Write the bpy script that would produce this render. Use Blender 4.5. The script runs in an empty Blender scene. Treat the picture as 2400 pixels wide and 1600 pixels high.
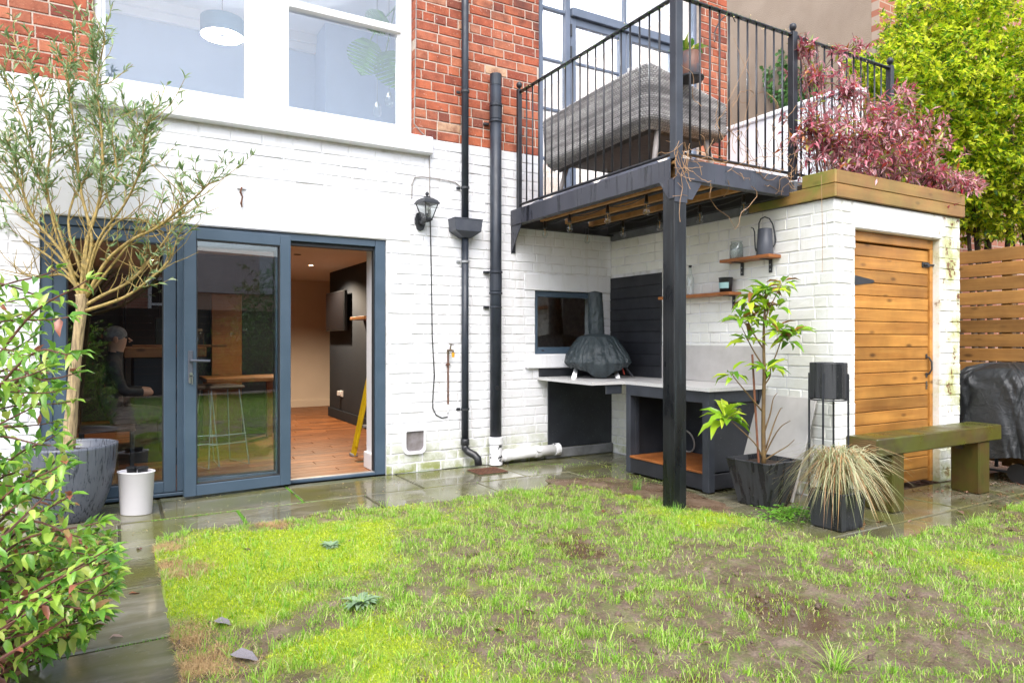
import bpy, math, random
import numpy as np
from mathutils import Vector, Matrix

random.seed(7)
NR = np.random.default_rng(7)
scn = bpy.context.scene
COL = scn.collection
R = math.radians

# ------------------------------------------------------------------ camera
YAW, FPX, HY, CAMH = R(30.15), 1600.0, 796.0, 1.2      # 24 mm lens on 36 mm; photo is 2400 px wide
cd = bpy.data.cameras.new('camera')
cam = bpy.data.objects.new('camera', cd)
COL.objects.link(cam)
cam.location = (0, 0, CAMH)
cam.rotation_euler = (R(90), 0, -YAW)
cd.sensor_width, cd.lens = 36, 24
cd.shift_y = -4 / 2400
cd.clip_start, cd.clip_end = 0.05, 500
scn.camera = cam

# ------------------------------------------------------------------ sky, sun, exposure
SUN_EL, SUN_AZ = R(52), math.atan2(-0.55, -1.0)          # bright overcast, light from behind the camera
w = bpy.data.worlds.new('World'); scn.world = w; w.use_nodes = True
wn = w.node_tree.nodes; wl = w.node_tree.links
sky = wn.new('ShaderNodeTexSky'); sky.sky_type = 'NISHITA'; sky.sun_disc = False
sky.sun_elevation = SUN_EL; sky.sun_rotation = SUN_AZ; sky.dust_density = 2.5; sky.air_density = 1.0
hs = wn.new('ShaderNodeHueSaturation'); hs.inputs['Saturation'].default_value = 0.55
wl.new(sky.outputs[0], hs.inputs['Color']); wl.new(hs.outputs[0], wn['Background'].inputs[0])
wn['Background'].inputs[1].default_value = 0.15
sl = bpy.data.lights.new('sun', 'SUN'); sl.energy = 0.6; sl.angle = R(50); sl.color = (1, .99, .98)
so = bpy.data.objects.new('sun', sl); COL.objects.link(so)
sd = Vector((math.sin(SUN_AZ) * math.cos(SUN_EL), math.cos(SUN_AZ) * math.cos(SUN_EL), math.sin(SUN_EL)))
so.rotation_euler = sd.to_track_quat('Z', 'Y').to_euler(); so.location = (0, -6, 9)
scn.view_settings.view_transform = 'Standard'; scn.view_settings.look = 'None'
scn.view_settings.exposure = 1.78; scn.view_settings.gamma = 1
scn.view_settings.use_curve_mapping = False

# ------------------------------------------------------------------ pixel -> place
S_, C_ = math.sin(YAW), math.cos(YAW)
def ray(px, py):
    r = (px - 1200) / FPX
    return S_ + C_ * r, C_ - S_ * r, (HY - py) / FPX
def onZ(px, py, z=0.0):
    x, y, u = ray(px, py); t = (z - CAMH) / u
    return Vector((x * t, y * t, z))
def onY(px, py, Y):
    x, y, u = ray(px, py); t = Y / y
    return Vector((x * t, Y, CAMH + u * t))
def onX(px, py, X):
    x, y, u = ray(px, py); t = X / x
    return Vector((X, y * t, CAMH + u * t))
def atD(px, py, d):
    x, y, u = ray(px, py)
    return Vector((x * d, y * d, CAMH + u * d))
def proj(x, y, z):
    d = x * S_ + y * C_
    return 1200 + FPX * (x * C_ - y * S_) / d, HY - FPX * (z - CAMH) / d, d

# ------------------------------------------------------------------ objects
WL = {}
def tag(o, label=None, cat=None, group=None, kind=None):
    if label: o['label'] = label
    if cat: o['category'] = cat
    if group: o['group'] = group
    if kind: o['kind'] = kind
    return o
def empty(name, loc, label=None, cat=None, group=None, kind=None):
    o = bpy.data.objects.new(name, None); COL.objects.link(o)
    o.location = loc; o.empty_display_size = .1; WL[o.name] = Vector(loc)
    return tag(o, label, cat, group, kind)
def link(name, me, parent=None, loc=None):
    o = bpy.data.objects.new(name, me); COL.objects.link(o)
    p = WL[parent.name] if parent else Vector()
    l = Vector(loc) if loc is not None else p
    if parent: o.parent = parent
    o.location = l - p
    WL[o.name] = l.copy()
    return o
def to_mesh(name, V, F, mat=None, smooth=False):
    me = bpy.data.meshes.new(name)
    me.from_pydata(V, [], F)
    if mat: me.materials.append(mat)
    if smooth: me.polygons.foreach_set('use_smooth', [True] * len(me.polygons))
    me.update()
    return me
def np_mesh(name, V, T, mat=None, smooth=False):
    """V (n,3), T (m,k) numpy -> mesh, fast"""
    me = bpy.data.meshes.new(name)
    k = T.shape[1]
    me.vertices.add(len(V)); me.vertices.foreach_set('co', V.astype(np.float32).ravel())
    me.loops.add(T.size); me.loops.foreach_set('vertex_index', T.astype(np.int32).ravel())
    me.polygons.add(len(T))
    me.polygons.foreach_set('loop_start', np.arange(0, T.size, k, dtype=np.int32))
    me.polygons.foreach_set('loop_total', np.full(len(T), k, dtype=np.int32))
    if smooth: me.polygons.foreach_set('use_smooth', np.ones(len(T), dtype=bool))
    if mat: me.materials.append(mat)
    me.update(calc_edges=True)
    return me

class MB:
    def __init__(s): s.V = []; s.F = []
    def add(s, V, F, m=None):
        b = len(s.V)
        s.V += [tuple(m @ Vector(v)) for v in V] if m is not None else [tuple(v) for v in V]
        s.F += [tuple(i + b for i in f) for f in F]
        return s
    def box(s, a, b, m=None):
        x0, y0, z0 = a; x1, y1, z1 = b
        V = [(x0,y0,z0),(x1,y0,z0),(x1,y1,z0),(x0,y1,z0),(x0,y0,z1),(x1,y0,z1),(x1,y1,z1),(x0,y1,z1)]
        return s.add(V, [(0,3,2,1),(4,5,6,7),(0,1,5,4),(1,2,6,5),(2,3,7,6),(3,0,4,7)], m)
    def cbox(s, a, b, c=.004, m=None):
        """box with chamfered edges"""
        lo = [min(a[i], b[i]) for i in range(3)]; hi = [max(a[i], b[i]) for i in range(3)]
        c = min(c, *[(hi[i] - lo[i]) * .45 for i in range(3)])
        V = []; idx = {}
        for cx in (0, 1):
            for cy in (0, 1):
                for cz in (0, 1):
                    k = (cx, cy, cz)
                    for ax in range(3):
                        p = [(hi[i] if k[i] else lo[i]) for i in range(3)]
                        for i in range(3):
                            if i != ax: p[i] += -c if k[i] else c
                        idx[k + (ax,)] = len(V); V.append(tuple(p))
        F = []
        for ax in range(3):
            o = [i for i in range(3) if i != ax]
            for e in (0, 1):
                ring = []
                for u, v in ((0,0),(1,0),(1,1),(0,1)):
                    k = [0,0,0]; k[ax] = e; k[o[0]] = u; k[o[1]] = v
                    ring.append(idx[tuple(k) + (ax,)])
                flip = (e == 0) ^ (ax == 1)
                F.append(tuple(ring[::-1] if flip else ring))
            # edges parallel to ax
            for u in (0, 1):
                for v in (0, 1):
                    k0 = [0,0,0]; k1 = [0,0,0]
                    k0[o[0]] = k1[o[0]] = u; k0[o[1]] = k1[o[1]] = v; k1[ax] = 1
                    f = (idx[tuple(k0)+(o[0],)], idx[tuple(k1)+(o[0],)], idx[tuple(k1)+(o[1],)], idx[tuple(k0)+(o[1],)])
                    F.append(f)
        for cx in (0, 1):
            for cy in (0, 1):
                for cz in (0, 1):
                    F.append(tuple(idx[(cx,cy,cz,ax)] for ax in range(3)))
        # orient faces outward
        ce = Vector([(lo[i]+hi[i])/2 for i in range(3)]); G = []
        for f in F:
            p = [Vector(V[i]) for i in f]
            n = (p[1]-p[0]).cross(p[2]-p[0])
            mid = sum(p, Vector()) / len(p) - ce
            G.append(f if n.dot(mid) >= 0 else f[::-1])
        return s.add(V, G, m)
    def tube(s, P, r, n=8, caps=True):
        P = [Vector(p) for p in P]
        rr = r if isinstance(r, (list, tuple)) else [r] * len(P)
        V = []; F = []
        t0 = (P[1]-P[0]).normalized()
        up = Vector((0,0,1)) if abs(t0.z) < .9 else Vector((1,0,0))
        u = t0.cross(up).normalized()
        for i, p in enumerate(P):
            t = (P[min(i+1, len(P)-1)] - P[max(i-1, 0)]).normalized()
            u = (u - t * u.dot(t))
            u = u.normalized() if u.length > 1e-6 else t.orthogonal().normalized()
            v = t.cross(u)
            for k in range(n):
                a = 2*math.pi*k/n
                V.append(p + (u*math.cos(a) + v*math.sin(a)) * rr[i])
        for i in range(len(P)-1):
            for k in range(n):
                F.append((i*n+k, i*n+(k+1)%n, (i+1)*n+(k+1)%n, (i+1)*n+k))
        if caps:
            F.append(tuple(range(n-1,-1,-1))); F.append(tuple((len(P)-1)*n+k for k in range(n)))
        return s.add(V, F)
    def lathe(s, prof, n=24, c=(0,0,0), sx=1, sy=1, m=None, caps=True):
        V = []; F = []
        for r, z in prof:
            for k in range(n):
                a = 2*math.pi*k/n
                V.append((c[0]+r*math.cos(a)*sx, c[1]+r*math.sin(a)*sy, c[2]+z))
        for i in range(len(prof)-1):
            for k in range(n):
                F.append((i*n+k, i*n+(k+1)%n, (i+1)*n+(k+1)%n, (i+1)*n+k))
        if caps:
            F.append(tuple(range(n-1,-1,-1))); F.append(tuple((len(prof)-1)*n+k for k in range(n)))
        return s.add(V, F, m)
    def prism(s, poly, h, m):
        """2d polygon (x,y) extruded 0..h along local z, placed by matrix m"""
        n = len(poly)
        V = [(x,y,0) for x,y in poly] + [(x,y,h) for x,y in poly]
        F = [tuple(range(n-1,-1,-1)), tuple(range(n,2*n))] + [(i,(i+1)%n,n+(i+1)%n,n+i) for i in range(n)]
        return s.add(V, F, m)
    def grid(s, fn, nu, nv):
        V = [fn(i/nu, j/nv) for j in range(nv+1) for i in range(nu+1)]
        F = [(j*(nu+1)+i, j*(nu+1)+i+1, (j+1)*(nu+1)+i+1, (j+1)*(nu+1)+i) for j in range(nv) for i in range(nu)]
        return s.add(V, F)
    def sphere(s, c, r, n=10, k=6, sz=1):
        V = []; F = []
        for j in range(1, k):
            a = math.pi*j/k
            for i in range(n):
                b = 2*math.pi*i/n
                V.append((c[0]+r*math.sin(a)*math.cos(b), c[1]+r*math.sin(a)*math.sin(b), c[2]+r*math.cos(a)*sz))
        t = len(V); V += [(c[0],c[1],c[2]+r*sz), (c[0],c[1],c[2]-r*sz)]
        for j in range(k-2):
            for i in range(n):
                F.append((j*n+i, (j+1)*n+i, (j+1)*n+(i+1)%n, j*n+(i+1)%n))
        for i in range(n):
            F.append((t, i, (i+1)%n)); F.append((t+1, (k-2)*n+(i+1)%n, (k-2)*n+i))
        return s.add(V, F)
    def build(s, name, mat, parent=None, loc=None, smooth=False, **kw):
        p = Vector(loc) if loc is not None else (WL[parent.name] if parent else Vector())
        me = to_mesh(name, [(v[0]-p[0], v[1]-p[1], v[2]-p[2]) for v in s.V], s.F, mat, smooth)
        o = link(name, me, parent, p)
        if smooth == 'auto': pass
        if kw: tag(o, **kw)
        return o
def TR(x, y, z, rz=0, rx=0, ry=0):
    return Matrix.Translation((x,y,z)) @ Matrix.Rotation(rz,4,'Z') @ Matrix.Rotation(ry,4,'Y') @ Matrix.Rotation(rx,4,'X')

# ------------------------------------------------------------------ noise in python
def vnoise(x, y, sc, seed=0, octv=3):
    x = np.asarray(x, float); y = np.asarray(y, float)
    out = np.zeros_like(x); amp = 1; tot = 0
    for o in range(octv):
        X = x / sc * 2**o + seed * 17.3; Yy = y / sc * 2**o + seed * 9.1
        xi = np.floor(X).astype(np.int64); yi = np.floor(Yy).astype(np.int64)
        fx = X - xi; fy = Yy - yi
        fx = fx*fx*(3-2*fx); fy = fy*fy*(3-2*fy)
        def h(a, b):
            n = (a * 374761393 + b * 668265263 + seed * 144665 + o * 97) & 0xffffffff
            n = ((n ^ (n >> 13)) * 1274126177) & 0xffffffff
            return ((n ^ (n >> 16)) & 0xffff) / 65535.0
        v = (h(xi,yi)*(1-fx) + h(xi+1,yi)*fx)*(1-fy) + (h(xi,yi+1)*(1-fx) + h(xi+1,yi+1)*fx)*fy
        out += v*amp; tot += amp; amp *= .5
    return out / tot

# ------------------------------------------------------------------ materials
class NT:
    def __init__(s, name):
        s.m = bpy.data.materials.new(name); s.m.use_nodes = True
        s.n = s.m.node_tree.nodes; s.l = s.m.node_tree.links
        s.b = s.n['Principled BSDF']; s.tc = s.n.new('ShaderNodeTexCoord')
    def set(s, **k):
        for a, v in k.items():
            s.b.inputs[a.replace('_', ' ')].default_value = v
    def map(s, scale=(1,1,1), src='Object', off=None, rot=(0,0,0)):
        mp = s.n.new('ShaderNodeMapping'); mp.inputs['Scale'].default_value = scale; mp.inputs['Rotation'].default_value = rot
        s.l.new(s.tc.outputs[src], mp.inputs[0])
        if off is not None: s.l.new(off, mp.inputs['Location'])
        return mp.outputs[0]
    def noise(s, vec, scale, detail=4, rough=.55, dist=0):
        n = s.n.new('ShaderNodeTexNoise'); n.inputs['Scale'].default_value = scale; n.inputs['Detail'].default_value = detail
        n.inputs['Roughness'].default_value = rough; n.inputs['Distortion'].default_value = dist
        s.l.new(vec, n.inputs['Vector']); return n.outputs[0]
    def ramp(s, fac, stops, interp='LINEAR'):
        r = s.n.new('ShaderNodeValToRGB'); e = r.color_ramp.elements; r.color_ramp.interpolation = interp
        while len(e) < len(stops): e.new(.5)
        for i, (p, c) in enumerate(stops):
            e[i].position = p; e[i].color = (c, c, c, 1) if isinstance(c, (int, float)) else tuple(c) + (1,)
        s.l.new(fac, r.inputs[0]); return r.outputs[0]
    def mix(s, fac, a, b, mode='MIX'):
        m = s.n.new('ShaderNodeMix'); m.data_type = 'RGBA'; m.blend_type = mode
        for sock, v in ((m.inputs[0], fac), (m.inputs[6], a), (m.inputs[7], b)):
            if hasattr(v, 'is_linked'): s.l.new(v, sock)
            elif isinstance(v, (int, float)): sock.default_value = v if sock == m.inputs[0] else (v,v,v,1)
            else: sock.default_value = tuple(v) + (1,)
        return m.outputs[2]
    def math(s, op, a, b=0.0, clamp=False):
        m = s.n.new('ShaderNodeMath'); m.operation = op; m.use_clamp = clamp
        for sock, v in ((m.inputs[0], a), (m.inputs[1], b)):
            if hasattr(v, 'is_linked'): s.l.new(v, sock)
            else: sock.default_value = v
        return m.outputs[0]
    def rnd(s):
        """random per piece: object random + island random"""
        oi = s.n.new('ShaderNodeObjectInfo'); g = s.n.new('ShaderNodeNewGeometry')
        return s.math('FRACT', s.math('ADD', oi.outputs['Random'], g.outputs['Random Per Island']))
    def rndvec(s, k=40):
        c = s.n.new('ShaderNodeCombineXYZ'); r = s.rnd()
        for i, f in enumerate((k, k*1.7, k*.6)): s.l.new(s.math('MULTIPLY', r, f), c.inputs[i])
        return c.outputs[0]
    def sep(s, src='Object'):
        x = s.n.new('ShaderNodeSeparateXYZ'); s.l.new(s.tc.outputs[src], x.inputs[0]); return x.outputs
    def pos(s):
        g = s.n.new('ShaderNodeNewGeometry'); x = s.n.new('ShaderNodeSeparateXYZ'); s.l.new(g.outputs['Position'], x.inputs[0])
        return g.outputs['Position'], x.outputs
    def color(s, c): s.l.new(c, s.b.inputs['Base Color']); return s
    def rough(s, c): s.l.new(c, s.b.inputs['Roughness']); return s
    def bump(s, h, strength=.3, dist=.01):
        b = s.n.new('ShaderNodeBump'); b.inputs['Strength'].default_value = strength; b.inputs['Distance'].default_value = dist
        s.l.new(h, b.inputs['Height']); s.l.new(b.outputs[0], s.b.inputs['Normal']); return s

def simple(name, c1, c2=None, rough=.6, sc=6, bump=0, bsc=60, metal=0, spec=.5, stretch=(1,1,1), r2=None, bd=.004, lo=.35, hi=.65, coat=0):
    t = NT(name); t.set(Roughness=rough, Metallic=metal, Specular_IOR_Level=spec)
    if coat: t.set(Coat_Weight=coat, Coat_Roughness=.12)
    v = t.map(stretch)
    c2 = c2 or tuple(x*.8 for x in c1)
    n = t.noise(v, sc, 5)
    t.color(t.ramp(n, [(lo, c1), (hi, c2)]))
    if r2 is not None: t.rough(t.ramp(t.noise(v, sc*1.7, 4), [(.35, rough), (.65, r2)]))
    if bump: t.bump(t.noise(v, bsc, 4), bump, bd)
    return t.m

def wood(name, c1, c2, dark, axis=0, rough=.5, ring=28, knots=True, r2=None, green=None, spec=.4):
    """board: grain runs along object axis"""
    t = NT(name); t.set(Roughness=rough, Specular_IOR_Level=spec)
    sc = [1, 1, 1]; sc[axis] = .06
    off = t.rndvec()
    v = t.map(tuple(sc), off=off)
    g1 = t.noise(v, ring, 6, .6, .6)
    g2 = t.noise(v, 6, 3, .5)
    c = t.mix(t.ramp(g1, [(.3, 0.0), (.7, 1.0)]), c1, c2)
    c = t.mix(t.math('MULTIPLY', t.ramp(g2, [(.4, 0.0), (.75, 1.0)]), .55), c, dark)
    if knots:
        ks = [9, 9, 9]; ks[axis] = 3.6
        v2 = t.map(tuple(ks), off=off)
        vo = t.n.new('ShaderNodeTexVoronoi'); vo.inputs['Scale'].default_value = 1.0; t.l.new(v2, vo.inputs['Vector'])
        k = t.ramp(vo.outputs['Distance'], [(.07, 1.0), (.20, 0.0)])
        c = t.mix(t.math('MULTIPLY', k, .75), c, tuple(x*.35 for x in dark))
    br = t.ramp(t.rnd(), [(0, .72), (1, 1.15)])
    c = t.mix(1.0, c, br, 'MULTIPLY')
    if True:
        c = t.mix(1.0, c, t.ramp(t.noise(t.map((1,1,1), off=off), 2.3, 4, .6), [(.35, .75), (.65, 1.12)]), 'MULTIPLY')
    if green:
        p, xyz = t.pos()
        gn = t.noise(p, 5, 5, .6)
        c = t.mix(t.ramp(gn, [(.36, 0.0), (.6, green[1])]), c, green[0])
    t.color(c)
    if r2 is not None: t.rough(t.ramp(t.noise(t.map((1,1,1)), 4, 3), [(.35, rough), (.65, r2)]))
    t.bump(g1, .5, .003)
    return t.m

MT = {}
def make_materials():
    # red brick
    t = NT('red_brick'); t.set(Roughness=.85, Specular_IOR_Level=.25)
    rv = t.rndvec(); v = t.map((1,1,1), off=rv)
    base = t.ramp(t.rnd(), [(0, (.46,.135,.065)), (.22, (.37,.095,.050)), (.42, (.44,.15,.085)), (.60, (.29,.072,.042)), (.78, (.48,.175,.095)), (.90, (.17,.050,.038)), (.96, (.36,.10,.06)), (.985, (.52,.33,.21))])
    n1 = t.noise(v, 9, 5, .65); n2 = t.noise(v, 45, 4, .7)
    c = t.mix(t.ramp(n1, [(.42, 0.0), (.70, .75)]), base, (.16,.045,.028))
    c = t.mix(t.ramp(n2, [(.58, 0.0), (.74, .55)]), c, (.60,.32,.20))
    p, xyz = t.pos()
    soot = t.ramp(t.noise(p, 1.3, 5, .6), [(.60, 0.0), (.72, .8)])
    c = t.mix(soot, c, (.05,.03,.03))
    n3 = t.noise(p, 26, 3, .75)
    c = t.mix(t.ramp(n3, [(.66, 0.0), (.70, .55)]), c, (.62,.56,.50))
    t.color(c); t.bump(t.noise(v, 55, 5, .7), .6, .006); MT['red_brick'] = t.m
    MT['mortar'] = simple('mortar', (.56,.47,.39), (.42,.34,.28), .95, 14, .5, 120)
    # white painted masonry
    def paint(name, dirt):
        t = NT(name); t.set(Roughness=.62, Specular_IOR_Level=.35)
        p, xyz = t.pos()
        n = t.noise(p, 3.2, 5, .6); f = t.noise(p, 22, 6, .65)
        c = t.mix(t.ramp(n, [(.35, 0.0), (.75, 1.0)]), (.79,.80,.83), (.69,.69,.70))
        c = t.mix(t.math('MULTIPLY', t.ramp(t.rnd(), [(0, 0.0), (1, 1.0)]), .22), c, (.62,.61,.62))
        # grey-brown grime flecks and drips
        v = t.n.new('ShaderNodeMapping'); v.inputs['Scale'].default_value = (1, 1, .12); t.l.new(p, v.inputs[0])
        dr = t.ramp(t.noise(v.outputs[0], 9, 4, .6), [(.56, 0.0), (.78, .45*dirt)])
        c = t.mix(dr, c, (.46,.42,.35))
        sp = t.ramp(t.noise(p, 34, 3, .6), [(.69, 0.0), (.73, .75*dirt)])
        c = t.mix(sp, c, (.20,.14,.10))
        # algae towards the foot of the wall
        h = t.ramp(xyz[2], [(0.03, 1.0), (.40, 0.0)])
        al = t.math('MULTIPLY', h, t.ramp(t.noise(p, 5.5, 5, .65), [(.34, 0.0), (.58, 1.0)]))
        c = t.mix(t.math('MULTIPLY', al, .95), c, (.24,.27,.06))
        t.color(c); t.bump(t.mix(.35, f, t.noise(p, 90, 3, .6)), .35, .006)
        return t.m
    MT['paint_joint'] = simple('dirty_shaded_joint', (.73,.73,.75), (.50,.48,.45), .8, 7, .3, 40, lo=.45, hi=.72); MT['paint'] = paint('white_paint', .85); MT['paint_dirty'] = paint('white_paint_weathered', 1.0)  # darker joint tone paints in dirt and the shade lines between bricks
    # painted shed with algae and chips
    t = NT('shed_paint'); t.set(Roughness=.62, Specular_IOR_Level=.3); p, xyz = t.pos()
    c = t.mix(t.ramp(t.noise(p, 3, 5), [(.35, 0.0), (.75, 1.0)]), (.80,.80,.78), (.73,.72,.68))
    gx = t.ramp(xyz[0], [(0.0, 0.0), (1.0, 0.0)])
    m1 = t.math('SUBTRACT', xyz[0], 5.75); m1 = t.math('MULTIPLY', m1, 2.2, True)
    al = t.math('MULTIPLY', t.math('ADD', m1, .12), t.ramp(t.noise(p, 4.5, 5, .65), [(.42, 0.0), (.62, 1.0)]))
    c = t.mix(t.math('MULTIPLY', al, .75, True), c, (.40,.42,.10))
    ch = t.math('MULTIPLY', t.math('ADD', m1, .03), t.ramp(t.noise(p, 9, 5, .7), [(.60, 0.0), (.64, 1.0)]))
    c = t.mix(ch, c, (.17,.06,.035))
    v = t.n.new('ShaderNodeMapping'); v.inputs['Scale'].default_value = (1, 1, .1); t.l.new(p, v.inputs[0])
    c = t.mix(t.ramp(t.noise(v.outputs[0], 8, 4, .6), [(.60, 0.0), (.78, .35)]), c, (.48,.43,.32))
    h = t.ramp(xyz[2], [(0.02, 1.0), (.35, 0.0)])
    c = t.mix(t.math('MULTIPLY', h, t.ramp(t.noise(p, 5.5, 5, .65), [(.40, 0.0), (.62, .8)])), c, (.28,.31,.08))
    t.color(c); t.bump(t.noise(p, 24, 6, .65), .4, .007); MT['shed_paint'] = t.m
    MT['gloss_white'] = simple('gloss_white', (.84,.84,.85), (.78,.78,.78), .35, 3, .06, 40, spec=.5)
    # slate grey aluminium
    MT['alu'] = simple('blue_grey_aluminium', (.060,.092,.130), (.048,.078,.112), .38, 5, .05, 80, spec=.5)
    MT['alu_light'] = simple('steel_frame_grey', (.125,.150,.205), (.10,.125,.17), .42, 5, .05, 80)
    MT['seal'] = simple('rubber_seal', (.012,.013,.015), (.02,.02,.02), .6)
    MT['black_metal'] = simple('black_metal', (.012,.013,.017), (.022,.024,.030), .36, 7, .12, 60, spec=.5, r2=.5)
    MT['dark_paint'] = simple('charcoal_paint', (.024,.028,.037), (.042,.048,.062), .42, 4, .15, 30, r2=.6)
    MT['black_pipe'] = simple('black_pipe', (.013,.017,.026), (.026,.034,.048), .38, 5, .15, 40, r2=.55)
    MT['zinc'] = simple('lead_grey', (.055,.062,.082), (.075,.082,.10), .45, 9, .15, 50)
    # glass (clear sheet, double glazed strength of reflection)
    def glass(name, k, tint=(1,1,1), rough=0.0):
        m = bpy.data.materials.new(name); m.use_nodes = True; n = m.node_tree.nodes; l = m.node_tree.links
        n.remove(n['Principled BSDF']); out = n['Material Output']
        tr = n.new('ShaderNodeBsdfTransparent'); tr.inputs[0].default_value = tint + (1,)
        gl = n.new('ShaderNodeBsdfGlossy'); gl.inputs['Roughness'].default_value = rough
        ge = n.new('ShaderNodeNewGeometry'); dt = n.new('ShaderNodeVectorMath'); dt.operation = 'DOT_PRODUCT'
        l.new(ge.outputs['Normal'], dt.inputs[0]); l.new(ge.outputs['Incoming'], dt.inputs[1])
        def mth(op, a, b):
            q = n.new('ShaderNodeMath'); q.operation = op
            for i, v in enumerate((a, b)):
                if v is None: continue
                if hasattr(v, 'is_linked'): l.new(v, q.inputs[i])
                else: q.inputs[i].default_value = v
            return q.outputs[0]
        sch = mth('ADD', mth('MULTIPLY', mth('POWER', mth('SUBTRACT', 1.0, mth('ABSOLUTE', dt.outputs['Value'], None)), 5.0), .957), .043)   # Schlick
        mu = n.new('ShaderNodeMath'); mu.operation = 'MULTIPLY'; mu.use_clamp = True; mu.inputs[1].default_value = k
        l.new(sch, mu.inputs[0])
        mx = n.new('ShaderNodeMixShader'); l.new(mu.outputs[0], mx.inputs[0]); l.new(tr.outputs[0], mx.inputs[1]); l.new(gl.outputs[0], mx.inputs[2])
        l.new(mx.outputs[0], out.inputs[0]); return m
    MT['glass'] = glass('window_glass', 1.8, (.93,.96,.97))
    MT['glass_up'] = glass('upper_window_glass', 2.6, (.93,.96,.98))
    MT['glass_jar'] = glass('jar_glass', 2.2, (.90,.93,.93))
    # interior
    MT['cream'] = simple('cream_plaster', (.74,.63,.52), (.70,.59,.48), .8, 2)
    MT['ceiling'] = simple('ceiling_plaster', (.80,.74,.68), (.77,.71,.65), .8, 2)
    MT['navy_wall'] = simple('charcoal_wall', (.016,.021,.031), (.020,.026,.037), .75, 3)
    MT['blue_room'] = simple('blue_grey_plaster', (.44,.54,.70), (.41,.51,.67), .8, 2)
    MT['white_room'] = simple('white_plaster', (.78,.78,.80), (.72,.72,.75), .8, 2)
    MT['oak_floor'] = wood('oak_floor_board', (.36,.14,.045), (.24,.085,.028), (.13,.045,.016), 0, .38, 30, True, r2=.5)
    MT['oak'] = wood('oak_top', (.45,.20,.07), (.34,.14,.045), (.20,.08,.03), 0, .42, 30)
    # timber
    MT['door_board'] = wood('stained_pine_x', (.56,.275,.060), (.40,.165,.030), (.16,.058,.012), 0, .45, 24, True, r2=.6)
    MT['fence_board'] = wood('fence_pine_y', (.46,.235,.065), (.34,.155,.038), (.18,.075,.020), 1, .55, 22, True)
    MT['planter_x'] = wood('planter_pine_x', (.54,.29,.085), (.42,.205,.055), (.22,.11,.035), 0, .55, 22, True, green=((.16,.19,.035), .28))
    MT['planter_y'] = wood('planter_pine_y', (.42,.26,.085), (.34,.19,.055), (.20,.12,.035), 1, .55, 22, True, green=((.16,.20,.03), .8))
    MT['sleeper_x'] = wood('mossy_sleeper_x', (.085,.060,.018), (.048,.036,.012), (.020,.016,.007), 0, .22, 20, True, r2=.5, green=((.068,.078,.006), .9), spec=.6)
    MT['sleeper_z'] = wood('mossy_sleeper_z', (.125,.066,.018), (.068,.038,.012), (.028,.016,.006), 2, .45, 20, True, green=((.056,.066,.006), .75))
    MT['sleeper_end'] = None
    t = NT('sleeper_end_grain'); t.set(Roughness=.5)
    wv = t.n.new('ShaderNodeTexWave'); wv.wave_type = 'RINGS'; wv.rings_direction = 'X'; wv.inputs['Scale'].default_value = 22; wv.inputs['Distortion'].default_value = 2.5
    t.l.new(t.map((1,1,1)), wv.inputs['Vector'])
    c = t.mix(wv.outputs['Fac'], (.085,.05,.018), (.20,.12,.045)); p, _ = t.pos()
    t.color(t.mix(t.ramp(t.noise(p, 7, 4), [(.45, 0.0), (.65, .7)]), c, (.09,.09,.016))); MT['sleeper_end'] = t.m
    MT['shelf_wood'] = wood('shelf_pine_y', (.45,.17,.045), (.34,.115,.03), (.18,.055,.02), 1, .5, 26, True)
    MT['deck_under'] = wood('deck_board_x', (.55,.30,.11), (.45,.23,.08), (.26,.13,.045), 0, .65, 24, False)
    MT['joist'] = simple('black_joist', (.012,.012,.014), (.02,.02,.022), .7, 6, .2, 30)
    MT['low_shelf'] = wood('low_shelf_board_x', (.40,.14,.035), (.30,.095,.024), (.15,.05,.015), 0, .35, 26, False, r2=.5)
    # black stained post timber
    t = NT('black_stained_timber'); t.set(Roughness=.38, Specular_IOR_Level=.55)
    v = t.map((1,1,.035)); g = t.noise(v, 42, 6, .65, .4)
    t.color(t.ramp(g, [(.44, (.002,.0025,.004)), (.58, (.005,.007,.009)), (.74, (.026,.036,.042))])); t.bump(g, .5, .004)
    t.rough(t.ramp(t.noise(t.map((1,1,.3)), 6, 3), [(.4, .25), (.62, .6)])); MT['post_black'] = t.m
    # charcoal steel with wet streaks
    t = NT('charcoal_beam'); t.set(Roughness=.4, Specular_IOR_Level=.5)
    v = t.map((1,1,.08)); g = t.noise(v, 13, 5, .6, .3); g2 = t.noise(t.map((1,1,1)), 3.5, 4)
    c = t.ramp(g, [(.36, (.052,.054,.072)), (.54, (.040,.042,.056)), (.66, (.006,.0065,.009))])
    t.color(t.mix(t.ramp(g2, [(.38, 0.0), (.62, .65)]), c, (.030,.032,.044))); t.rough(t.ramp(g, [(.4, .5), (.62, .22)])); MT['beam'] = t.m
    # black cladding boards / chalky black panels
    MT['black_board'] = simple('black_cladding', (.012,.013,.017), (.024,.025,.031), .48, 5, .12, 30, r2=.62)
    t = NT('black_panel'); t.set(Roughness=.5); p, xyz = t.pos()
    c = t.mix(t.ramp(t.noise(p, 3.5, 5), [(.35, 0.0), (.7, 1.0)]), (.014,.016,.021), (.030,.034,.042))
    t.color(t.mix(t.ramp(t.noise(p, 95, 2, .6), [(.68, 0.0), (.74, .5)]), c, (.30,.30,.29))); MT['black_panel'] = t.m
    t = NT('quartz_top'); t.set(Roughness=.28, Specular_IOR_Level=.5); p, _ = t.pos()
    t.color(t.ramp(t.noise(p, 160, 3, .7), [(.35, (.50,.49,.48)), (.65, (.66,.65,.64))])); MT['quartz'] = t.m
    MT['slab'] = simple('porcelain_slab', (.50,.48,.46), (.44,.42,.40), .55, 8, .1, 40)
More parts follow.
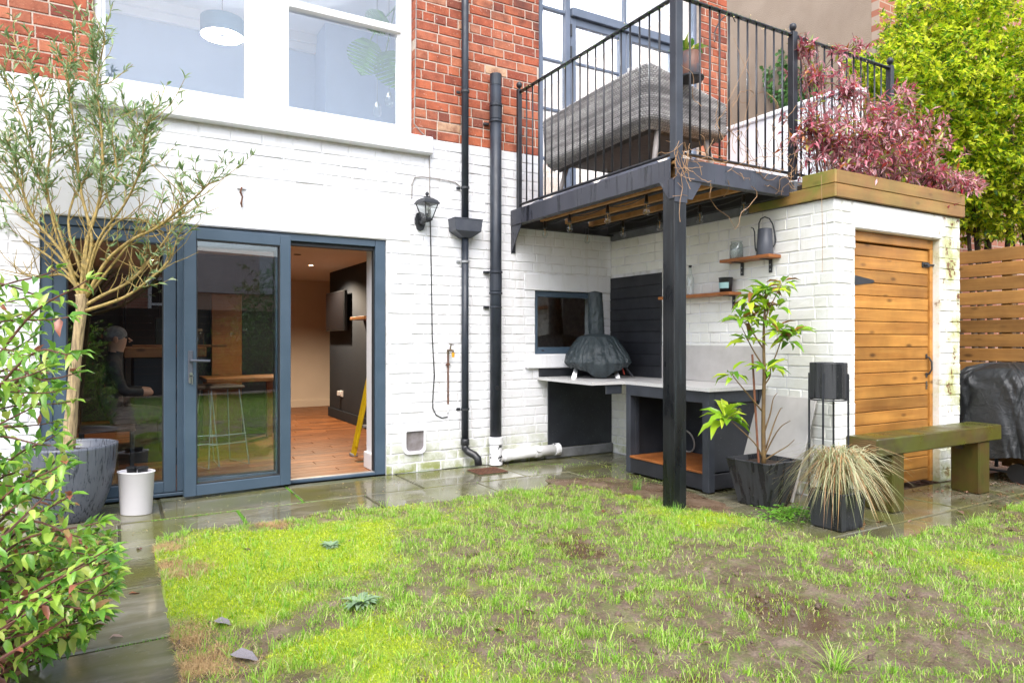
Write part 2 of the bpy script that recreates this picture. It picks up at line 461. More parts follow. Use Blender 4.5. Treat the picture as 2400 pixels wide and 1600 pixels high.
    # paving
    t = NT('wet_sandstone'); t.set(Roughness=.2, Specular_IOR_Level=.6); p, xyz = t.pos()
    v = t.map((.35,1.6,1), src='Object', off=t.rndvec(6))
    n = t.noise(v, 5, 6, .65, .5)
    c = t.ramp(n, [(.3, (.085,.080,.050)), (.5, (.16,.148,.10)), (.7, (.25,.235,.18))])
    c = t.mix(1.0, c, t.ramp(t.rnd(), [(0, .78), (1, 1.15)]), 'MULTIPLY')
    c = t.mix(t.ramp(t.noise(p, 1.6, 5, .6), [(.40, 0.0), (.62, .8)]), c, (.11,.115,.022))
    c = t.mix(t.ramp(t.noise(p, 30, 3, .7), [(.62, 0.0), (.70, .35)]), c, (.30,.29,.23))
    t.color(c)
    t.rough(t.ramp(t.noise(p, 1.3, 5, .65), [(.42, .04), (.55, .12), (.68, .42)]))
    t.bump(t.mix(.5, n, t.noise(p, 38, 4, .6)), .10, .004); MT['paving'] = t.m
    MT['joint'] = simple('mossy_joint', (.030,.040,.012), (.055,.045,.028), .8, 12, .6, 60)
    # soil
    t = NT('wet_soil'); t.set(Roughness=.55, Specular_IOR_Level=.5); p, xyz = t.pos()
    n = t.noise(p, 6, 8, .7); f = t.noise(p, 60, 5, .7)
    c = t.ramp(n, [(.3, (.085,.052,.030)), (.5, (.165,.108,.068)), (.72, (.275,.20,.145))])
    c = t.mix(t.ramp(f, [(.45, 0.0), (.72, .55)]), c, (.055,.036,.022))
    t.color(c); t.rough(t.ramp(t.noise(p, 2.4, 5, .6), [(.42, .10), (.56, .5), (.7, .75)])); t.bump(t.mix(.6, n, f), .7, .02); MT['soil'] = t.m
    MT['clod'] = simple('earth_crumb', (.075,.048,.032), (.16,.11,.075), .7, 30, .5, 90)
    MT['compost'] = simple('compost', (.03,.018,.012), (.055,.035,.022), .9, 40, .9, 90, bd=.02)
    # foliage
    def leafm(name, stops, rough=.4, tr=.35, spec=.5, back=None):
        m = bpy.data.materials.new(name); m.use_nodes = True; n = m.node_tree.nodes; l = m.node_tree.links
        b = n['Principled BSDF']; out = n['Material Output']
        oi = n.new('ShaderNodeObjectInfo'); g = n.new('ShaderNodeNewGeometry')
        ad = n.new('ShaderNodeMath'); l.new(oi.outputs['Random'], ad.inputs[0]); l.new(g.outputs['Random Per Island'], ad.inputs[1])
        fr = n.new('ShaderNodeMath'); fr.operation = 'FRACT'; l.new(ad.outputs[0], fr.inputs[0])
        r = n.new('ShaderNodeValToRGB'); e = r.color_ramp.elements
        while len(e) < len(stops): e.new(.5)
        for i, (p, c) in enumerate(stops): e[i].position = p; e[i].color = tuple(c) + (1,)
        l.new(fr.outputs[0], r.inputs[0]); col = r.outputs[0]
        if back:
            mx = n.new('ShaderNodeMix'); mx.data_type = 'RGBA'; l.new(g.outputs['Backfacing'], mx.inputs[0]); l.new(col, mx.inputs[6]); mx.inputs[7].default_value = back + (1,); col = mx.outputs[2]
        l.new(col, b.inputs['Base Color']); b.inputs['Roughness'].default_value = rough; b.inputs['Specular IOR Level'].default_value = spec
        t2 = n.new('ShaderNodeBsdfTranslucent'); l.new(col, t2.inputs[0])
        ms = n.new('ShaderNodeMixShader'); ms.inputs[0].default_value = tr
        l.new(b.outputs[0], ms.inputs[1]); l.new(t2.outputs[0], ms.inputs[2]); l.new(ms.outputs[0], out.inputs[0])
        return m
    MT['leaf_shrub'] = leafm('shrub_leaf', [(0, (.09,.24,.035)), (.35, (.17,.38,.045)), (.62, (.30,.50,.06)), (.86, (.48,.62,.11)), (.94, (.44,.50,.12)), (.975, (.46,.16,.10)), (1, (.34,.12,.08))], .28, .35, .6)
    MT['leaf_olive'] = leafm('olive_leaf', [(0, (.12,.22,.07)), (.4, (.22,.34,.13)), (.7, (.34,.45,.22)), (1, (.50,.58,.36))], .45, .3, .5)
    MT['leaf_hedge'] = leafm('hedge_leaf', [(0, (.04,.13,.012)), (.16, (.16,.34,.018)), (.42, (.48,.62,.025)), (.8, (.76,.80,.045)), (1, (.84,.80,.10))], .3, .6, .6)
    MT['leaf_red'] = leafm('red_leaf', [(0, (.36,.04,.07)), (.2, (.56,.14,.19)), (.42, (.78,.48,.52)), (.60, (.62,.24,.27)), (.72, (.36,.10,.10)), (.82, (.26,.42,.08)), (.93, (.48,.16,.03)), (1, (.56,.02,.07))], .2, .3, .8)
    MT['leaf_mag'] = leafm('magnolia_leaf', [(0, (.10,.26,.022)), (.4, (.22,.42,.025)), (.75, (.40,.58,.035)), (1, (.56,.68,.06))], .2, .35, .6, None)
    MT['leaf_mag_brown'] = leafm('magnolia_leaf_brown', [(0, (.24,.10,.025)), (1, (.30,.15,.03))], .5, .2, .3)
    MT['leaf_carex'] = leafm('sedge_blade', [(0, (.26,.29,.13)), (.3, (.44,.46,.25)), (.55, (.58,.56,.36)), (.72, (.46,.28,.12)), (.88, (.36,.18,.08)), (1, (.56,.42,.24))], .5, .3, .4)
    MT['leaf_house'] = leafm('house_plant_leaf', [(0, (.05,.16,.03)), (.5, (.14,.34,.04)), (.8, (.30,.46,.05)), (1, (.52,.36,.05))], .3, .3)
    MT['leaf_ivy'] = leafm('ivy_leaf', [(0, (.04,.12,.025)), (1, (.10,.24,.04))], .35, .25)
    MT['grass'] = leafm('grass_blade', [(0, (.15,.36,.022)), (.35, (.26,.52,.035)), (.65, (.42,.66,.08)), (.84, (.60,.74,.24)), (.93, (.62,.58,.28)), (1, (.70,.60,.38))], .4, .4, .5)
    MT['turf'] = leafm('turf_blade', [(0, (.16,.28,.022)), (.4, (.30,.45,.035)), (.7, (.46,.58,.08)), (.88, (.60,.58,.22)), (1, (.64,.52,.30))], .5, .35, .4)
    MT['moss'] = leafm('moss_tuft', [(0, (.30,.42,.018)), (.5, (.50,.62,.030)), (1, (.70,.76,.10))], .6, .45, .3)
    MT['straw'] = leafm('dead_grass', [(0, (.50,.34,.16)), (.5, (.62,.46,.25)), (1, (.44,.27,.12))], .7, .3, .3)
    MT['weed'] = leafm('weed_leaf', [(0, (.12,.34,.03)), (1, (.24,.50,.05))], .45, .4)
    MT['thistle'] = leafm('thistle_leaf', [(0, (.16,.27,.14)), (1, (.28,.38,.22))], .6, .2)
    MT['deadleaf'] = leafm('fallen_leaf', [(0, (.16,.055,.028)), (.35, (.10,.05,.04)), (.6, (.24,.15,.11)), (.8, (.30,.10,.03)), (1, (.34,.28,.24))], .35, .15, .6)
    MT['greyleaf'] = simple('grey_fallen_leaf', (.26,.24,.26), (.16,.14,.15), .4, 30)
    MT['twig'] = simple('dried_twig', (.40,.24,.12), (.28,.16,.08), .7, 20)
    MT['bark_olive'] = simple('olive_bark', (.46,.34,.18), (.17,.125,.07), .75, 70, 1.0, 90, stretch=(1,1,.14), bd=.012, lo=.42, hi=.66)
    MT['bark_olive_twig'] = simple('olive_twig', (.42,.30,.09), (.22,.165,.06), .7, 45, .6, 90)
    MT['bark_dark'] = simple('dark_bark', (.085,.055,.035), (.05,.035,.025), .8, 14, .6, 50)
    MT['bark_mag'] = simple('magnolia_bark', (.17,.105,.035), (.10,.06,.022), .65, 18, .4, 60)
    MT['bark_red'] = simple('red_twig', (.16,.06,.04), (.09,.04,.03), .6, 18)
    MT['cane'] = simple('bamboo_cane', (.20,.075,.035), (.13,.05,.025), .45, 18)
    # pots, covers etc
    t = NT('grey_ribbed_pot'); t.set(Roughness=.36, Specular_IOR_Level=.5)
    v = t.map((1,1,.05)); g = t.noise(v, 70, 4, .6, .3)
    t.color(t.ramp(g, [(.38, (.105,.115,.140)), (.56, (.085,.095,.118)), (.64, (.022,.026,.035))])); t.rough(t.ramp(g, [(.45, .45), (.62, .2)])); MT['pot_grey'] = t.m
    t = NT('black_speckled_pot'); t.set(Roughness=.5); p, _ = t.pos()
    c = t.ramp(t.noise(p, 120, 2, .6), [(.60, (.016,.017,.019)), (.74, (.085,.085,.085))])
    v = t.n.new('ShaderNodeMapping'); v.inputs['Scale'].default_value = (1,1,.06); t.l.new(p, v.inputs[0])
    dry = t.ramp(t.noise(v.outputs[0], 16, 3, .5), [(.45, 0.0), (.52, .55)])
    t.color(t.mix(dry, c, (.045,.047,.052))); t.rough(t.ramp(t.noise(v.outputs[0], 16, 3, .5), [(.45, .25), (.52, .6)])); MT['pot_black'] = t.m
    MT['enamel_white'] = simple('white_speckled_enamel', (.72,.70,.73), (.66,.64,.67), .4, 4)
    MT['black_plastic'] = simple('black_plastic', (.014,.015,.017), (.022,.023,.026), .35, 10)
    t = NT('pizza_oven_cover'); t.set(Roughness=.42, Specular_IOR_Level=.5); v = t.map((1,1,1))
    t.color(t.ramp(t.noise(v, 5, 5), [(.3, (.018,.028,.033)), (.7, (.032,.045,.051))])); t.bump(t.noise(v, 20, 5, .6, 1.5), .8, .016); MT['cover_green'] = t.m
    t = NT('barbecue_cover'); t.set(Roughness=.5, Specular_IOR_Level=.5); v = t.map((1,1,1))
    t.color(t.ramp(t.noise(v, 4, 5), [(.3, (.007,.008,.009)), (.7, (.018,.020,.022))])); t.bump(t.noise(v, 11, 5, .6, 1.0), .6, .02); MT['cover_black'] = t.m
    t = NT('grey_sheet'); t.set(Roughness=.45); v = t.map((1,1,1))
    t.color(t.ramp(t.noise(v, 6, 4), [(.3, (.075,.080,.105)), (.7, (.13,.138,.17))])); t.bump(t.noise(v, 14, 5, .6, 1.0), .7, .02); MT['sheet'] = t.m
    t = NT('grey_rattan'); t.set(Roughness=.5); p, xyz = t.pos(); v = t.n.new('ShaderNodeMapping'); v.inputs['Scale'].default_value = (.04,.04,1); t.l.new(p, v.inputs[0])
    c = t.ramp(t.noise(v.outputs[0], 22, 2, .5), [(.36, (.20,.19,.19)), (.5, (.33,.315,.31)), (.64, (.48,.465,.455))]); t.color(t.mix(1.0, c, t.ramp(t.rnd(), [(0, .8), (1, 1.15)]), 'MULTIPLY')); MT['rattan'] = t.m
    MT['rattan_dark'] = simple('rattan_gap', (.05,.046,.044), (.07,.065,.06), .7, 26)
    MT['taupe_leg'] = simple('taupe_leg', (.30,.27,.25), (.25,.22,.20), .45, 6)
    MT['steel'] = simple('brushed_steel', (.55,.55,.55), (.42,.42,.42), .28, 20, metal=1)
    MT['orange'] = simple('orange_plastic', (.62,.05,.015), (.55,.04,.01), .4)
    MT['yellow_tap'] = simple('yellow_plastic', (.70,.36,.02), (.60,.30,.02), .4)
    MT['brass'] = simple('corroded_brass', (.16,.11,.07), (.09,.075,.05), .6, 40, metal=.3)
    MT['pipe_white'] = simple('white_painted_pipe', (.78,.78,.79), (.70,.70,.70), .4, 5, .1, 30)
    t = NT('chipped_white_pipe'); t.set(Roughness=.45); p, _ = t.pos()
    t.color(t.ramp(t.noise(p, 13, 4, .65), [(.57, (.76,.76,.77)), (.60, (.02,.022,.026))])); MT['pipe_chipped'] = t.m
    MT['plastic_white'] = simple('white_plastic', (.76,.75,.78), (.70,.69,.72), .35, 4)
    MT['cat_inner'] = simple('cat_flap_tunnel', (.24,.22,.23), (.15,.13,.12), .5, 12)
    MT['cable_black'] = simple('black_cable', (.02,.02,.022), (.035,.035,.035), .5)
    MT['cable_grey'] = simple('grey_cable', (.32,.30,.28), (.22,.20,.18), .6)
    MT['rust'] = simple('rusty_iron', (.14,.055,.028), (.08,.035,.02), .8, 30, .5, 60)
    MT['galv'] = simple('galvanised', (.40,.41,.42), (.30,.31,.32), .4, 10, metal=.6)
    MT['black_iron'] = simple('black_iron', (.020,.022,.026), (.032,.035,.04), .45, 12)
    MT['concrete'] = simple('grey_concrete', (.20,.205,.21), (.12,.12,.12), .75, 7, .3, 40)
    MT['copper_pot'] = simple('rusty_brown_pot', (.17,.075,.050), (.085,.075,.085), .5, 6, lo=.45, hi=.55)
    MT['label_blue'] = simple('pale_blue_label', (.36,.58,.60), (.34,.55,.57), .6)
    MT['yellow'] = simple('yellow_fibreglass', (.68,.47,.008), (.60,.41,.008), .4)
    MT['sticker'] = simple('white_sticker', (.66,.65,.66), (.6,.6,.6), .5)
    MT['ink'] = simple('black_ink', (.02,.02,.02), (.03,.03,.03), .6)
    MT['tv'] = simple('tv_screen', (.010,.010,.012), (.012,.012,.014), .12, 3)
    MT['render_beige'] = simple('rough_beige_render', (.40,.31,.235), (.335,.255,.19), .9, 1.8, 1.0, 85, bd=.012)
    MT['slate'] = simple('slate', (.10,.105,.115), (.15,.155,.165), .6, 8)
    MT['far_brick'] = None
    t = NT('far_brick'); t.set(Roughness=.9)
    bt = t.n.new('ShaderNodeTexBrick'); bt.inputs['Scale'].default_value = 1.0
    for k, v in (('Color1', (.40,.16,.10,1)), ('Color2', (.33,.12,.075,1)), ('Mortar', (.42,.32,.25,1))): bt.inputs[k].default_value = v
    bt.inputs['Brick Width'].default_value = .235; bt.inputs['Row Height'].default_value = .09; bt.inputs['Mortar Size'].default_value = .008
    mp = t.n.new('ShaderNodeMapping'); mp.inputs['Rotation'].default_value = (R(90), 0, 0); t.l.new(t.tc.outputs['Object'], mp.inputs[0]); t.l.new(mp.outputs[0], bt.inputs['Vector'])
    t.color(bt.outputs['Color']); MT['far_brick'] = t.m
    def emit(name, c, s):
        m = bpy.data.materials.new(name); m.use_nodes = True; b = m.node_tree.nodes['Principled BSDF']
        b.inputs['Base Color'].default_value = c + (1,); b.inputs['Emission Color'].default_value = c + (1,); b.inputs['Emission Strength'].default_value = s; return m
    MT['lit'] = emit('lit_lamp', (1,.78,.50), 14)
    MT['lit_soft'] = emit('lit_lamp_shade_lining', (1,.90,.78), 2.2)
    MT['led'] = emit('fairy_led', (1,.75,.40), .3)
    MT['filament'] = simple('filament', (.60,.34,.10), (.5,.28,.08), .4)
    MT['shade_blue'] = simple('blue_drum_shade', (.12,.22,.30), (.10,.19,.26), .8)
    MT['skin'] = simple('skin', (.45,.27,.20), (.40,.23,.17), .6)
    MT['cloth_dark'] = simple('dark_cloth', (.02,.022,.028), (.03,.032,.04), .85)
    MT['cloth_grey'] = simple('grey_knit', (.22,.23,.26), (.14,.15,.18), .9, 40)
    MT['leather'] = simple('brown_leather', (.10,.055,.035), (.07,.04,.025), .5)
make_materials()
# =================================================================== SETTING
W = 5.80                                   # face of the house wall
XR = onY(1432, 380, W).x                   # inner face of the recess = side wall of the store
YS = onX(1955, 464, XR).y                  # front face of the store
XE = onY(2250, 518, YS).x                  # far corner of the store
ZB = 3.045                                 # red brick starts here
ZD = 2.45                                  # balcony floor
CO = .0895                                 # brick course

# ---- ground
g = MB(); g.box((-40, -40, -.30), (60, 40, -.045))
ground = g.build('ground', MT['soil'], kind='structure')
pj = MB(); pj.box((-2.6, 1.2, -.05), (4.66, W+.02, -.012)); pj.box((4.66, 1.6, -.05), (8.6, YS, -.013))
patio = pj.build('patio', MT['joint'], kind='structure')
def stone(x0, y0, x1, y1):
    gsp = .008; x0 += gsp; y0 += gsp; x1 -= gsp; y1 -= gsp
    cx, cy = (x0+x1)/2, (y0+y1)/2
    dz = random.uniform(-.003, .003); b = .007
    j = lambda: random.uniform(-.005, .005)
    top = [(x0+b+j(), y0+b+j()), (x1-b+j(), y0+b+j()), (x1-b+j(), y1-b+j()), (x0+b+j(), y1-b+j())]
    lo = [(x0, y0), (x1, y0), (x1, y1), (x0, y1)]
    V = [(x-cx, y-cy, -.04) for x, y in lo] + [(x-cx, y-cy, dz-.006) for x, y in lo] + [(x-cx, y-cy, dz) for x, y in top]
    F = [(0,3,2,1)] + [(i,(i+1)%4,4+(i+1)%4,4+i) for i in range(4)] + [(4+i,4+(i+1)%4,8+(i+1)%4,8+i) for i in range(4)] + [(8,9,10,11)]
    link('paving_stone', to_mesh('paving_stone', V, F, MT['paving']), patio, (cx, cy, 0))
def row(y0, y1, xs):
    for a, b in zip(xs, xs[1:]): stone(a, y0, b, y1)
row(5.13, W-.005, [-2.4, -1.4, -.55, .28, 1.205, 2.16, 3.13, 4.05, 4.62])
row(4.52, 5.13, [-2.4, -1.6, -.75, .02, .745, 1.66, 2.63, 3.55, 4.62])
for k, y in enumerate((3.77, 3.09, 2.41, 1.73)):
    row(y, y+.68 if k else 4.52, [-1.9, -.82 - .1*(k % 2), .215])
row(3.90, 4.52, [3.35, 3.98, 4.62]); row(3.16, 3.90, [3.55, 4.14, 4.62])
row(2.60, 3.16, [3.62, 4.34, 5.20, 6.05, 6.9, 7.7]); row(2.06, 2.60, [3.70, 4.62, 5.5, 6.3, 7.2])

# ---- brickwork
def brick_data(L, H, D, axis, back=0.0, jit=.0015, bev=.005):
    """front towards -Y (axis 'Y', length along x) or towards -X (axis 'X', length along -y)"""
    j = lambda s=1: random.uniform(-jit, jit) * s
    P = []
    for (u, z) in ((0,0),(L,0),(L,H),(0,H)): P.append((u, back, z))
    m4 = [(u+j(), -(D-bev), z+j()) for (u, z) in ((0,0),(L,0),(L,H),(0,H))]
    f4 = [(u+j(1.5), -(D+j(1.2)), z+j(1.5)) for (u, z) in ((bev,bev),(L-bev,bev),(L-bev,H-bev),(bev,H-bev))]
    P += m4 + f4
    F = [(8,9,10,11)] + [(4+i,4+(i+1)%4,8+(i+1)%4,8+i) for i in range(4)] + [(i,(i+1)%4,4+(i+1)%4,4+i) for i in range(4)]
    if axis == 'X': P = [(d, -u, z) for (u, d, z) in P]
    return P, F
def lay(u0, u1, z0, z1, holes, L=.236, H=CO, gap=.009, seed=1, flip=0):
    rnd = random.Random(seed); out = []
    n = int(round((z1 - z0) / H))
    for r in range(n):
        z = z0 + r*H
        hdr = (r + flip) % 5 == 4
        u = u0 - (L*.5 if r % 2 else 0) - rnd.uniform(0, .03)
        while u < u1:
            l = L*.5 if hdr or rnd.random() < .12 else L
            l *= rnd.uniform(.97, 1.03)
            segs = [(max(u, u0), min(u+l-gap, u1))]
            for (a, b, c, d) in holes:
                if z + H*.5 > c and z + H*.5 < d:
                    ns = []
                    for (s, e) in segs:
                        if e <= a or s >= b: ns.append((s, e))
                        else:
                            if s < a: ns.append((s, a))
                            if e > b: ns.append((b, e))
                    segs = ns
            for s, e in segs:
                if e - s > .02: out.append((s, z, e-s, H-gap))
            u += l
    return out
def place_bricks(jobs, limit, stuffname):
    """jobs: (parent, mat, axis, plane, u, z, L, H, D, back). The largest in the photo become parts, the rest one part."""
    sc = []
    for jb in jobs:
        par, mat, axis, pl, u, z, L, H, D, back = jb
        p = (u+L/2, pl, z+H/2) if axis == 'Y' else (pl, u-L/2, z+H/2)
        x, y, d = proj(*p)
        inn = -20 < x < 2420 and -15 < y < 1615
        sc.append((-(L*H/d**2) if inn else 1.0 + d*1e-3))
    order = np.argsort(np.array(sc), kind='stable'); rest = {}
    for k, i in enumerate(order):
        par, mat, axis, pl, u, z, L, H, D, back = jobs[i]
        if k < limit and sc[i] < 0:
            P, F = brick_data(L, H, D, axis, back)
            link('brick', to_mesh('brick', P, F, mat), par, (u, pl, z) if axis == 'Y' else (pl, u, z))
        else:
            P, F = brick_data(L, H, D, axis, back)
            o = (u, pl, z) if axis == 'Y' else (pl, u, z)
            rest.setdefault((par.name, mat.name), (par, mat, MB()))[2].add([(a+o[0], b+o[1], c+o[2]) for a, b, c in P], F)
    for par, mat, mb in rest.values():
        mb.build(stuffname, mat, par, kind='stuff')
def wall_cells(u0, u1, z0, z1, holes):
    us = sorted({u0, u1, *[h[i] for h in holes for i in (0, 1) if u0 < h[i] < u1]})
    zs = sorted({z0, z1, *[h[i] for h in holes for i in (2, 3) if z0 < h[i] < z1]})
    for a, b in zip(us, us[1:]):
        run = None
        for c, d in zip(zs, zs[1:]):
            m = ((a+b)/2, (c+d)/2)
            inside = any(h[0] < m[0] < h[1] and h[2] < m[1] < h[3] for h in holes)
            if not inside: run = (run[0], d) if run else (c, d)
            if inside or d == zs[-1]:
                if run: yield a, b, run[0], run[1]
                run = None

# ---- the house
house = empty('house', (2.0, W, 0), 'red brick house with a white painted lower storey and tall windows', 'house')
DX0, DX1 = onY(93, 503, W).x, onY(906, 563, W).x                     # folding door opening
WX0, WX1 = onY(219, 100, W).x, onY(974, 300, W).x                    # sash window opening
FX0, FX1 = onY(1263, 100, W).x, onY(1640, 100, W).x                  # balcony window
SX0, SX1 = onY(1254, 682, W).x, 4.47                                 # kitchen window
HOLES = [(DX0, DX1, -.1, 2.085), (WX0, WX1, 3.06, 5.15), (FX0, FX1, ZD-.02, 5.3), (SX0, SX1, 1.055, 1.695)]
HX0, HX1 = -2.6, 6.36
pw = MB()
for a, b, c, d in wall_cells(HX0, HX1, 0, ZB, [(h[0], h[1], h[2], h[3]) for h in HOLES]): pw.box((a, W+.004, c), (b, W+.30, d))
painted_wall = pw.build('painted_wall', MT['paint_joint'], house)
bw = MB()
for a, b, c, d in wall_cells(HX0, HX1, ZB, 5.6, HOLES): bw.box((a, W+.005, c), (b, W+.30, d))
brick_wall = bw.build('brick_wall', MT['mortar'], house)
LINT = (DX0-.12, onY(962, 520, W).x, 2.09, 2.45)                     # smooth lintel over the doors
LINS = (onY(1228, 642, W).x, 4.585, 1.70, 1.862)                     # kitchen window lintel
SILS = (onY(1231, 862, W).x, 4.585, .915, 1.045)
SILL = (-.30, 2.505, 2.885, 3.06)
jobs = []
hw = [(h[0], h[1], h[2], h[3]) for h in HOLES] + [LINT, LINS, SILS, SILL]
for (u, z, L, H) in lay(HX0, XR, ZB-34*CO, ZB, hw, seed=3):
    jobs.append((painted_wall, MT['paint'], 'Y', W+.004, u, z, L, H, random.uniform(.003, .009), .0))
for (u, z, L, H) in lay(HX0, HX1, ZB, 5.55, HOLES, seed=5, flip=2, gap=.011):
    rev = .10 if abs(u - WX1) < .01 else 0.0
    if rev: u -= .004; L += .004
    jobs.append((brick_wall, MT['red_brick'], 'Y', W+.005, u, z, L, H, random.uniform(.005, .009), rev))
place_bricks(jobs, 300, 'brickwork')
def part(name, mat, par, *boxes, c=.004, **kw):
    m = MB()
    for b in boxes: m.cbox(b[:3], b[3:], c)
    return m.build(name, MT[mat], par, **kw)
part('door_lintel', 'paint', house, (LINT[0], W-.004, LINT[2]-.004, LINT[1], W+.2, LINT[3]), c=.008)
part('window_lintel', 'paint', house, (LINS[0], W-.012, LINS[2]-.005, LINS[1], W+.2, LINS[3]), c=.006)
part('window_sill', 'paint', house, (SILS[0], W-.05, SILS[2], SILS[1], W+.12, SILS[3]+.009), c=.008)
part('window_sill', 'paint_dirty', house, (SILL[0], W-.075, SILL[2], SILL[1], W+.12, SILL[3]-.018), c=.012)
part('flat_roof', 'slate', house, (HX0, W-.1, 5.6, HX1, 13.0, 5.72))
part('side_wall', 'mortar', house, (HX1-.3, W+.302, 0, HX1, 13.0, 5.6), (HX0, W+.302, 0, HX0+.25, 13.0, 5.6), (HX0+.25, 12.75, 0, HX1-.3, 13.0, 5.6))

# sash window
sash = empty('sash_window', (WX0, W+.10, 3.06)); sash.parent = house; sash.location -= WL[house.name]
YW = W + .085
gl0, gl1, gr0, gr1 = [onY(p, 180, YW+.03).x for p in (247, 573, 676, 929)]
zb = 3.055; zt = 5.15; fx0, fx1 = WX0+.004, onY(957, 300, YW).x
part('frame', 'gloss_white', sash, (fx0, YW+.061, zb-.0, fx1+.03, YW+.119, zb+.06), (fx0, YW-.01, zb, fx0+.045, YW+.12, zt), (fx1-.05, YW-.01, zb, fx1+.03, YW+.12, zt), c=.006)
part('mullion', 'gloss_white', sash, (gl1+.055, YW-.02, zb, gr0-.05, YW+.12, zt), c=.01)
part('sash_frame', 'gloss_white', sash, (fx0+.045, YW+.012, zb, gl0, YW+.06, zt), (gl1, YW+.012, zb, gl1+.055, YW+.06, zt), (gl0, YW+.010, zb, gl1, YW+.06, 3.155), (gl0, YW-.01, 4.0, gl1, YW+.06, 4.05))
part('sash_frame', 'gloss_white', sash, (gr0-.05, YW+.012, zb, gr0, YW+.06, zt), (gr1, YW+.012, zb, fx1-.05, YW+.06, zt), (gr0, YW+.010, zb, gr1, YW+.06, 3.155), (gr0, YW-.02, 3.985, gr1+.03, YW+.06, 4.045))
def pane(par, mat, x0, x1, y, z0, z1, t=.006):
    return MB().box((x0, y, z0), (x1, y+t, z1)).build('pane', MT[mat], par)
pane(sash, 'glass_up', gl0-.005, gl1+.005, YW+.035, 3.15, 4.02); pane(sash, 'glass_up', gr0-.005, gr1+.005, YW+.035, 3.15, 4.0)
pane(sash, 'glass_up', gl0-.005, gl1+.005, YW+.028, 4.03, zt); pane(sash, 'glass_up', gr0-.005, gr1+.005, YW+.028, 4.03, zt)

# balcony window wall
fw = empty('balcony_window', (FX0, W, ZD)); fw.parent = house; fw.location -= WL[house.name]
YF = W + .05; zb, zt = ZD-.01, 5.3; ztr0, ztr1 = 4.57, 4.66
fxs = [onY(p, 100, YF).x for p in (1263.5, 1273.5, 1326, 1338, 1351.5, 1453, 1469, 1483, 1572, 1594, 1627, 1640)]
part('frame', 'alu_light', fw, (fxs[0]+.005, YF+.061, zb, fxs[11]-.005, YF+.069, zb+.015), (fxs[0], YF, zb, fxs[1], YF+.07, zt), (fxs[2], YF, zb, fxs[3]-.002, YF+.07, zt), (fxs[9]-.05, YF, zb, fxs[9], YF+.07, zt), (fxs[10], YF, zb, fxs[11], YF+.07, zt), c=.005)
part('transom', 'alu_light', fw, (fxs[3], YF-.03, ztr0, fxs[9]-.05, YF+.06, ztr1), (fxs[1], YF+.005, ztr0+.01, fxs[2], YF+.06, ztr0+.045), (fxs[9], YF+.005, ztr0+.01, fxs[10], YF+.06, ztr0+.045), (fxs[6]-.03, YF+.005, ztr1, fxs[6]+.005, YF+.06, zt), c=.005)
for a, b in ((1, 2), (9, 10)):
    for z in (3.04, 3.55, 4.06): part('glazing_bar', 'alu_light', fw, (fxs[a], YF+.008, z, fxs[b], YF+.05, z+.028))
    for z0, z1 in ((zb, 3.05), (3.06, 3.56), (3.57, 4.07), (4.08, ztr0+.02), (ztr0+.04, zt)): pane(fw, 'glass_up', fxs[a]-.003, fxs[b]+.003, YF+.03, z0, z1)
pane(fw, 'glass_up', fxs[3], fxs[6]-.02, YF+.03, ztr1-.01, zt); pane(fw, 'glass_up', fxs[6], fxs[9]-.05, YF+.03, ztr1-.01, zt)
for (a, b, c_, d) in ((3, 4, 5, 6), (6, 7, 8, 9)):
    x0, g0, g1, x1 = fxs[a]+.004, fxs[b], fxs[c_], fxs[d]-(.004 if a == 3 else .054)
    dd = part('door', 'alu_light', fw, (x0, YF+.006, zb+.02, g0, YF+.06, ztr0-.004), (g1, YF+.006, zb+.02, x1, YF+.06, ztr0-.004), (g0, YF+.008, ztr0-.08, g1, YF+.06, ztr0-.004), (g0, YF+.008, zb+.02, g1, YF+.06, zb+.2),
         *[(g0, YF+.014, z, g1, YF+.05, z+.028) for z in (3.06, 3.58, 4.09)])
    for z0, z1 in ((zb+.19, 3.065), (3.08, 3.585), (3.60, 4.095), (4.11, ztr0-.075)): pane(dd, 'glass_up', g0-.003, g1+.003, YF+.032, z0, z1)
    for z in (4.13, 4.36) if a == 3 else ():
        part('hinge', 'black_metal', dd, (x0-.012, YF-.012, z, x0+.008, YF+.004, z+.13))
part('handle', 'gloss_white', fw, (fxs[6]+.01, YF-.02, 4.02, fxs[6]+.03, YF+.004, 4.18))

# kitchen window (recess)
kw_ = empty('kitchen_window', (SX0, W, 1.05)); kw_.parent = house; kw_.location -= WL[house.name]
part('frame', 'alu', kw_, (SX0+.002, W+.02, 1.056, SX0+.045, W+.09, 1.694), (SX1-.045, W+.02, 1.056, SX1-.002, W+.09, 1.694), (SX0+.045, W+.022, 1.056, SX1-.045, W+.09, 1.125), (SX0+.045, W+.022, 1.635, SX1-.045, W+.09, 1.694))
part('vent_cap', 'seal', kw_, (SX0+.09, W+.016, 1.085, SX0+.125, W+.024, 1.098))
pane(kw_, 'glass', SX0+.04, SX1-.04, W+.05, 1.12, 1.64)

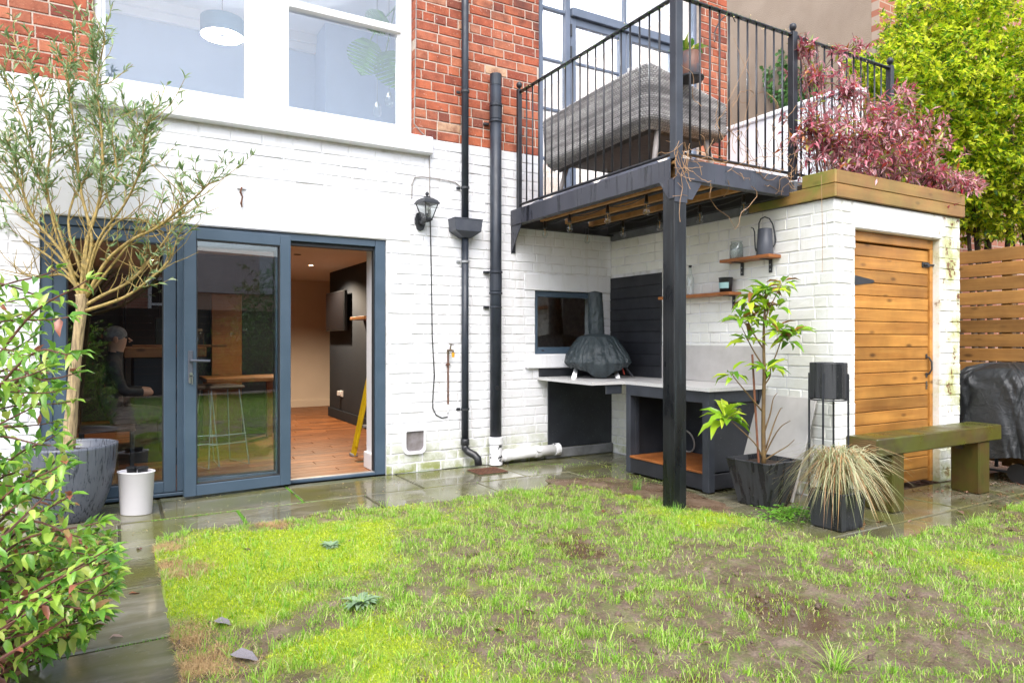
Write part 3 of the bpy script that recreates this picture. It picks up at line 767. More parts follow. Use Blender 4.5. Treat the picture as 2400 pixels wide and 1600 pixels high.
# folding doors
bd = empty('folding_door', (DX0, W, 0)); bd.parent = house; bd.location -= WL[house.name]
YB = W + .02
x_in1 = onY(880, 800, YB).x
part('frame', 'alu', bd, (DX0+.003, YB, .004, DX0+.075, YB+.08, 2.082), (x_in1, YB, .004, DX1-.003, YB+.08, 2.082), (DX0+.075, YB+.002, 2.02, x_in1, YB+.08, 2.082), (DX0+.075, YB+.002, .004, x_in1, YB+.08, .03), c=.005)
part('threshold', 'galv', bd, (1.23, YB+.01, .0302, x_in1, YB+.06, .036), c=.002)
part('jamb_seal', 'seal', bd, (x_in1-.011, YB+.03, .037, x_in1-.001, YB+.075, 2.018), (1.25, YB+.03, 1.985, x_in1-.012, YB+.075, 2.018), c=.003)
def leaf(name, x0, x1, y, z0, z1, m=None, st=.085, th=.058, par=bd):
    o = MB()
    for b in ((x0, y, z0, x0+st, y+th, z1), (x1-st, y, z0, x1, y+th, z1), (x0+st, y+.001, z1-st, x1-st, y+th-.001, z1), (x0+st, y+.001, z0, x1-st, y+th-.001, z0+st)):
        o.cbox(b[:3], b[3:], .004, m)
    lf = o.build(name, MT['alu'], par)
    o = MB()
    for b in ((x0+st, y+.008, z0+st, x0+st+.008, y+.05, z1-st), (x1-st-.008, y+.008, z0+st, x1-st, y+.05, z1-st), (x0+st+.008, y+.008, z1-st-.008, x1-st-.008, y+.05, z1-st), (x0+st+.008, y+.008, z0+st, x1-st-.008, y+.05, z0+st+.008)):
        o.box(b[:3], b[3:], m)
    o.build('gasket', MT['seal'], lf)
    o = MB(); o.box((x0+st-.004, y+.022, z0+st-.004), (x1-st+.004, y+.03, z1-st+.004), m); o.build('pane', MT['glass'], lf)
    return lf
p1 = onY(122, 800, YB).x; p2 = onY(413, 800, YB).x
leaf('door_leaf', p1, p2, YB+.012, .034, 2.016, st=.085)
leaf('door_leaf', p2+.006, 1.225, YB+.012, .034, 2.016)
# the open leaf, folded back over its neighbour, still a little ajar
hp = Vector((1.232, W-.02, 0)); lp = Vector((.438, W-.105, 0)); dv = lp - hp; wl_ = dv.length
ang = math.atan2(dv.y, dv.x)
om = TR(hp.x, hp.y, 0, ang)               # local +x runs from hinge to free edge, -y faces the house... flip
ol = leaf('door_leaf', 0, wl_, 0.0, .022, 2.045, m=om); ol['label'] = 'open leaf folded back against the glass'
hx = wl_ - .042
m = MB(); m.cbox((hx-.017, .058, .88), (hx+.017, .070, 1.12), .004, om); m.tube([om @ Vector(p) for p in ((hx, .07, 1.045), (hx, .105, 1.045), (hx-.012, .115, 1.045), (hx-.125, .115, 1.04))], .0095, 8)
m.build('handle', MT['zinc'], ol)
m = MB(); m.tube([om @ Vector(p) for p in ((hx, .07, .945), (hx, .09, .945))], .011, 10); m.tube([om @ (Vector((hx, .088, .932)) + Vector((math.cos(a)*.013, 0, math.sin(a)*.013))) for a in [k*math.pi/6 for k in range(13)]], .0022, 5, False)
m.cbox((hx-.012, .084, .865), (hx-.004, .087, .918), .001, om); m.cbox((hx+.002, .084, .875), (hx+.014, .087, .918), .001, om)
m.build('key', MT['steel'], ol)

# ---- rooms behind the glass
fl = MB().box((HX0+.25, W+.10, -.03), (HX1-.3, 12.75, .010)).build('interior_floor', MT['joint'], kind='structure')
bm_ = {}
for r in range(52):
    y0 = W + .105 + r*.13; x = HX0 + .3 - (r*.37 % 1.0)
    while x < 3.4:
        L = 1.2; key = 'b'
        if key not in bm_:
            t = MB(); t.cbox((-.598, -.0635, -.010), (.598, .0635, .008), .0025); bm_[key] = to_mesh('floor_board', t.V, t.F, MT['oak_floor'])
        px_, py_, d_ = proj(x+.6, y0+.065, .02)
        if -300 < px_ < 950 and y0 < 12.6 and x > HX0+.3 + .5: link('floor_board', bm_[key], fl, (x+.6, y0+.065, .012))
        x += 1.2
def room(name, mat, *boxes):
    o = MB()
    for b in boxes: o.box(b[:3], b[3:])
    return o.build(name, MT[mat], kind='structure')
XN = 2.88                                                            # charcoal wall
room('interior_ceiling', 'ceiling', (HX0+.25, W+.302, 2.24, HX1-.3, 12.75, 2.30))
room('interior_wall', 'cream', (HX0+.25, 12.2, .02, HX1-.3, 12.75, 2.24))
room('interior_wall', 'navy_wall', (HX0+.25, W+.302, .02, HX0+.35, 12.2, 2.24))
room('chimney_wall', 'navy_wall', (XN, W+.302, .02, XN+.12, 10.6, 2.24))
part('skirting_board', 'cream', fl, (HX0+.35, 12.17, .021, XN+2, 12.199, .14)); part('skirting_board', 'navy_wall', fl, (XN-.022, W+.33, .021, XN-.001, 10.62, .16))
rv = onY(876, 800, W+.12).x
room('door_reveal_wall', 'white_room', (rv+.012, W+.101, .02, rv+.09, W+.36, 2.238)); part('skirting_board', 'gloss_white', fl, (rv-.012, W+.11, .021, rv+.011, W+.375, .17), c=.006)
room('partition_wall', 'white_room', (rv+.09, W+.302, .02, XN-.001, W+.36, 2.238))
room('upper_floor', 'white_room', (HX0+.25, W+.302, 2.44, HX1-.3, 12.75, 2.50))
room('upper_ceiling', 'white_room', (HX0+.25, W+.302, 5.3, HX1-.3, 12.75, 5.40))
room('upper_wall', 'blue_room', (HX0+.25, 9.4, 2.50, 3.30, 9.5, 5.3))
room('upper_wall', 'white_room', (3.30, W+.302, 2.50, 3.42, 9.5, 5.3))
room('upper_wall', 'blue_room', (HX0+.25, W+.302, 2.5, HX0+.35, 9.4, 5.3))
room('chimney_breast', 'blue_room', (2.35, 8.85, 2.5, 3.298, 9.398, 5.3))
room('cornice', 'white_room', (HX0+.36, 9.28, 5.18, 2.349, 9.398, 5.298), (HX0+.36, 9.33, 5.08, 2.349, 9.397, 5.178))
room('balcony_room_wall', 'white_room', (3.42, 9.6, 2.5, HX1-.3, 9.7, 5.3))

# ---- the brick store
shed = empty('brick_store', ((XR+XE)/2, YS, 0), 'white painted brick store with a pine door and timber edged planter roof', 'store')
ZS = 2.25
dX0, dX1 = onY(2004, 532, YS).x, onY(2203, 562, YS).x; dZ = 2.045
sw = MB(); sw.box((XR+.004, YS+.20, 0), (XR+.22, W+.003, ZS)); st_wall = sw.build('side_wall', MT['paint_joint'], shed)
fwm = MB()
for a, b, c, d in wall_cells(XR+.004, XE, 0, ZS, [(dX0, dX1, -.1, dZ)]): fwm.box((a, YS+.004, c), (b, YS+.199, d))
sf_wall = fwm.build('front_wall', MT['shed_paint'], shed)
MB().box((XE-.2, YS+.20, 0), (XE-.003, W, ZS)).build('side_wall', MT['shed_paint'], shed)
MB().box((XR+.22, YS+.20, 2.14), (XE-.2, W, ZS-.002)).build('roof', MT['slate'], shed)
jobs = []
BLK = (YS-.3, YS+.16, 0, 0)
for (u, z, L, H) in lay(-W+.003, -YS, ZS-25*CO, ZS, [(-5.8, -5.02, .83, 1.862)], seed=11, flip=1):
    jobs.append((st_wall, MT['shed_paint'], 'X', XR+.004, -u, z, L, H, random.uniform(.003, .007), .0))
for (u, z, L, H) in lay(XR, XE, ZS-25*CO, ZS, [(dX0-.03, dX1+.03, dZ, ZS), (dX0, dX1, -.1, dZ)], seed=12):
    rv_ = .12 if abs(u - dX1) < .01 else 0.0
    jobs.append((sf_wall, MT['shed_paint'], 'Y', YS+.004, u, z, L, H, random.uniform(.003, .009), rv_))
place_bricks(jobs, 300, 'brickwork')
part('door_lintel', 'shed_paint', shed, (dX0-.03, YS-.006, dZ+.002, dX1+.03, YS+.15, ZS-.004), c=.008)
# door of horizontal boards
door = empty('door', (dX0, YS+.07, 0)); door.parent = shed; door.location -= WL[shed.name]
part('door_frame', 'door_board', shed, (dX0+.003, YS+.055, 1.965, dX1-.003, YS+.14, dZ-.002), (dX0+.003, YS+.055, .004, dX0+.03, YS+.14, 1.964), (dX1-.045, YS+.055, .004, dX1-.003, YS+.14, 1.964))
nb = 19; bh = (1.955-.02)/nb; bx0, bx1 = dX0+.034, dX1-.049
t = MB(); Lb = bx1-bx0
t.cbox((-Lb/2, -.011, .001), (Lb/2, .011, bh-.003), .005); bme = to_mesh('board', t.V, t.F, MT['door_board'])
for k in range(nb): link('board', bme, door, ((bx0+bx1)/2, YS+.082+random.uniform(-.001, .001), .02+k*bh))
part('backing', 'seal', door, (bx0+.01, YS+.094, .03, bx1-.01, YS+.11, 1.95))
hz = onY(2012, 657, YS+.07).z
m = MB(); m.cbox((dX0+.012, YS+.048, hz-.085), (dX0+.034, YS+.0545, hz+.085), .002)
m.prism([(0, -.045), (0, .045), (.30, .012), (.32, 0), (.30, -.012)], .005, TR(dX0+.036, YS+.0705, hz, 0, R(90)))
m.build('hinge', MT['black_iron'], door)
bz = onY(2180, 622, YS+.07).z
m = MB(); m.cbox((bx1-.10, YS+.060, bz-.022), (bx1+.0, YS+.070, bz+.022), .003); m.tube([(bx1-.09, YS+.052, bz), (bx1+.05, YS+.052, bz)], .008, 8); m.tube([(bx1-.05, YS+.052, bz), (bx1-.05, YS+.03, bz-.02)], .006, 6); m.build('bolt', MT['black_iron'], door)
hz2 = onY(2190, 856, YS+.07).z
m = MB(); m.tube([(bx1-.03, YS+.070, hz2+.075), (bx1-.03, YS+.045, hz2+.068), (bx1-.022, YS+.028, hz2+.03), (bx1-.022, YS+.028, hz2-.03), (bx1-.03, YS+.045, hz2-.068), (bx1-.03, YS+.070, hz2-.075)], .0075, 8)
m.cbox((bx1-.042, YS+.064, hz2+.06), (bx1-.018, YS+.071, hz2+.10), .003); m.cbox((bx1-.042, YS+.064, hz2-.10), (bx1-.018, YS+.071, hz2-.06), .003); m.build('handle', MT['black_iron'], door)
m = MB(); m.cbox((bx1-.04, YS+.066, hz2-.20), (bx1-.016, YS+.071, hz2-.13), .003); m.sphere((bx1-.028, YS+.064, hz2-.165), .007); m.build('keyhole', MT['brass'], door)
# timber upstand round the roof
for k in range(2):
    z0 = ZS + .004 + k*.102
    t = MB(); t.cbox((XR-.012, YS-.032, z0), (XE+.02, YS-.004, z0+.098), .004); t.build('roof_board', MT['planter_x'], shed)
t = MB(); t.cbox((XR-.034, YS-.032, ZS+.004), (XR-.0125, 3.93, ZS+.102), .004); t.build('roof_board', MT['planter_y'], shed)
t = MB(); t.cbox((XR-.034, YS-.032, ZS+.106), (XR-.0125, 3.42, ZS+.204), .004); t.build('roof_board', MT['planter_y'], shed)
MB().box((XR+.02, YS, ZS+.004), (XE, 3.50, ZS+.15)).build('planter_soil', MT['compost'], shed)
MB().cbox((XR-.01, 3.501, ZS+.004), (XE, W-.002, ZS+.19), .004).build('roof_terrace', MT['slate'], shed)

# ---- neighbours
par_ = MB(); par_.cbox((6.37, 4.22, 0), (6.60, W+.3, 3.70), .01); par_.cbox((6.345, 4.19, 3.70), (6.63, W+.32, 3.755), .012)
par_.build('parapet_wall', MT['paint_dirty'], loc=(6.48, 4.6, 0), label='white painted parapet wall beside the roof terrace behind the railing', cat='wall')
nb_ = empty('neighbouring_building', (9, 6.5, 0), 'beige rough rendered building beyond the white parapet wall', 'building')
MB().box((8.0, 5.02, 0), (10.4, 11.5, 7.5)).build('wall', MT['render_beige'], nb_)
MB().box((7.95, 4.98, 7.501), (10.45, 11.5, 7.65)).build('roof', MT['slate'], nb_)
nb2 = empty('terraced_house', (12, 4.95, 0), 'brick house seen above and beyond the yellow green hedge', 'house')
MB().box((8.004, 4.92, 0), (16, 5.018, 7.5)).build('wall', MT['far_brick'], nb2)
MB().box((8.0, 4.85, 7.501), (16, 4.975, 7.66)).build('roof', MT['slate'], nb2)
# house and fence across the garden, seen only in the glass
oh = empty('opposite_house', (-3, -13, 0), 'brick house across the garden mirrored in the folding door glass', 'house')
MB().box((-14, -20, 0), (4.3, -13, 7.0)).build('wall', MT['far_brick'], oh)
for x in (-10.5, -6.2, -2.6, .9):
    for z in (1.5, 4.4):
        o = part('window', 'gloss_white', oh, (x, -13.02, z, x+1.3, -12.92, z+1.7)); MB().box((x+.1, -12.918, z+.1), (x+1.2, -12.91, z+.8)).build('pane', MT['tv'], o); MB().box((x+.1, -12.918, z+.88), (x+1.2, -12.91, z+1.6)).build('pane', MT['tv'], o)
m = MB(); m.add([(-14.2,-12.8,7.0),(4.5,-12.8,7.0),(4.5,-16.5,9.4),(-14.2,-16.5,9.4),(4.5,-20.2,7.0),(-14.2,-20.2,7.0)], [(0,1,2,3),(3,2,4,5),(1,4,2),(0,3,5)]); m.build('roof', MT['slate'], oh)
lc = empty('low_cottage', (8.5, -20, 0), 'low slate roofed building across the garden mirrored in the open door leaf', 'house'); MB().box((4.6, -26, 0), (16, -19, 3.2)).build('wall', MT['render_beige'], lc); m = MB(); m.add([(4.5,-18.8,3.2),(16.2,-18.8,3.2),(16.2,-22.5,5.4),(4.5,-22.5,5.4),(16.2,-26.2,3.2),(4.5,-26.2,3.2)], [(0,1,2,3),(3,2,4,5),(1,4,2),(0,3,5)]); m.build('roof', MT['slate'], lc)
bf = empty('garden_fence', (0, -4.2, 0), 'dark slatted fence along the far end of the garden, mirrored in the glass', 'fence')
t = MB(); t.cbox((-1.5, -.012, 0), (1.5, .012, .146), .003); fme = to_mesh('slat', t.V, t.F, MT['joist'])
for i in range(6):
    for k in range(12): link('slat', fme, bf, (-7.5+i*3.0, -4.2, .05+k*.15))
    MB().cbox((-9.05+i*3.0, -4.18, 0), (-8.95+i*3.0, -4.08, 1.95), .006).build('post', MT['joist'], bf)

# ---- boundary fence on the right
XF = 7.3
fence = empty('timber_fence', (XF, 3.6, 0), 'golden pine fence of horizontal boards behind the covered barbecue', 'fence')
t = MB(); t.cbox((-.012, -2.2, 0), (.012, 2.2, .122), .004); fme = to_mesh('fence_board', t.V, t.F, MT['fence_board'])
for k in range(15): link('fence_board', fme, fence, (XF + random.uniform(-.002, .002), 3.5, .04+k*.1365))
for y in (1.5, 3.2, 4.9): MB().cbox((XF+.016, y, 0), (XF+.10, y+.09, 2.08), .005).build('post', MT['fence_board'], fence)
# =================================================================== BALCONY
BX, BY = 3.345, 3.505                       # outer faces of the balcony
bal = empty('balcony', (3.39, 3.56, 0), 'charcoal steel balcony on a black timber post with a baluster railing', 'balcony')
MB().cbox((3.335, 3.512, -.02), (3.452, 3.63, 2.30), .006).build('post', MT['post_black'], bal)
t = MB(); t.cbox((BX, BY+.07, 2.313), (BX+.012, W-.012, 2.462), .003); t.cbox((BX+.012, BY+.07, 2.313), (BX+.075, W-.012, 2.325), .003); t.cbox((BX+.012, BY+.07, 2.45), (BX+.06, W-.012, 2.461), .003); t.build('side_beam', MT['beam'], bal)
t = MB(); t.cbox((BX-.004, BY+.05, 2.318), (BX-.001, BY+.075, 2.458), .001); t.build('weld_strip', MT['beam'], bal)
t = MB(); t.cbox((BX, BY, 2.313), (4.53, BY+.012, 2.462), .003); t.cbox((BX+.001, BY+.012, 2.313), (4.53, BY+.07, 2.325), .003); t.build('front_beam', MT['beam'], bal)
for z, pts in ((2.30, 0),):
    m = MB(); m.prism([(0,0),(-.145,0),(-.05,-.135),(0,-.135)], .008, TR(3.3352, 3.512, 2.313, R(-90), R(90))); m.build('bracket', MT['beam'], bal)
    m = MB(); m.prism([(0,0),(.15,0),(.055,-.13),(0,-.13)], .008, TR(3.452, 3.520, 2.313, 0, R(90))); m.prism([(0,.003),(-.117,.003),(-.117,-.16),(0,-.16)], .006, TR(3.452, 3.5118, 2.313, 0, R(90))); m.build('bracket', MT['beam'], bal)
    m = MB(); m.prism([(0,0),(-.20,0),(0,-.27)], .008, TR(BX+.012, W-.001, 2.312, R(90), R(90))); m.cbox((BX+.012, W-.012, 2.05), (BX+.06, W-.001, 2.312), .003); m.build('bracket', MT['beam'], bal)
MB().cbox((BX+.08, W-.06, 2.30), (XR-.01, W-.001, 2.42), .004).build('wall_plate', MT['joist'], bal)
for k in range(3):
    x = 3.70 + k*.30
    j = MB().cbox((x, BY+.072, 2.362), (x+.05, W-.062, 2.43), .004).build('joist', MT['joist'], bal)
    MB().cbox((x-.045, BY+.075, 2.375), (x-.001, W-.063, 2.429), .002).build('batten', MT['deck_under'], j)
MB().cbox((BX+.080, BY+.075, 2.345), (BX+.120, W-.063, 2.429), .002).build('batten', MT['deck_under'], bal)
MB().cbox((XR-.10, BY+.072, 2.315), (XR-.036, W-.062, 2.43), .004).build('joist', MT['joist'], bal)
t = MB(); t.cbox((-.585, -.069, 0), (.585, .069, .024), .003); dme = to_mesh('deck_board', t.V, t.F, MT['deck_under'])
n = int((W-.07-BY-.02)/.144)
for k in range(n): link('deck_board', dme, bal, (BX+.027+.59, BY+.10+k*.144, 2.4305))
ZR = 3.61; NX, NY = 3.40, 3.555
MB().cbox((3.362, 3.522, 2.462), (3.43, 3.59, 4.6), .005).build('newel', MT['dark_paint'], bal)
def newel(x, y, z0, z1, s=.042):
    o = MB().cbox((x-s/2, y-s/2, z0), (x+s/2, y+s/2, z1), .004).build('newel', MT['black_metal'], bal)
    m = MB(); m.lathe([(.012, 0), (.012, .012), (.02, .016), (.027, .03), (.029, .043), (.024, .060), (.012, .070), (.002, .073)], 14, (x, y, z1)); m.build('finial', MT['black_metal'], o, smooth=True)
newel(3.392, 5.70, 2.462, ZR+.02)
newel(4.634, NY, 2.462, ZR+.02, .055); newel(5.945, NY, 2.44, ZR+.02, .05)
def rails(a, b):
    a, b = Vector(a), Vector(b); d = b-a; L = d.length; m = TR(a.x, a.y, 0, math.atan2(d.y, d.x))
    for z in (2.505, ZR-.012): MB().cbox((0, -.019, z), (L, .019, z+.012), .002, m).build('rail', MT['black_metal'], bal)
rails((NX, 5.678, 0), (NX, 3.592, 0)); rails((3.432, NY, 0), (4.606, NY, 0)); rails((4.662, NY, 0), (5.919, NY, 0))
t = MB(); t.tube([(0,0,2.517), (0,0,ZR-.0125)], .0075, 8); bme2 = to_mesh('baluster', t.V, t.F, MT['black_metal'], True)
for k in range(18): link('baluster', bme2, bal, (NX, 5.575-k*.1085, 0))
for k in range(11): link('baluster', bme2, bal, (3.525+k*.0985, NY, 0))
for k in range(12): link('baluster', bme2, bal, (4.735+k*.098, NY, 0))

# festoon bulbs under the floor
bulbs = [(1335,529),(1424,509),(1515,487),(1460,542),(1376,558),(1277,544),(1546,526),(1640,509),(1743,487)]
bp = [onZ(x, y, 2.235) for x, y in bulbs]
fest = empty('festoon_lights', (3.8, 4.6, 2.41), 'string of clear filament bulbs hung beneath the balcony floor', 'string lights')
order = [5, 0, 1, 2, 6, 3, 4]; cp = []
seq = [bp[i] for i in (5, 0, 1, 2)], [bp[i] for i in (4, 3, 6, 7, 8)]
m = MB()
for s in seq:
    P = []
    for a, b in zip(s, s[1:]):
        for k in range(6):
            f = k/6; q = a.lerp(b, f); P.append((q.x, q.y, 2.325 - .03*math.sin(math.pi*f)))
    P.append((s[-1].x, s[-1].y, 2.325)); m.tube(P, .004, 5)
m.build('cable', MT['cable_black'], fest)
for b in bp:
    h = MB(); h.lathe([(.008, .105), (.014, .10), (.014, .055), (.017, .05), (.017, .035)], 10, b); ho = h.build('bulb_holder', MT['black_plastic'], fest, smooth=True)
    h = MB(); h.lathe([(.012, .036), (.014, .025), (.024, .0), (.029, -.02), (.027, -.04), (.015, -.055), (.001, -.059)], 14, b, caps=False); h.build('bulb', MT['glass_jar'], fest, smooth=True)
    h = MB(); h.tube([b+Vector((0,0,.03)), b+Vector((.003,0,-.005)), b+Vector((0,0,-.035))], .0035, 5); h.build('filament', MT['filament'], ho)

# fairy lights wound round the rail
fl_ = empty('fairy_lights', (3.4, 3.6, ZR), 'green wire fairy lights wound round the balcony handrail', 'fairy lights')
m = MB(); led = MB(); rr = random.Random(4)
for (a, b) in (((NX, 5.66), (NX, 3.62)), ((3.46, NY), (4.58, NY)), ((4.68, NY), (5.7, NY))):
    a = Vector((*a, ZR-.006)); b = Vector((*b, ZR-.006)); L = (b-a).length; n = int(L/.012); P = []
    d = (b-a).normalized(); sd_ = Vector((-d.y, d.x, 0))
    for i in range(n):
        f = i/n; an = f*L/.05*6.28 + rr.uniform(-.5, .5)
        q = a.lerp(b, f) + sd_*math.cos(an)*.024 + Vector((0,0,1))*math.sin(an)*.014; P.append(q)
        if i % 5 == 0:
            e = q + sd_*rr.uniform(-.02, .02) + Vector((0,0,rr.uniform(-.045, .03))) + d*rr.uniform(-.02, .02)
            m.tube([q, e], .0016, 3); led.sphere(e, .003, 5, 4)
    m.tube(P, .0018, 4, False)
m.build('wire', MT['leaf_ivy'], fl_); led.build('led', MT['led'], fl_, kind='stuff')

# rattan sofa with its back to the railing
sofa = empty('rattan_sofa', (3.9, 4.7, ZD), 'grey woven rattan sofa with its back to the balcony railing', 'sofa')
path = [(3.53, 5.50), (3.525, 4.10)] + [(3.525+.10*(1-math.cos(a)), 4.10-.10*math.sin(a)) for a in [k*math.pi/16 for k in range(1, 9)]] + [(4.38, 4.0)]
pl = [Vector((x, y, 0)) for x, y in path]; cum = [0]
for a, b in zip(pl, pl[1:]): cum.append(cum[-1]+(b-a).length)
PT = cum[-1]
def sof(u, v, off=0.0):
    s = u*PT
    for i in range(len(pl)-1):
        if s <= cum[i+1] or i == len(pl)-2:
            f = (s-cum[i])/(cum[i+1]-cum[i]); q = pl[i].lerp(pl[i+1], f); d = (pl[i+1]-pl[i]).normalized(); break
    nrm = Vector((d.y, -d.x, 0)); nrm = -nrm if (q + nrm*.1 - Vector((4.0, 4.8, 0))).length < (q - Vector((4.0, 4.8, 0))).length else nrm
    k = min(1, max(0, (s-1.35)/.35)); zt_ = 3.30 + .045*math.sin(min(1, s/1.45)*math.pi/2) if s < 1.5 else 3.345 - .19*min(1, (s-1.5)/(PT-1.5))
    zb_ = 2.80 + .05*min(1, s/1.5)
    vb = max(0, .18-v)/.18; tuck = .09*vb*vb
    vt = max(0, v-.93)/.07; tuck += .03*vt*vt
    end = .07*max(0, 1-s/.10)*(1-v)
    z = zb_ + (zt_-zb_)*v
    return q + nrm*(off-tuck) + Vector((0, -end, z))
m = MB(); m.grid(lambda u, v: sof(u, v), 40, 12); m.grid(lambda u, v: sof(u, v, -.07), 40, 12); m.grid(lambda u, v: sof(u, 1.0, -.07*v), 40, 1); m.build('back_shell', MT['rattan_dark'], sofa)
m = MB(); nu, nv = 92, 30
for j in range(nv):
    for i in range(nu):
        a0 = (i + (.5 if j % 2 else 0) + .06)/nu; a1 = a0 + .88/nu
        if a1 > 1: continue
        v0, v1 = (j+.04)/nv, (j+.96)/nv
        q = [(a0, v0), (a1, v0), (a1, v1), (a0, v1)]
        ia, iv = (a1-a0)*.22, (v1-v0)*.2
        p = [(a0+ia, v0+iv), (a1-ia, v0+iv), (a1-ia, v1-iv), (a0+ia, v1-iv)]
        V = [sof(*c_, .001) for c_ in q] + [sof(*c_, .0075) for c_ in p]
        m.add(V, [(4,5,6,7)] + [(k, (k+1)%4, 4+(k+1)%4, 4+k) for k in range(4)])
m.build('weave', MT['rattan'], sofa, kind='stuff')
m = MB(); m.cbox((3.64, 4.06, 2.86), (4.36, 5.42, 2.92), .01); m.build('seat_frame', MT['rattan_dark'], sofa)
for (x, y, dx, dy) in ((3.66, 4.10, -.04, -.04), (4.30, 4.10, .04, -.04), (3.66, 5.36, -.04, .04), (4.30, 5.36, .04, .04)):
    m = MB(); m.tube([(x+.06*(1 if dx < 0 else -1), y, 2.858), (x+dx, y+dy, ZD+.006)], [.026, .016], 8); m.build('leg', MT['taupe_leg'], sofa, smooth=True)
m = MB(); m.cbox((3.66, 4.12, 2.92), (4.34, 5.40, 3.02), .03); m.build('cushion', MT['sheet'], sofa)

# crumpled grey sheet on the balcony floor
def sheet(u, v):
    y = 5.60 - u*1.85; x = 3.42 + v*.34
    h = .14*vnoise(np.array([x*1.0]), np.array([y]), .16, 5, 3)[0] + .10*vnoise(np.array([x]), np.array([y]), .5, 8, 2)[0] - .06
    e = min(1, v/.2, (1-v)/.2, u/.06, (1-u)/.06)
    return (x + .03*(vnoise(np.array([y]), np.array([x]), .1, 3, 2)[0]-.5), y, ZD+.012 + max(0, h)*max(0.05, e)*1.15)
m = MB(); m.grid(sheet, 90, 22); o = m.build('furniture_cover', MT['sheet'], loc=(3.6, 4.7, ZD), smooth=True, label='crumpled grey furniture cover lying on the balcony floor under the sofa', cat='cover')

# plant on its stand by the corner
ps = empty('plant_stand', (3.99, 3.76, ZD), 'slim black stand holding a brown pot on the balcony corner', 'plant stand')
q = atD(1618, 188, 5.30)
m = MB(); m.tube([(q.x, q.y, ZD+.02), (q.x, q.y, q.z)], .007, 8); m.build('stem', MT['black_metal'], ps)
m = MB(); m.lathe([(.10, 0), (.105, .008), (.105, .02), (.10, .022)], 24, (q.x, q.y, q.z)); m.build('tray', MT['black_metal'], ps)
m = MB(); m.lathe([(.11, 0), (.11, .014), (.02, .018)], 20, (q.x, q.y, ZD+.006)); m.build('base', MT['black_metal'], ps)
pp = empty('potted_plant', (q.x, q.y, q.z+.023), 'leafy green plant in a brown and black metal pot on the balcony', 'plant')
m = MB(); m.lathe([(.076, .001), (.08, .01), (.08, .185), (.074, .187), (.074, .16)], 24, (q.x, q.y, q.z+.023)); m.build('pot', MT['copper_pot'], pp, smooth=True)
m = MB(); m.lathe([(.073, .15), (.001, .165)], 16, (q.x, q.y, q.z+.023)); m.build('soil', MT['compost'], pp)

# =================================================================== WALL FITTINGS
# rainwater pipe
dp = empty('rainwater_pipe', (2.82, W-.05, 0), 'slim dark rainwater downpipe with hopper box beside the soil pipe', 'pipe')
pc = onY(1090, 600, W-.05).x; yy = W-.05
m = MB(); m.tube([(pc, yy, 5.6), (pc, yy, 2.25)], .034, 14); m.build('pipe', MT['black_pipe'], dp, smooth=True)
m = MB(); m.tube([(pc, yy, 2.16), (pc, yy, .235)], .034, 14); m.build('pipe', MT['black_pipe'], dp, smooth=True)
for z in (3.52, 2.62, 1.93, .55):
    m = MB(); m.lathe([(.035,-.012), (.041,-.010), (.041,.010), (.035,.012)], 14, (pc, yy, z)); m.cbox((pc-.07, W-.012, z-.012), (pc-.03, W-.002, z+.012), .003); m.build('clip', MT['black_iron'] if z != 1.93 else MT['galv'], dp)
hz0, hz1 = onY(1090, 557, W-.08).z, onY(1090, 515, W-.08).z
hx0, hx1 = onY(1066, 530, W-.15).x, onY(1131, 530, W-.15).x
V = [(hx0, W-.155, hz1), (hx1, W-.155, hz1), (hx1, W-.002, hz1), (hx0, W-.002, hz1), (hx0+.012, W-.148, hz0+.055), (hx1-.012, W-.148, hz0+.055), (hx1-.012, W-.002, hz0+.055), (hx0+.012, W-.002, hz0+.055), (pc-.045, W-.10, hz0), (pc+.045, W-.10, hz0), (pc+.045, W-.004, hz0), (pc-.045, W-.004, hz0)]
F = [(0,4,5,1),(1,5,6,2),(2,6,7,3),(3,7,4,0),(4,8,9,5),(5,9,10,6),(6,10,11,7),(7,11,8,4),(8,11,10,9)]
m = MB(); m.add(V, F); i = .008; m.cbox((hx0-.004, W-.159, hz1-.004), (hx1+.004, W-.149, hz1+.004), .002); m.cbox((hx0-.004, W-.149, hz1-.004), (hx0+.006, W-.003, hz1+.004), .002); m.cbox((hx1-.006, W-.149, hz1-.004), (hx1+.004, W-.003, hz1+.004), .002); m.box((hx0+.006, W-.149, hz1-.05), (hx1-.006, W-.004, hz1-.045)); m.build('hopper', MT['zinc'], dp)
e = onZ(1108, 1112, .05)
m = MB(); m.lathe([(.035, 0), (.042, .004), (.042, .055), (.036, .06)], 14, (pc, yy, .215)); m.tube([(pc, yy, .22), (pc, yy, .185), (pc+.02, yy-.02, .155), (pc+.065, yy-.07, .125), (pc+.085, yy-.095, .095), (pc+.088, yy-.105, .03)], .036, 14); m.build('shoe', MT['black_plastic'], dp, smooth=True)
# soil pipe
sp = empty('soil_pipe', (3.16, W-.075, 0), 'thick black soil pipe with white painted foot on the house wall', 'pipe')
sc_ = onY(1162, 500, W-.075).x; yy = W-.075
m = MB(); m.tube([(sc_, yy, 3.72), (sc_, yy, .27)], .055, 18); m.build('pipe', MT['black_pipe'], sp, smooth=True)
def collar(z0, z1, r=.062, mat='black_pipe'):
    m = MB(); m.lathe([(.054, z0), (r, z0+.006), (r, z1-.006), (.054, z1)], 18, (sc_, yy, 0)); m.build('collar', MT[mat], sp, smooth=False)
collar(3.62, 3.735, .057); collar(3.42, 3.46); collar(3.30, 3.42, .059); collar(3.27, 3.30, .064); collar(1.83, 1.86, .066); collar(1.66, 1.83, .060); collar(1.63, 1.66, .064); collar(1.50, 1.52, .060)
for z in (3.265, 1.845, 1.51): m = MB(); m.cbox((sc_-.10, W-.03, z-.012), (sc_-.045, W-.002, z+.012), .003); m.build('clip', MT['black_iron'], sp)
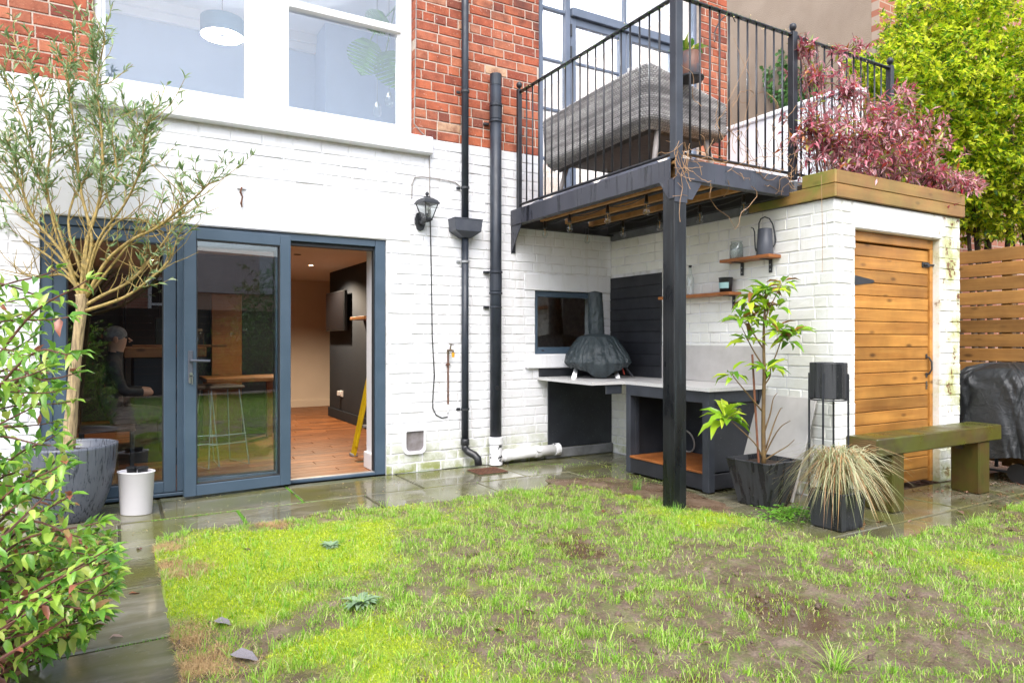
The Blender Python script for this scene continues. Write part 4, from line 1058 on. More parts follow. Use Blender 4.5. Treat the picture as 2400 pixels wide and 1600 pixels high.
m = MB(); m.tube([(sc_-.012, yy-.054, .745), (sc_-.012, yy-.062, .745)], .022, 12); m.build('access_cap', MT['black_plastic'], sp)
collar(.20, .275, .068, 'pipe_white'); collar(.10, .20, .062, 'pipe_chipped'); collar(.004, .10, .065, 'pipe_chipped')
m = MB(); a = Vector((sc_+.05, yy+.005, .085)); b = Vector((3.87, yy+.01, .098)); m.tube([a, b], .053, 16); m.build('branch_pipe', MT['pipe_white'], sp, smooth=True)
for f in (.10, .62, .97):
    q = a.lerp(b, f); m = MB(); m.tube([q-(b-a).normalized()*.028, q+(b-a).normalized()*.028], .060, 16); m.build('branch_collar', MT['pipe_white'] if f < .9 else MT['pipe_chipped'], sp)
m = MB(); q = a.lerp(b, .60); m.tube([q+Vector((0,-.045,.02)), q+Vector((0,-.068,.035))], .026, 12); m.build('access_cap', MT['pipe_chipped'], sp)
# cat flap
q0, q1 = onY(944, 1005, W-.01), onY(998, 1062, W-.01)
cf = empty('cat_flap', ((q0.x+q1.x)/2, W-.01, q1.z), 'white plastic cat flap low in the painted wall', 'cat flap')
def rr_poly(x0, z0, x1, z1, r0, r1):
    P = []
    for (cx, cz, r, a0) in ((x1-r0, z0+r0, r0, -90), (x1-r1, z1-r1, r1, 0), (x0+r1, z1-r1, r1, 90), (x0+r0, z0+r0, r0, 180)):
        for k in range(6): a = R(a0+k*18); P.append((cx+r*math.cos(a), cz+r*math.sin(a)))
    return P
o_ = rr_poly(q0.x, q1.z, q1.x, q0.z, .055, .03); i_ = rr_poly(q0.x+.028, q1.z+.03, q1.x-.022, q0.z-.025, .045, .012)
n = len(o_); V = [(x, W-.004, z) for x, z in o_] + [(x, W-.026, z) for x, z in rr_poly(q0.x+.004, q1.z+.004, q1.x-.004, q0.z-.004, .053, .028)] + [(x, W-.026, z) for x, z in i_] + [(x, W+.002, z) for x, z in i_]
F = [(a*n+k, a*n+(k+1)%n, (a+1)*n+(k+1)%n, (a+1)*n+k) for a in range(3) for k in range(n)]
m = MB(); m.add(V, F); m.build('surround', MT['plastic_white'], cf)
m = MB(); m.add([(x, W-.006, z) for x, z in i_], [tuple(range(n))]); m.box((q0.x+.03, W-.007, q1.z+.045), (q0.x+.05, W-.0065, q0.z-.03)); m.build('flap', MT['cat_inner'], cf)
# wall lantern
lt = empty('wall_lantern', (2.4, W-.02, 1.96), 'black glazed coach lantern on the white wall', 'lantern')
bq = onY(985, 520, W-.012); lq = onY(1001, 490, W-.13)
m = MB(); m.prism([(.0,-.085),(.03,-.07),(.048,-.02),(.048,.03),(.035,.075),(.0,.09),(-.035,.075),(-.048,.03),(-.048,-.02),(-.03,-.07)], .014, TR(bq.x, W-.004, bq.z, 0, R(90))); m.build('back_plate', MT['black_iron'], lt)
m = MB(); m.tube([(bq.x, W-.016, bq.z-.005), (bq.x+.004, W-.06, bq.z-.012), (lq.x-.01, W-.12, bq.z+.01), (lq.x, W-.13, bq.z+.06)], [.022, .024, .022, .018], 10); m.build('arm', MT['black_iron'], lt, smooth=True)
zb_, zt_ = lq.z-.085, lq.z+.045
rt = Matrix.Rotation(R(12), 4, 'Z')
def sq(h, z): return [rt @ Vector((sx*h, sy*h, 0)) + Vector((lq.x, W-.13, z)) for sx, sy in ((-1,-1),(1,-1),(1,1),(-1,1))]
B, T = sq(.034, zb_), sq(.070, zt_)
for k in range(4): m = MB(); m.tube([B[k], T[k]], .0055, 5); m.build('corner_bar', MT['black_iron'], lt)
for k in range(4): m = MB(); m.add([B[k], B[(k+1)%4], T[(k+1)%4], T[k]], [(0,1,2,3)]); m.build('pane', MT['glass_jar'], lt)
m = MB(); P = [sq(.085, zt_), sq(.083, zt_+.008), sq(.066, zt_+.034), sq(.04, zt_+.052), sq(.022, zt_+.058), sq(.020, zt_+.068)]
for a_, b_ in zip(P, P[1:]): m.add(a_+b_, [(k, (k+1)%4, 4+(k+1)%4, 4+k) for k in range(4)])
m.add(P[0], [(3,2,1,0)]); m.lathe([(.012,.068),(.008,.075),(.017,.085),(.017,.095),(.006,.108),(.001,.114)], 10, (lq.x, W-.13, zt_)); m.build('cap', MT['black_iron'], lt)
m = MB(); P = [sq(.036, zb_+.004), sq(.036, zb_-.012), sq(.02, zb_-.028)]
for a_, b_ in zip(P, P[1:]): m.add(a_+b_, [(k, 4+k, 4+(k+1)%4, (k+1)%4) for k in range(4)])
m.add(P[0], [(0,1,2,3)]); m.build('base_cup', MT['black_iron'], lt)
m = MB(); m.lathe([(.012, .0), (.026, -.02), (.028, -.035), (.016, -.055), (.001, -.06)], 12, (lq.x, W-.13, zt_)); m.build('bulb', MT['plastic_white'], lt, smooth=True)
# garden tap
tp = empty('garden_tap', (2.66, W-.03, .4), 'outdoor tap on a brown pipe with a yellow connector', 'tap')
tq = onY(1055, 828, W-.04); tb = onY(1050, 965, W-.02)
m = MB(); m.tube([(tb.x, W-.022, tb.z+.07), (tb.x, W-.022, tq.z)], .0085, 8); m.build('riser', MT['rust'], tp); m = MB(); m.tube([(tb.x, W-.022, tb.z), (tb.x, W-.022, tb.z+.07)], .010, 8); m.build('riser_foot', MT['pipe_white'], tp)
m = MB(); m.tube([(tb.x, W-.022, tq.z-.01), (tb.x, W-.022, tq.z+.03), (tb.x+.01, W-.06, tq.z+.03), (tb.x+.018, W-.085, tq.z+.025), (tb.x+.02, W-.09, tq.z+.0)], .012, 8); m.tube([(tb.x+.008, W-.05, tq.z+.03), (tb.x+.014, W-.056, tq.z+.085)], .007, 6); m.tube([(tb.x-.008, W-.056, tq.z+.09), (tb.x+.04, W-.056, tq.z+.08)], .005, 6); m.build('tap_body', MT['brass'], tp)
m = MB(); m.tube([(tb.x+.02, W-.09, tq.z+.008), (tb.x+.02, W-.09, tq.z-.035)], [.016, .012], 8); m.build('connector', MT['yellow_tap'], tp)
m = MB(); m.cbox((tb.x-.02, W-.03, tq.z-.11), (tb.x+.02, W-.006, tq.z-.095), .002); m.build('clip', MT['rust'], tp)
# cables on the wall
def cable(name, pts, r, mat, label, y=W-.009):
    P = [onY(px, py, y) for px, py in pts]; m = MB(); m.tube(P, r, 6); m.build(name, MT[mat], loc=P[-1], label=label, cat='cable')
cable('wall_cable', [(1007,470),(1009,540),(1010,600),(1011,650),(1012,720),(1013,790),(1016,840),(1018,880),(1015,920),(1014,955),(1022,972),(1036,979),(1049,976)], .0055, 'cable_black', 'black cable running down the white wall to the tap pipe')
cable('wall_cable', [(965,465),(966,430),(972,416),(990,415),(1020,419),(1050,424),(1068,428),(1079,438)], .005, 'cable_grey', 'beige cable looping above the coach lantern')
cable('wall_cable', [(976,-30),(975,60),(974,130),(973,200),(971,290),(985,308),(1000,322),(1006,345),(1007,400),(1007,466)], .005, 'cable_grey', 'thin grey cable running down the red brick corner by the window')
# drain
m0 = onZ(1060, 1112), onZ(1155, 1108)
dg = empty('drain_grate', (2.93, 5.48, 0), 'rusty drain grate set in the paving below the downpipe', 'drain')
MB().cbox((2.78, 5.36, -.01), (3.08, 5.62, .0045), .003).build('surround', MT['joint'], dg)
for k in range(9): MB().cbox((2.80+k*.03, 5.38, .0046), (2.816+k*.03, 5.60, .012), .002).build('bar', MT['rust'], dg)
part('grate_rim', 'rust', dg, (2.785, 5.365, .0047, 2.796, 5.615, .013), (3.066, 5.365, .0047, 3.077, 5.615, .013), (2.797, 5.365, .0047, 3.065, 5.376, .013), (2.797, 5.604, .0047, 3.065, 5.615, .013))

# =================================================================== OUTDOOR KITCHEN CORNER
ZC = .827
ct = empty('outdoor_counter', (4.1, 4.6, 0), 'black outdoor kitchen counter with pale stone worktop in the recess', 'counter')
m = MB(); poly = [(3.62, 4.83), (3.985, 4.83), (3.94, 3.77), (XR-.003, 3.77), (XR-.003, W-.004), (3.66, W-.004)]
m.prism(poly, .028, TR(0, 0, ZC-.028)); m.build('worktop', MT['quartz'], ct)
def leg(x, y, s=.075, y2=None): MB().cbox((x, y, .012), (x+s, y+(y2 or s), ZC-.03), .005).build('leg', MT['dark_paint'], ct)
leg(3.965, 3.80, .07); leg(3.985, 4.755, .06, .06); leg(4.05, 4.76, .05, .05)
part('apron', 'dark_paint', ct, (3.98, 3.872, ZC-.125, 4.002, 4.753, ZC-.03)); part('apron', 'dark_paint', ct, (3.80, 4.86, ZC-.115, 3.98, 4.88, ZC-.03)); part('apron', 'dark_paint', ct, (4.037, 3.805, ZC-.125, XR-.06, 3.825, ZC-.03))
part('side_panel', 'black_panel', ct, (4.037, 3.83, .155, XR-.01, 3.845, ZC-.127)); part('side_rail', 'black_board', ct, (4.037, 3.805, .03, XR-.06, 3.828, .15))
part('leg', 'dark_paint', ct, (XR-.058, 3.80, .012, XR-.006, 3.86, ZC-.03))
part('divider', 'black_panel', ct, (4.10, 4.80, .012, XR-.011, 4.815, ZC-.03))
part('wall_panel', 'black_panel', ct, (onY(1284, 900, W-.01).x, W-.018, .105, XR-.002, W-.002, ZC-.03)); part('upstand', 'black_board', ct, (onY(1264, 870, W-.02).x, W-.024, ZC+.001, XR-.02, W-.003, SILS[2]-.002))
part('back_panel', 'black_panel', ct, (XR-.010, 3.86, .02, XR-.003, 4.79, ZC-.03)); part('plinth', 'concrete', ct, (3.74, W-.05, .002, XR-.004, W-.019, .103), c=.01)
part('fascia', 'black_board', ct, (3.985, 3.872, .02, 4.005, 4.753, .146))
for k in range(4): part('shelf_board', 'low_shelf', ct, (3.975, 3.875+k*.22, .148, XR-.012, 3.875+k*.22+.217, .168), c=.003)
m = MB(); hc = Vector((XR-.06, 4.62, .27)); m.tube([hc + Vector((-.02*math.sin(a), math.cos(a)*.10, math.sin(a)*.10)) for a in [k*math.pi/10 for k in range(21)]], .008, 6, False); m.build('hose_loop', MT['cable_grey'], loc=(hc.x, hc.y, .17), label='loop of grey hose on the shelf under the counter', cat='hose')
# black boarding and grey splashback on the store wall
cl = empty('wall_cladding', (XR-.01, 5.4, ZC), 'black horizontal boarding on the recess wall above the worktop', 'cladding')
cy0, cy1 = 5.005, W-.004; nb = 9; bh = (1.858-ZC-.001)/nb
for k in range(nb): MB().cbox((XR-.016, cy0, ZC+.001+k*bh), (XR-.001, cy1, ZC+.001+(k+1)*bh-.004), .003).build('board', MT['black_board'], cl)
MB().box((XR-.006, cy0+.003, ZC+.002), (XR-.0005, cy1-.001, 1.855)).build('backing', MT['seal'], cl)
MB().cbox((XR-.014, 3.80, ZC+.001), (XR-.0035, 5.0, 1.148), .003).build('splashback', MT['slab'], loc=(XR-.01, 4.4, ZC), label='pale grey stone splashback above the worktop', cat='splashback')
# leaning slab
m = MB(); a_ = R(-20); m.cbox((-.01, 0, 0), (.01, .62, .80), .003, TR(4.30, 3.30, .004, 0, 0, R(20.5))); m.build('paving_slab', MT['slab'], loc=(4.3, 3.6, 0), label='pale grey slab leaning on the wall behind the magnolia pot', cat='slab')
# shelves
def shelf(y0, y1, z, label, by):
    s = empty('wall_shelf', (XR-.08, (y0+y1)/2, z), label, 'shelf', 'pine shelves on the recess wall')
    MB().cbox((4.445, y0, z-.026), (XR-.006, y1, z), .003).build('board', MT['shelf_wood'], s)
    for y in by:
        m = MB(); m.cbox((XR-.012, y-.016, z-.135), (XR-.0065, y+.016, z-.027), .001); m.cbox((4.475, y-.016, z-.033), (XR-.0125, y+.016, z-.0265), .001)
        b = m.build('bracket', MT['black_iron'], s)
        for zz in (-.07, -.11): m = MB(); m.sphere((XR-.013, y, z+zz), .006, 8, 5); m.build('screw', MT['galv'], b)
shelf(3.63, 4.14, 1.878, 'upper pine shelf holding the glass jar and watering can', (3.73, 4.02)); shelf(4.03, 4.90, 1.605, 'lower pine shelf holding the dark tin and glass bottle', (4.11, 4.80))
XS = 4.52
jr = empty('glass_jar', (XS, 4.02, 1.878), 'empty clear glass jar on the upper shelf', 'jar')
m = MB(); m.lathe([(.05,.001),(.055,.006),(.055,.112),(.045,.128),(.045,.140),(.05,.142),(.05,.148),(.043,.148),(.043,.128),(.052,.110),(.052,.008),(.001,.006)], 24, (XS, 4.02, 1.878), caps=False); m.build('body', MT['glass_jar'], jr, smooth=True)
wc = empty('watering_can', (XS, 3.73, 1.878), 'tall dark grey metal watering can with loop handle on the upper shelf', 'watering can')
cx, cy, cz = XS, 3.73, 1.878
m = MB(); m.lathe([(.066,.001),(.067,.004),(.054,.212),(.051,.214),(.051,.19),(.001,.19)], 28, (cx, cy, cz)); m.build('body', MT['zinc'], wc, smooth=True)
vd = Vector((C_*.86, -S_*.86-.25, 0)).normalized()
m = MB(); m.tube([Vector((cx, cy, cz)) + vd*a + Vector((0,0,b)) for a, b in ((.062,.066),(.075,.085),(.083,.12),(.075,.18),(.06,.25),(.035,.295),(.0,.31),(-.03,.295),(-.045,.26),(-.045,.20))], .0055, 8); m.build('handle', MT['black_iron'], wc, smooth=True)
m = MB(); m.tube([Vector((cx, cy, cz)) - vd*a + Vector((0,0,b)) for a, b in ((.063,.035),(.072,.06),(.076,.12),(.078,.19),(.088,.22),(.105,.228))], [.007,.006,.0055,.005,.005,.004], 8); m.build('spout', MT['black_iron'], wc, smooth=True)
tn = empty('planter_tin', (XS, 4.137, 1.605), 'small black tin with a pale blue label on the lower shelf', 'tin')
m = MB(); m.lathe([(.050,.001),(.058,.118),(.060,.120),(.060,.126),(.055,.126),(.052,.10),(.001,.10)], 24, (XS, 4.137, 1.605)); m.build('body', MT['black_plastic'], tn, smooth=True)
def lab(u, v):
    a = R(148+u*100); r = .0515+.008*(.035+v*.05)/.12+.0028; return (XS+r*math.cos(a), 4.137+r*math.sin(a), 1.605+.033+v*.05)
m = MB(); m.grid(lab, 10, 1); m.build('label', MT['label_blue'], tn)
bt = empty('glass_bottle', (XS, 4.555, 1.605), 'clear glass bottle standing on the lower shelf behind the post', 'bottle')
m = MB(); m.lathe([(.033,.001),(.035,.006),(.035,.15),(.014,.20),(.013,.245),(.016,.247),(.016,.256)], 18, (XS, 4.555, 1.605), caps=False); m.build('body', MT['glass_jar'], bt, smooth=True)
m = MB(); m.lathe([(.014,.25),(.016,.257),(.016,.27),(.002,.272)], 12, (XS, 4.555, 1.605)); m.build('stopper', MT['black_plastic'], bt)
# covered pizza oven
ov = empty('pizza_oven', (4.17, 5.38, ZC), 'pizza oven under a dark green crumpled cover with tall chimney sleeve', 'oven')
oa = math.atan2(-.22, .37)                         # its front runs across the view
OM = TR(4.045, 5.335, ZC, oa)                       # local x along front, +y back into the corner
def ocover(u, v):
    a = 2*math.pi*u
    hw, hd = .29, .36
    ca, sa = math.cos(a), math.sin(a)
    ex = abs(ca)**.7*(1 if ca > 0 else -1); ey = abs(sa)**.7*(1 if sa > 0 else -1)
    lowf = .10 - .088*max(0, 1-abs(ca)*1.5)*(1 if sa < 0 else .3) + .010*math.sin(a*9)
    prof = [(.90, lowf), (1.05, .15), (.99, .22), (.80, .32), (.60, .405), (.28, .43), (0.0, .435)]
    f = v*(len(prof)-1); i = min(int(f), len(prof)-2); f -= i
    k = prof[i][0]*(1-f)+prof[i+1][0]*f; z = prof[i][1]*(1-f)+prof[i+1][1]*f
    nn = vnoise(np.array([math.cos(a)*3+v*.5]), np.array([math.sin(a)*3]), .55, 21, 3)[0]; n2 = vnoise(np.array([math.cos(a)*4]), np.array([math.sin(a)*4+v*3.5]), .6, 27, 2)[0]
    wr = 1 + (1-v*.8)*(.07*(1-abs(2*nn-1)*2.2) + .06*(1-abs(2*n2-1)*2.4))
    return OM @ Vector((ex*hw*k*wr+.03, .20+ey*hd*k*wr, max(.01, z)))
m = MB(); m.grid(ocover, 170, 46); m.build('cover', MT['cover_green'], ov, smooth=True)
def ochim(u, v):
    a = 2*math.pi*u; z = .36 + v*.50; nn = vnoise(np.array([math.cos(a)*2]), np.array([math.sin(a)*2+v*5]), .7, 33, 3)[0]; r = .072 - .006*v + .012*(1-abs(2*nn-1)*2)*(1-v*.4)
    if v > .97: r *= (1-v)/.03*.9+.1
    return OM @ Vector((.03-.02*v + r*math.cos(a), .19+r*math.sin(a), z))
m = MB(); m.grid(ochim, 56, 60); m.build('chimney_cover', MT['cover_green'], ov, smooth=True)
for x, y in ((-.20, 0.0), (.19, 0.0), (0, .34)):
    m = MB(); m.add([(x*1.1-.022, y-.03, .002), (x*1.1+.022, y-.03, .002), (x*1.1+.022, y-.02, .002), (x*1.1-.022, y-.02, .002), (x*.9-.02, y+.02, .13), (x*.9+.02, y+.02, .13), (x*.9+.02, y+.03, .13), (x*.9-.02, y+.03, .13)], [(0,3,2,1),(4,5,6,7),(0,1,5,4),(1,2,6,5),(2,3,7,6),(3,0,4,7)], OM); lg = m.build('leg', MT['steel'], ov)
m = MB(); m.tube([OM @ Vector(p) for p in ((.27, .12, .15), (.30, .10, .10), (.33, .08, .06), (.36, .05, .02))], [.012]*4, 4); m.build('strap', MT['cloth_dark'], ov)
m = MB(); m.tube([OM @ Vector(p) for p in ((.27, .10, .10), (.29, .09, .03))], .006, 6); m.build('gas_hose', MT['orange'], ov)

# =================================================================== BENCH, BARBECUE
by0 = 2.735; bq0 = onY(2057, 1030, by0); bq1 = onY(2348, 999, by0); zt_ = bq0.z; zb_ = onY(2056, 1072, by0).z
bk = onZ(1980, 1017.5, zt_)
bn = empty('sleeper_bench', ((bq0.x+bq1.x)/2, by0+.1, 0), 'mossy timber sleeper bench in front of the pine store door', 'bench')
byb = by0 + .235
m = MB(); m.cbox((bq0.x, by0, zb_), (bq1.x, byb, zt_), .008); m.build('seat', MT['sleeper_x'], bn)
m = MB(); m.cbox((bq0.x-.002, by0+.01, zb_+.01), (bq0.x-.0002, byb-.01, zt_-.01), .0005); m.build('end_grain', MT['sleeper_end'], bn)
l0, l1 = onY(2093, 1150, by0+.015).x, onY(2120, 1150, by0+.015).x
MB().cbox((l0, by0+.015, .003), (l1, byb-.008, zb_-.001), .008).build('leg', MT['sleeper_z'], bn)
r0, r1 = onY(2300, 1150, by0+.015).x, onY(2320, 1150, by0+.015).x
MB().cbox((r0-.03, by0+.015, .003), (r1, byb-.008, zb_-.001), .008).build('leg', MT['sleeper_z'], bn)
part('angle_bracket', 'black_iron', bn, (r0-.036, by0+.13, zb_-.07, r0-.0305, by0+.19, zb_-.002))
bb = empty('barbecue', (6.85, 3.0, 0), 'barbecue under a creased black cover beside the fence', 'barbecue')
def bcov(u, v):
    a = 2*math.pi*u; ca, sa = math.cos(a), math.sin(a)
    hw, hd = .46, .34
    ex = abs(ca)**.45*(1 if ca > 0 else -1); ey = abs(sa)**.45*(1 if sa > 0 else -1)
    prof = [(1.06, .20), (1.03, .40), (.99, .62), (.98, .78), (.90, .87), (.72, .94), (.4, .985), (0, 1.0)]
    f = v*(len(prof)-1); i = min(int(f), len(prof)-2); f -= i
    k = prof[i][0]*(1-f)+prof[i+1][0]*f; z = prof[i][1]*(1-f)+prof[i+1][1]*f
    n = vnoise(np.array([math.cos(a)*1.6+v*1.2]), np.array([math.sin(a)*1.6-v*.9]), .42, 31, 3)[0]; rg = 1-abs(2*n-1)*2.2
    n2 = 1-abs(2*vnoise(np.array([math.cos(a)*2.4]), np.array([math.sin(a)*2.4+v*2.6]), .5, 37, 3)[0]-1)*2.2
    k *= 1 + .05*rg*(1-v*.5) + .025*n2; z += .03*math.sin(a*4)*(1-v) + .035*rg*v*(1-v)*2
    return (6.88 + ex*hw*k, 3.02 + ey*hd*k, z)
m = MB(); m.grid(bcov, 200, 60); m.build('cover', MT['cover_black'], bb, smooth=True)
wq = onZ(2318, 1128, .0)
for (x, y) in ((6.52, 2.80), (6.52, 3.25)):
    m = MB(); m.tube([(x-.02, y, .085), (x+.02, y, .085)], .083, 18); m.build('wheel', MT['black_plastic'], bb)
for (x, y) in ((7.2, 2.78), (7.2, 3.28)): m = MB(); m.tube([(x, y, .002), (x, y, .4)], .016, 8); m.build('leg', MT['black_iron'], bb)
m = MB(); m.tube([(6.53, 2.80, .09), (7.2, 2.78, .12)], .010, 6); m.tube([(6.53, 3.25, .09), (7.2, 3.28, .12)], .010, 6); m.tube([(7.2, 2.78, .12), (7.2, 3.28, .12)], .01, 6); m.tube([(6.52, 2.80, .085), (6.52, 3.25, .085)], .01, 6); m.tube([(6.53, 2.80, .22), (7.2, 2.78, .24)], .008, 6); m.build('frame', MT['black_iron'], bb)

# =================================================================== PLANTS
def unit(a): return a / np.maximum(1e-9, np.linalg.norm(a, axis=-1, keepdims=True))
TPL8 = (np.array([(0,0,0),(.30,.5,.10),(.30,-.5,.10),(.33,0,0),(.68,.38,.02),(.68,-.38,.02),(.70,0,-.06),(1,0,-.22)]),
        np.array([(0,3,1),(0,2,3),(1,3,6),(1,6,4),(3,2,5),(3,5,6),(4,6,7),(6,5,7)]))
TPL4 = (np.array([(0,0,0),(.42,.5,.08),(.45,0,0),(.42,-.5,.08),(1,0,-.10)]), np.array([(0,2,1),(0,3,2),(1,2,4),(2,3,4)]))
def leaf_arrays(P, D, N, L, Wd, tpl=TPL4):
    P, D, N = np.asarray(P, float), unit(np.asarray(D, float)), np.asarray(N, float)
    Yv = unit(np.cross(N, D)); Zv = np.cross(D, Yv)
    t, f = tpl; n = len(P); L = np.asarray(L)[:, None, None]; Wd = np.asarray(Wd)[:, None, None]
    V = P[:, None, :] + D[:, None, :]*t[None, :, 0:1]*L + Yv[:, None, :]*t[None, :, 1:2]*Wd + Zv[:, None, :]*t[None, :, 2:3]*L
    T = f[None] + (np.arange(n)*len(t))[:, None, None]
    return V.reshape(-1, 3), T.reshape(-1, 3)
def leaf_obj(name, mat, parent, P, D, N, L, Wd, tpl=TPL4, **kw):
    o0 = np.array(WL[parent.name]) if parent else np.zeros(3)
    V, T = leaf_arrays(P, D, N, L, Wd, tpl)
    o = link(name, np_mesh(name, V - o0, T, MT[mat]), parent)
    if kw: tag(o, **kw)
    return o
def jitter_path(P, n, amp, rng=random):
    P = [Vector(p) for p in P]; out = []
    for a, b in zip(P, P[1:]):
        for k in range(n):
            q = a.lerp(b, k/n); out.append(q + Vector([rng.uniform(-amp, amp) for _ in range(3)]))
    out.append(P[-1]); return out
def curve3(pts, n):
    """Catmull-Rom through pts"""
    P = [Vector(p) for p in pts]; P = [P[0]*2-P[1]] + P + [P[-1]*2-P[-2]]; out = []
    for i in range(1, len(P)-2):
        for k in range(n):
            t = k/n; a, b, c, d = P[i-1], P[i], P[i+1], P[i+2]
            out.append(.5*((2*b)+(c-a)*t+(2*a-5*b+4*c-d)*t*t+(3*b-a-3*c+d)*t**3))
    out.append(P[-2]); return out

# ---- olive tree in the ribbed pot
pc0 = Vector((-.265, 5.44, 0)); od = pc0.x*S_ + pc0.y*C_
ot = empty('olive_tree', pc0, 'standard olive tree with bare trunk in the big grey pot by the folding doors', 'tree')
rng = random.Random(11)
pot = empty('ribbed_pot', pc0, 'large dark grey ribbed pot holding the olive tree', 'pot')
prof = [(.155, .003), (.165, .01), (.20, .08), (.235, .18), (.262, .30), (.278, .42), (.283, .485), (.283, .50), (.262, .503), (.255, .49), (.25, .43)]
m = MB(); m.lathe(prof, 40, pc0, caps=True); m.build('body', MT['pot_grey'], pot, smooth=True)
m = MB(); m.lathe([(.251, .44), (.15, .455), (.001, .46)], 24, pc0); m.build('soil', MT['compost'], pot)
tp_ = [atD(x, y, od) for x, y in ((163,1050),(168,960),(177,850),(186,765),(192,715),(191,690))]
m = MB(); m.tube(curve3([(pc0.x-.01, pc0.y, .44)] + tp_[1:], 5), [.040]*5+[.036]*5+[.033]*5+[.033]*5+[.036]*5+[.040], 12); m.build('trunk', MT['bark_olive'], ot, smooth=True)
brs = [((190,705),(170,650),(150,600),(120,560),(85,520),(60,470),(40,400),(20,330)), ((190,700),(195,620),(205,560),(225,500),(240,430),(240,350),(235,280),(228,200),(238,130),(246,95)),
 ((193,700),(200,640),(215,560),(190,450),(180,360),(170,270),(160,190),(168,125)), ((200,728),(250,712),(300,692),(350,655),(395,612),(415,560)), ((200,715),(240,692),(300,662),(345,618),(388,560),(405,530)),
 ((203,695),(250,612),(310,562),(370,532),(420,492),(460,460),(488,432)), ((193,690),(150,645),(95,650),(40,640)), ((187,670),(120,605),(50,562),(-25,525)), ((200,670),(232,560),(290,482),(328,400),(338,330),(345,290)),
 ((178,660),(125,500),(85,400),(60,300),(15,190)), ((200,690),(225,590),(275,520),(330,515),(385,545)), ((170,640),(130,540),(110,430),(120,330),(95,230),(40,110)), ((195,660),(215,520),(270,420),(260,320),(225,250)), ((185,650),(100,560),(20,460),(-30,380)),
 ((200,700),(280,600),(330,545),(390,520),(430,500)), ((190,640),(160,520),(200,420),(300,360),(320,300))]
m = MB(); tw = MB(); LP, LD, LN, LL, LW = [], [], [], [], []
def olive_twig(q, d, ln, dens):
    P = [q]; d = d.normalized()
    for k in range(4):
        d = (d + Vector((rng.uniform(-.3,.3), rng.uniform(-.3,.3), rng.uniform(-.05,.35)))).normalized(); P.append(P[-1]+d*ln/4)
    tw.tube(P, [.0035,.003,.0025,.002,.0015], 4, False)
    for k in range(1, 5):
        for _ in range(dens):
            f = rng.random(); p = P[k-1].lerp(P[k], f); dr = (P[k]-P[k-1]).normalized()
            sd_ = Vector((rng.uniform(-1,1), rng.uniform(-1,1), rng.uniform(-.5,.8))).normalized()
            ld = (dr*.9 + sd_*.8).normalized()
            LP.append(p); LD.append(ld); LN.append((rng.uniform(-1,1), rng.uniform(-1,1), rng.uniform(.2,1))); l = rng.uniform(.040, .078); LL.append(l); LW.append(l*rng.uniform(.16,.26))
for bi, b in enumerate(brs):
    off = rng.uniform(-.42, .30); n = len(b)
    P = curve3([atD(x, y, od + off*(i/(n-1))**1.2) for i, (x, y) in enumerate(b)], 4)
    r0 = .010 if bi < 6 else .006
    m.tube(P, [r0*(1-i/len(P))**.8+.003 for i in range(len(P))], 7)
    for i in range(4, len(P)):
        f = i/len(P)
        for _ in range(2 if f > .35 else 1):
            if rng.random() < .92:
                d = (P[i]-P[i-1]).normalized()*.5 + Vector((rng.uniform(-1,1), rng.uniform(-1,1), rng.uniform(-.25,.9)))
                bare = P[i].z < 2.12 and rng.random() < .86
                olive_twig(P[i], d, rng.uniform(.12, .40), 0 if bare else rng.choice((2, 3, 4)))
m.build('limbs', MT['bark_olive_twig'], ot, smooth=True); tw.build('twigs', MT['bark_olive_twig'], ot, kind='stuff')
leaf_obj('crown', 'leaf_olive', ot, LP, LD, LN, LL, LW, TPL8, kind='stuff')

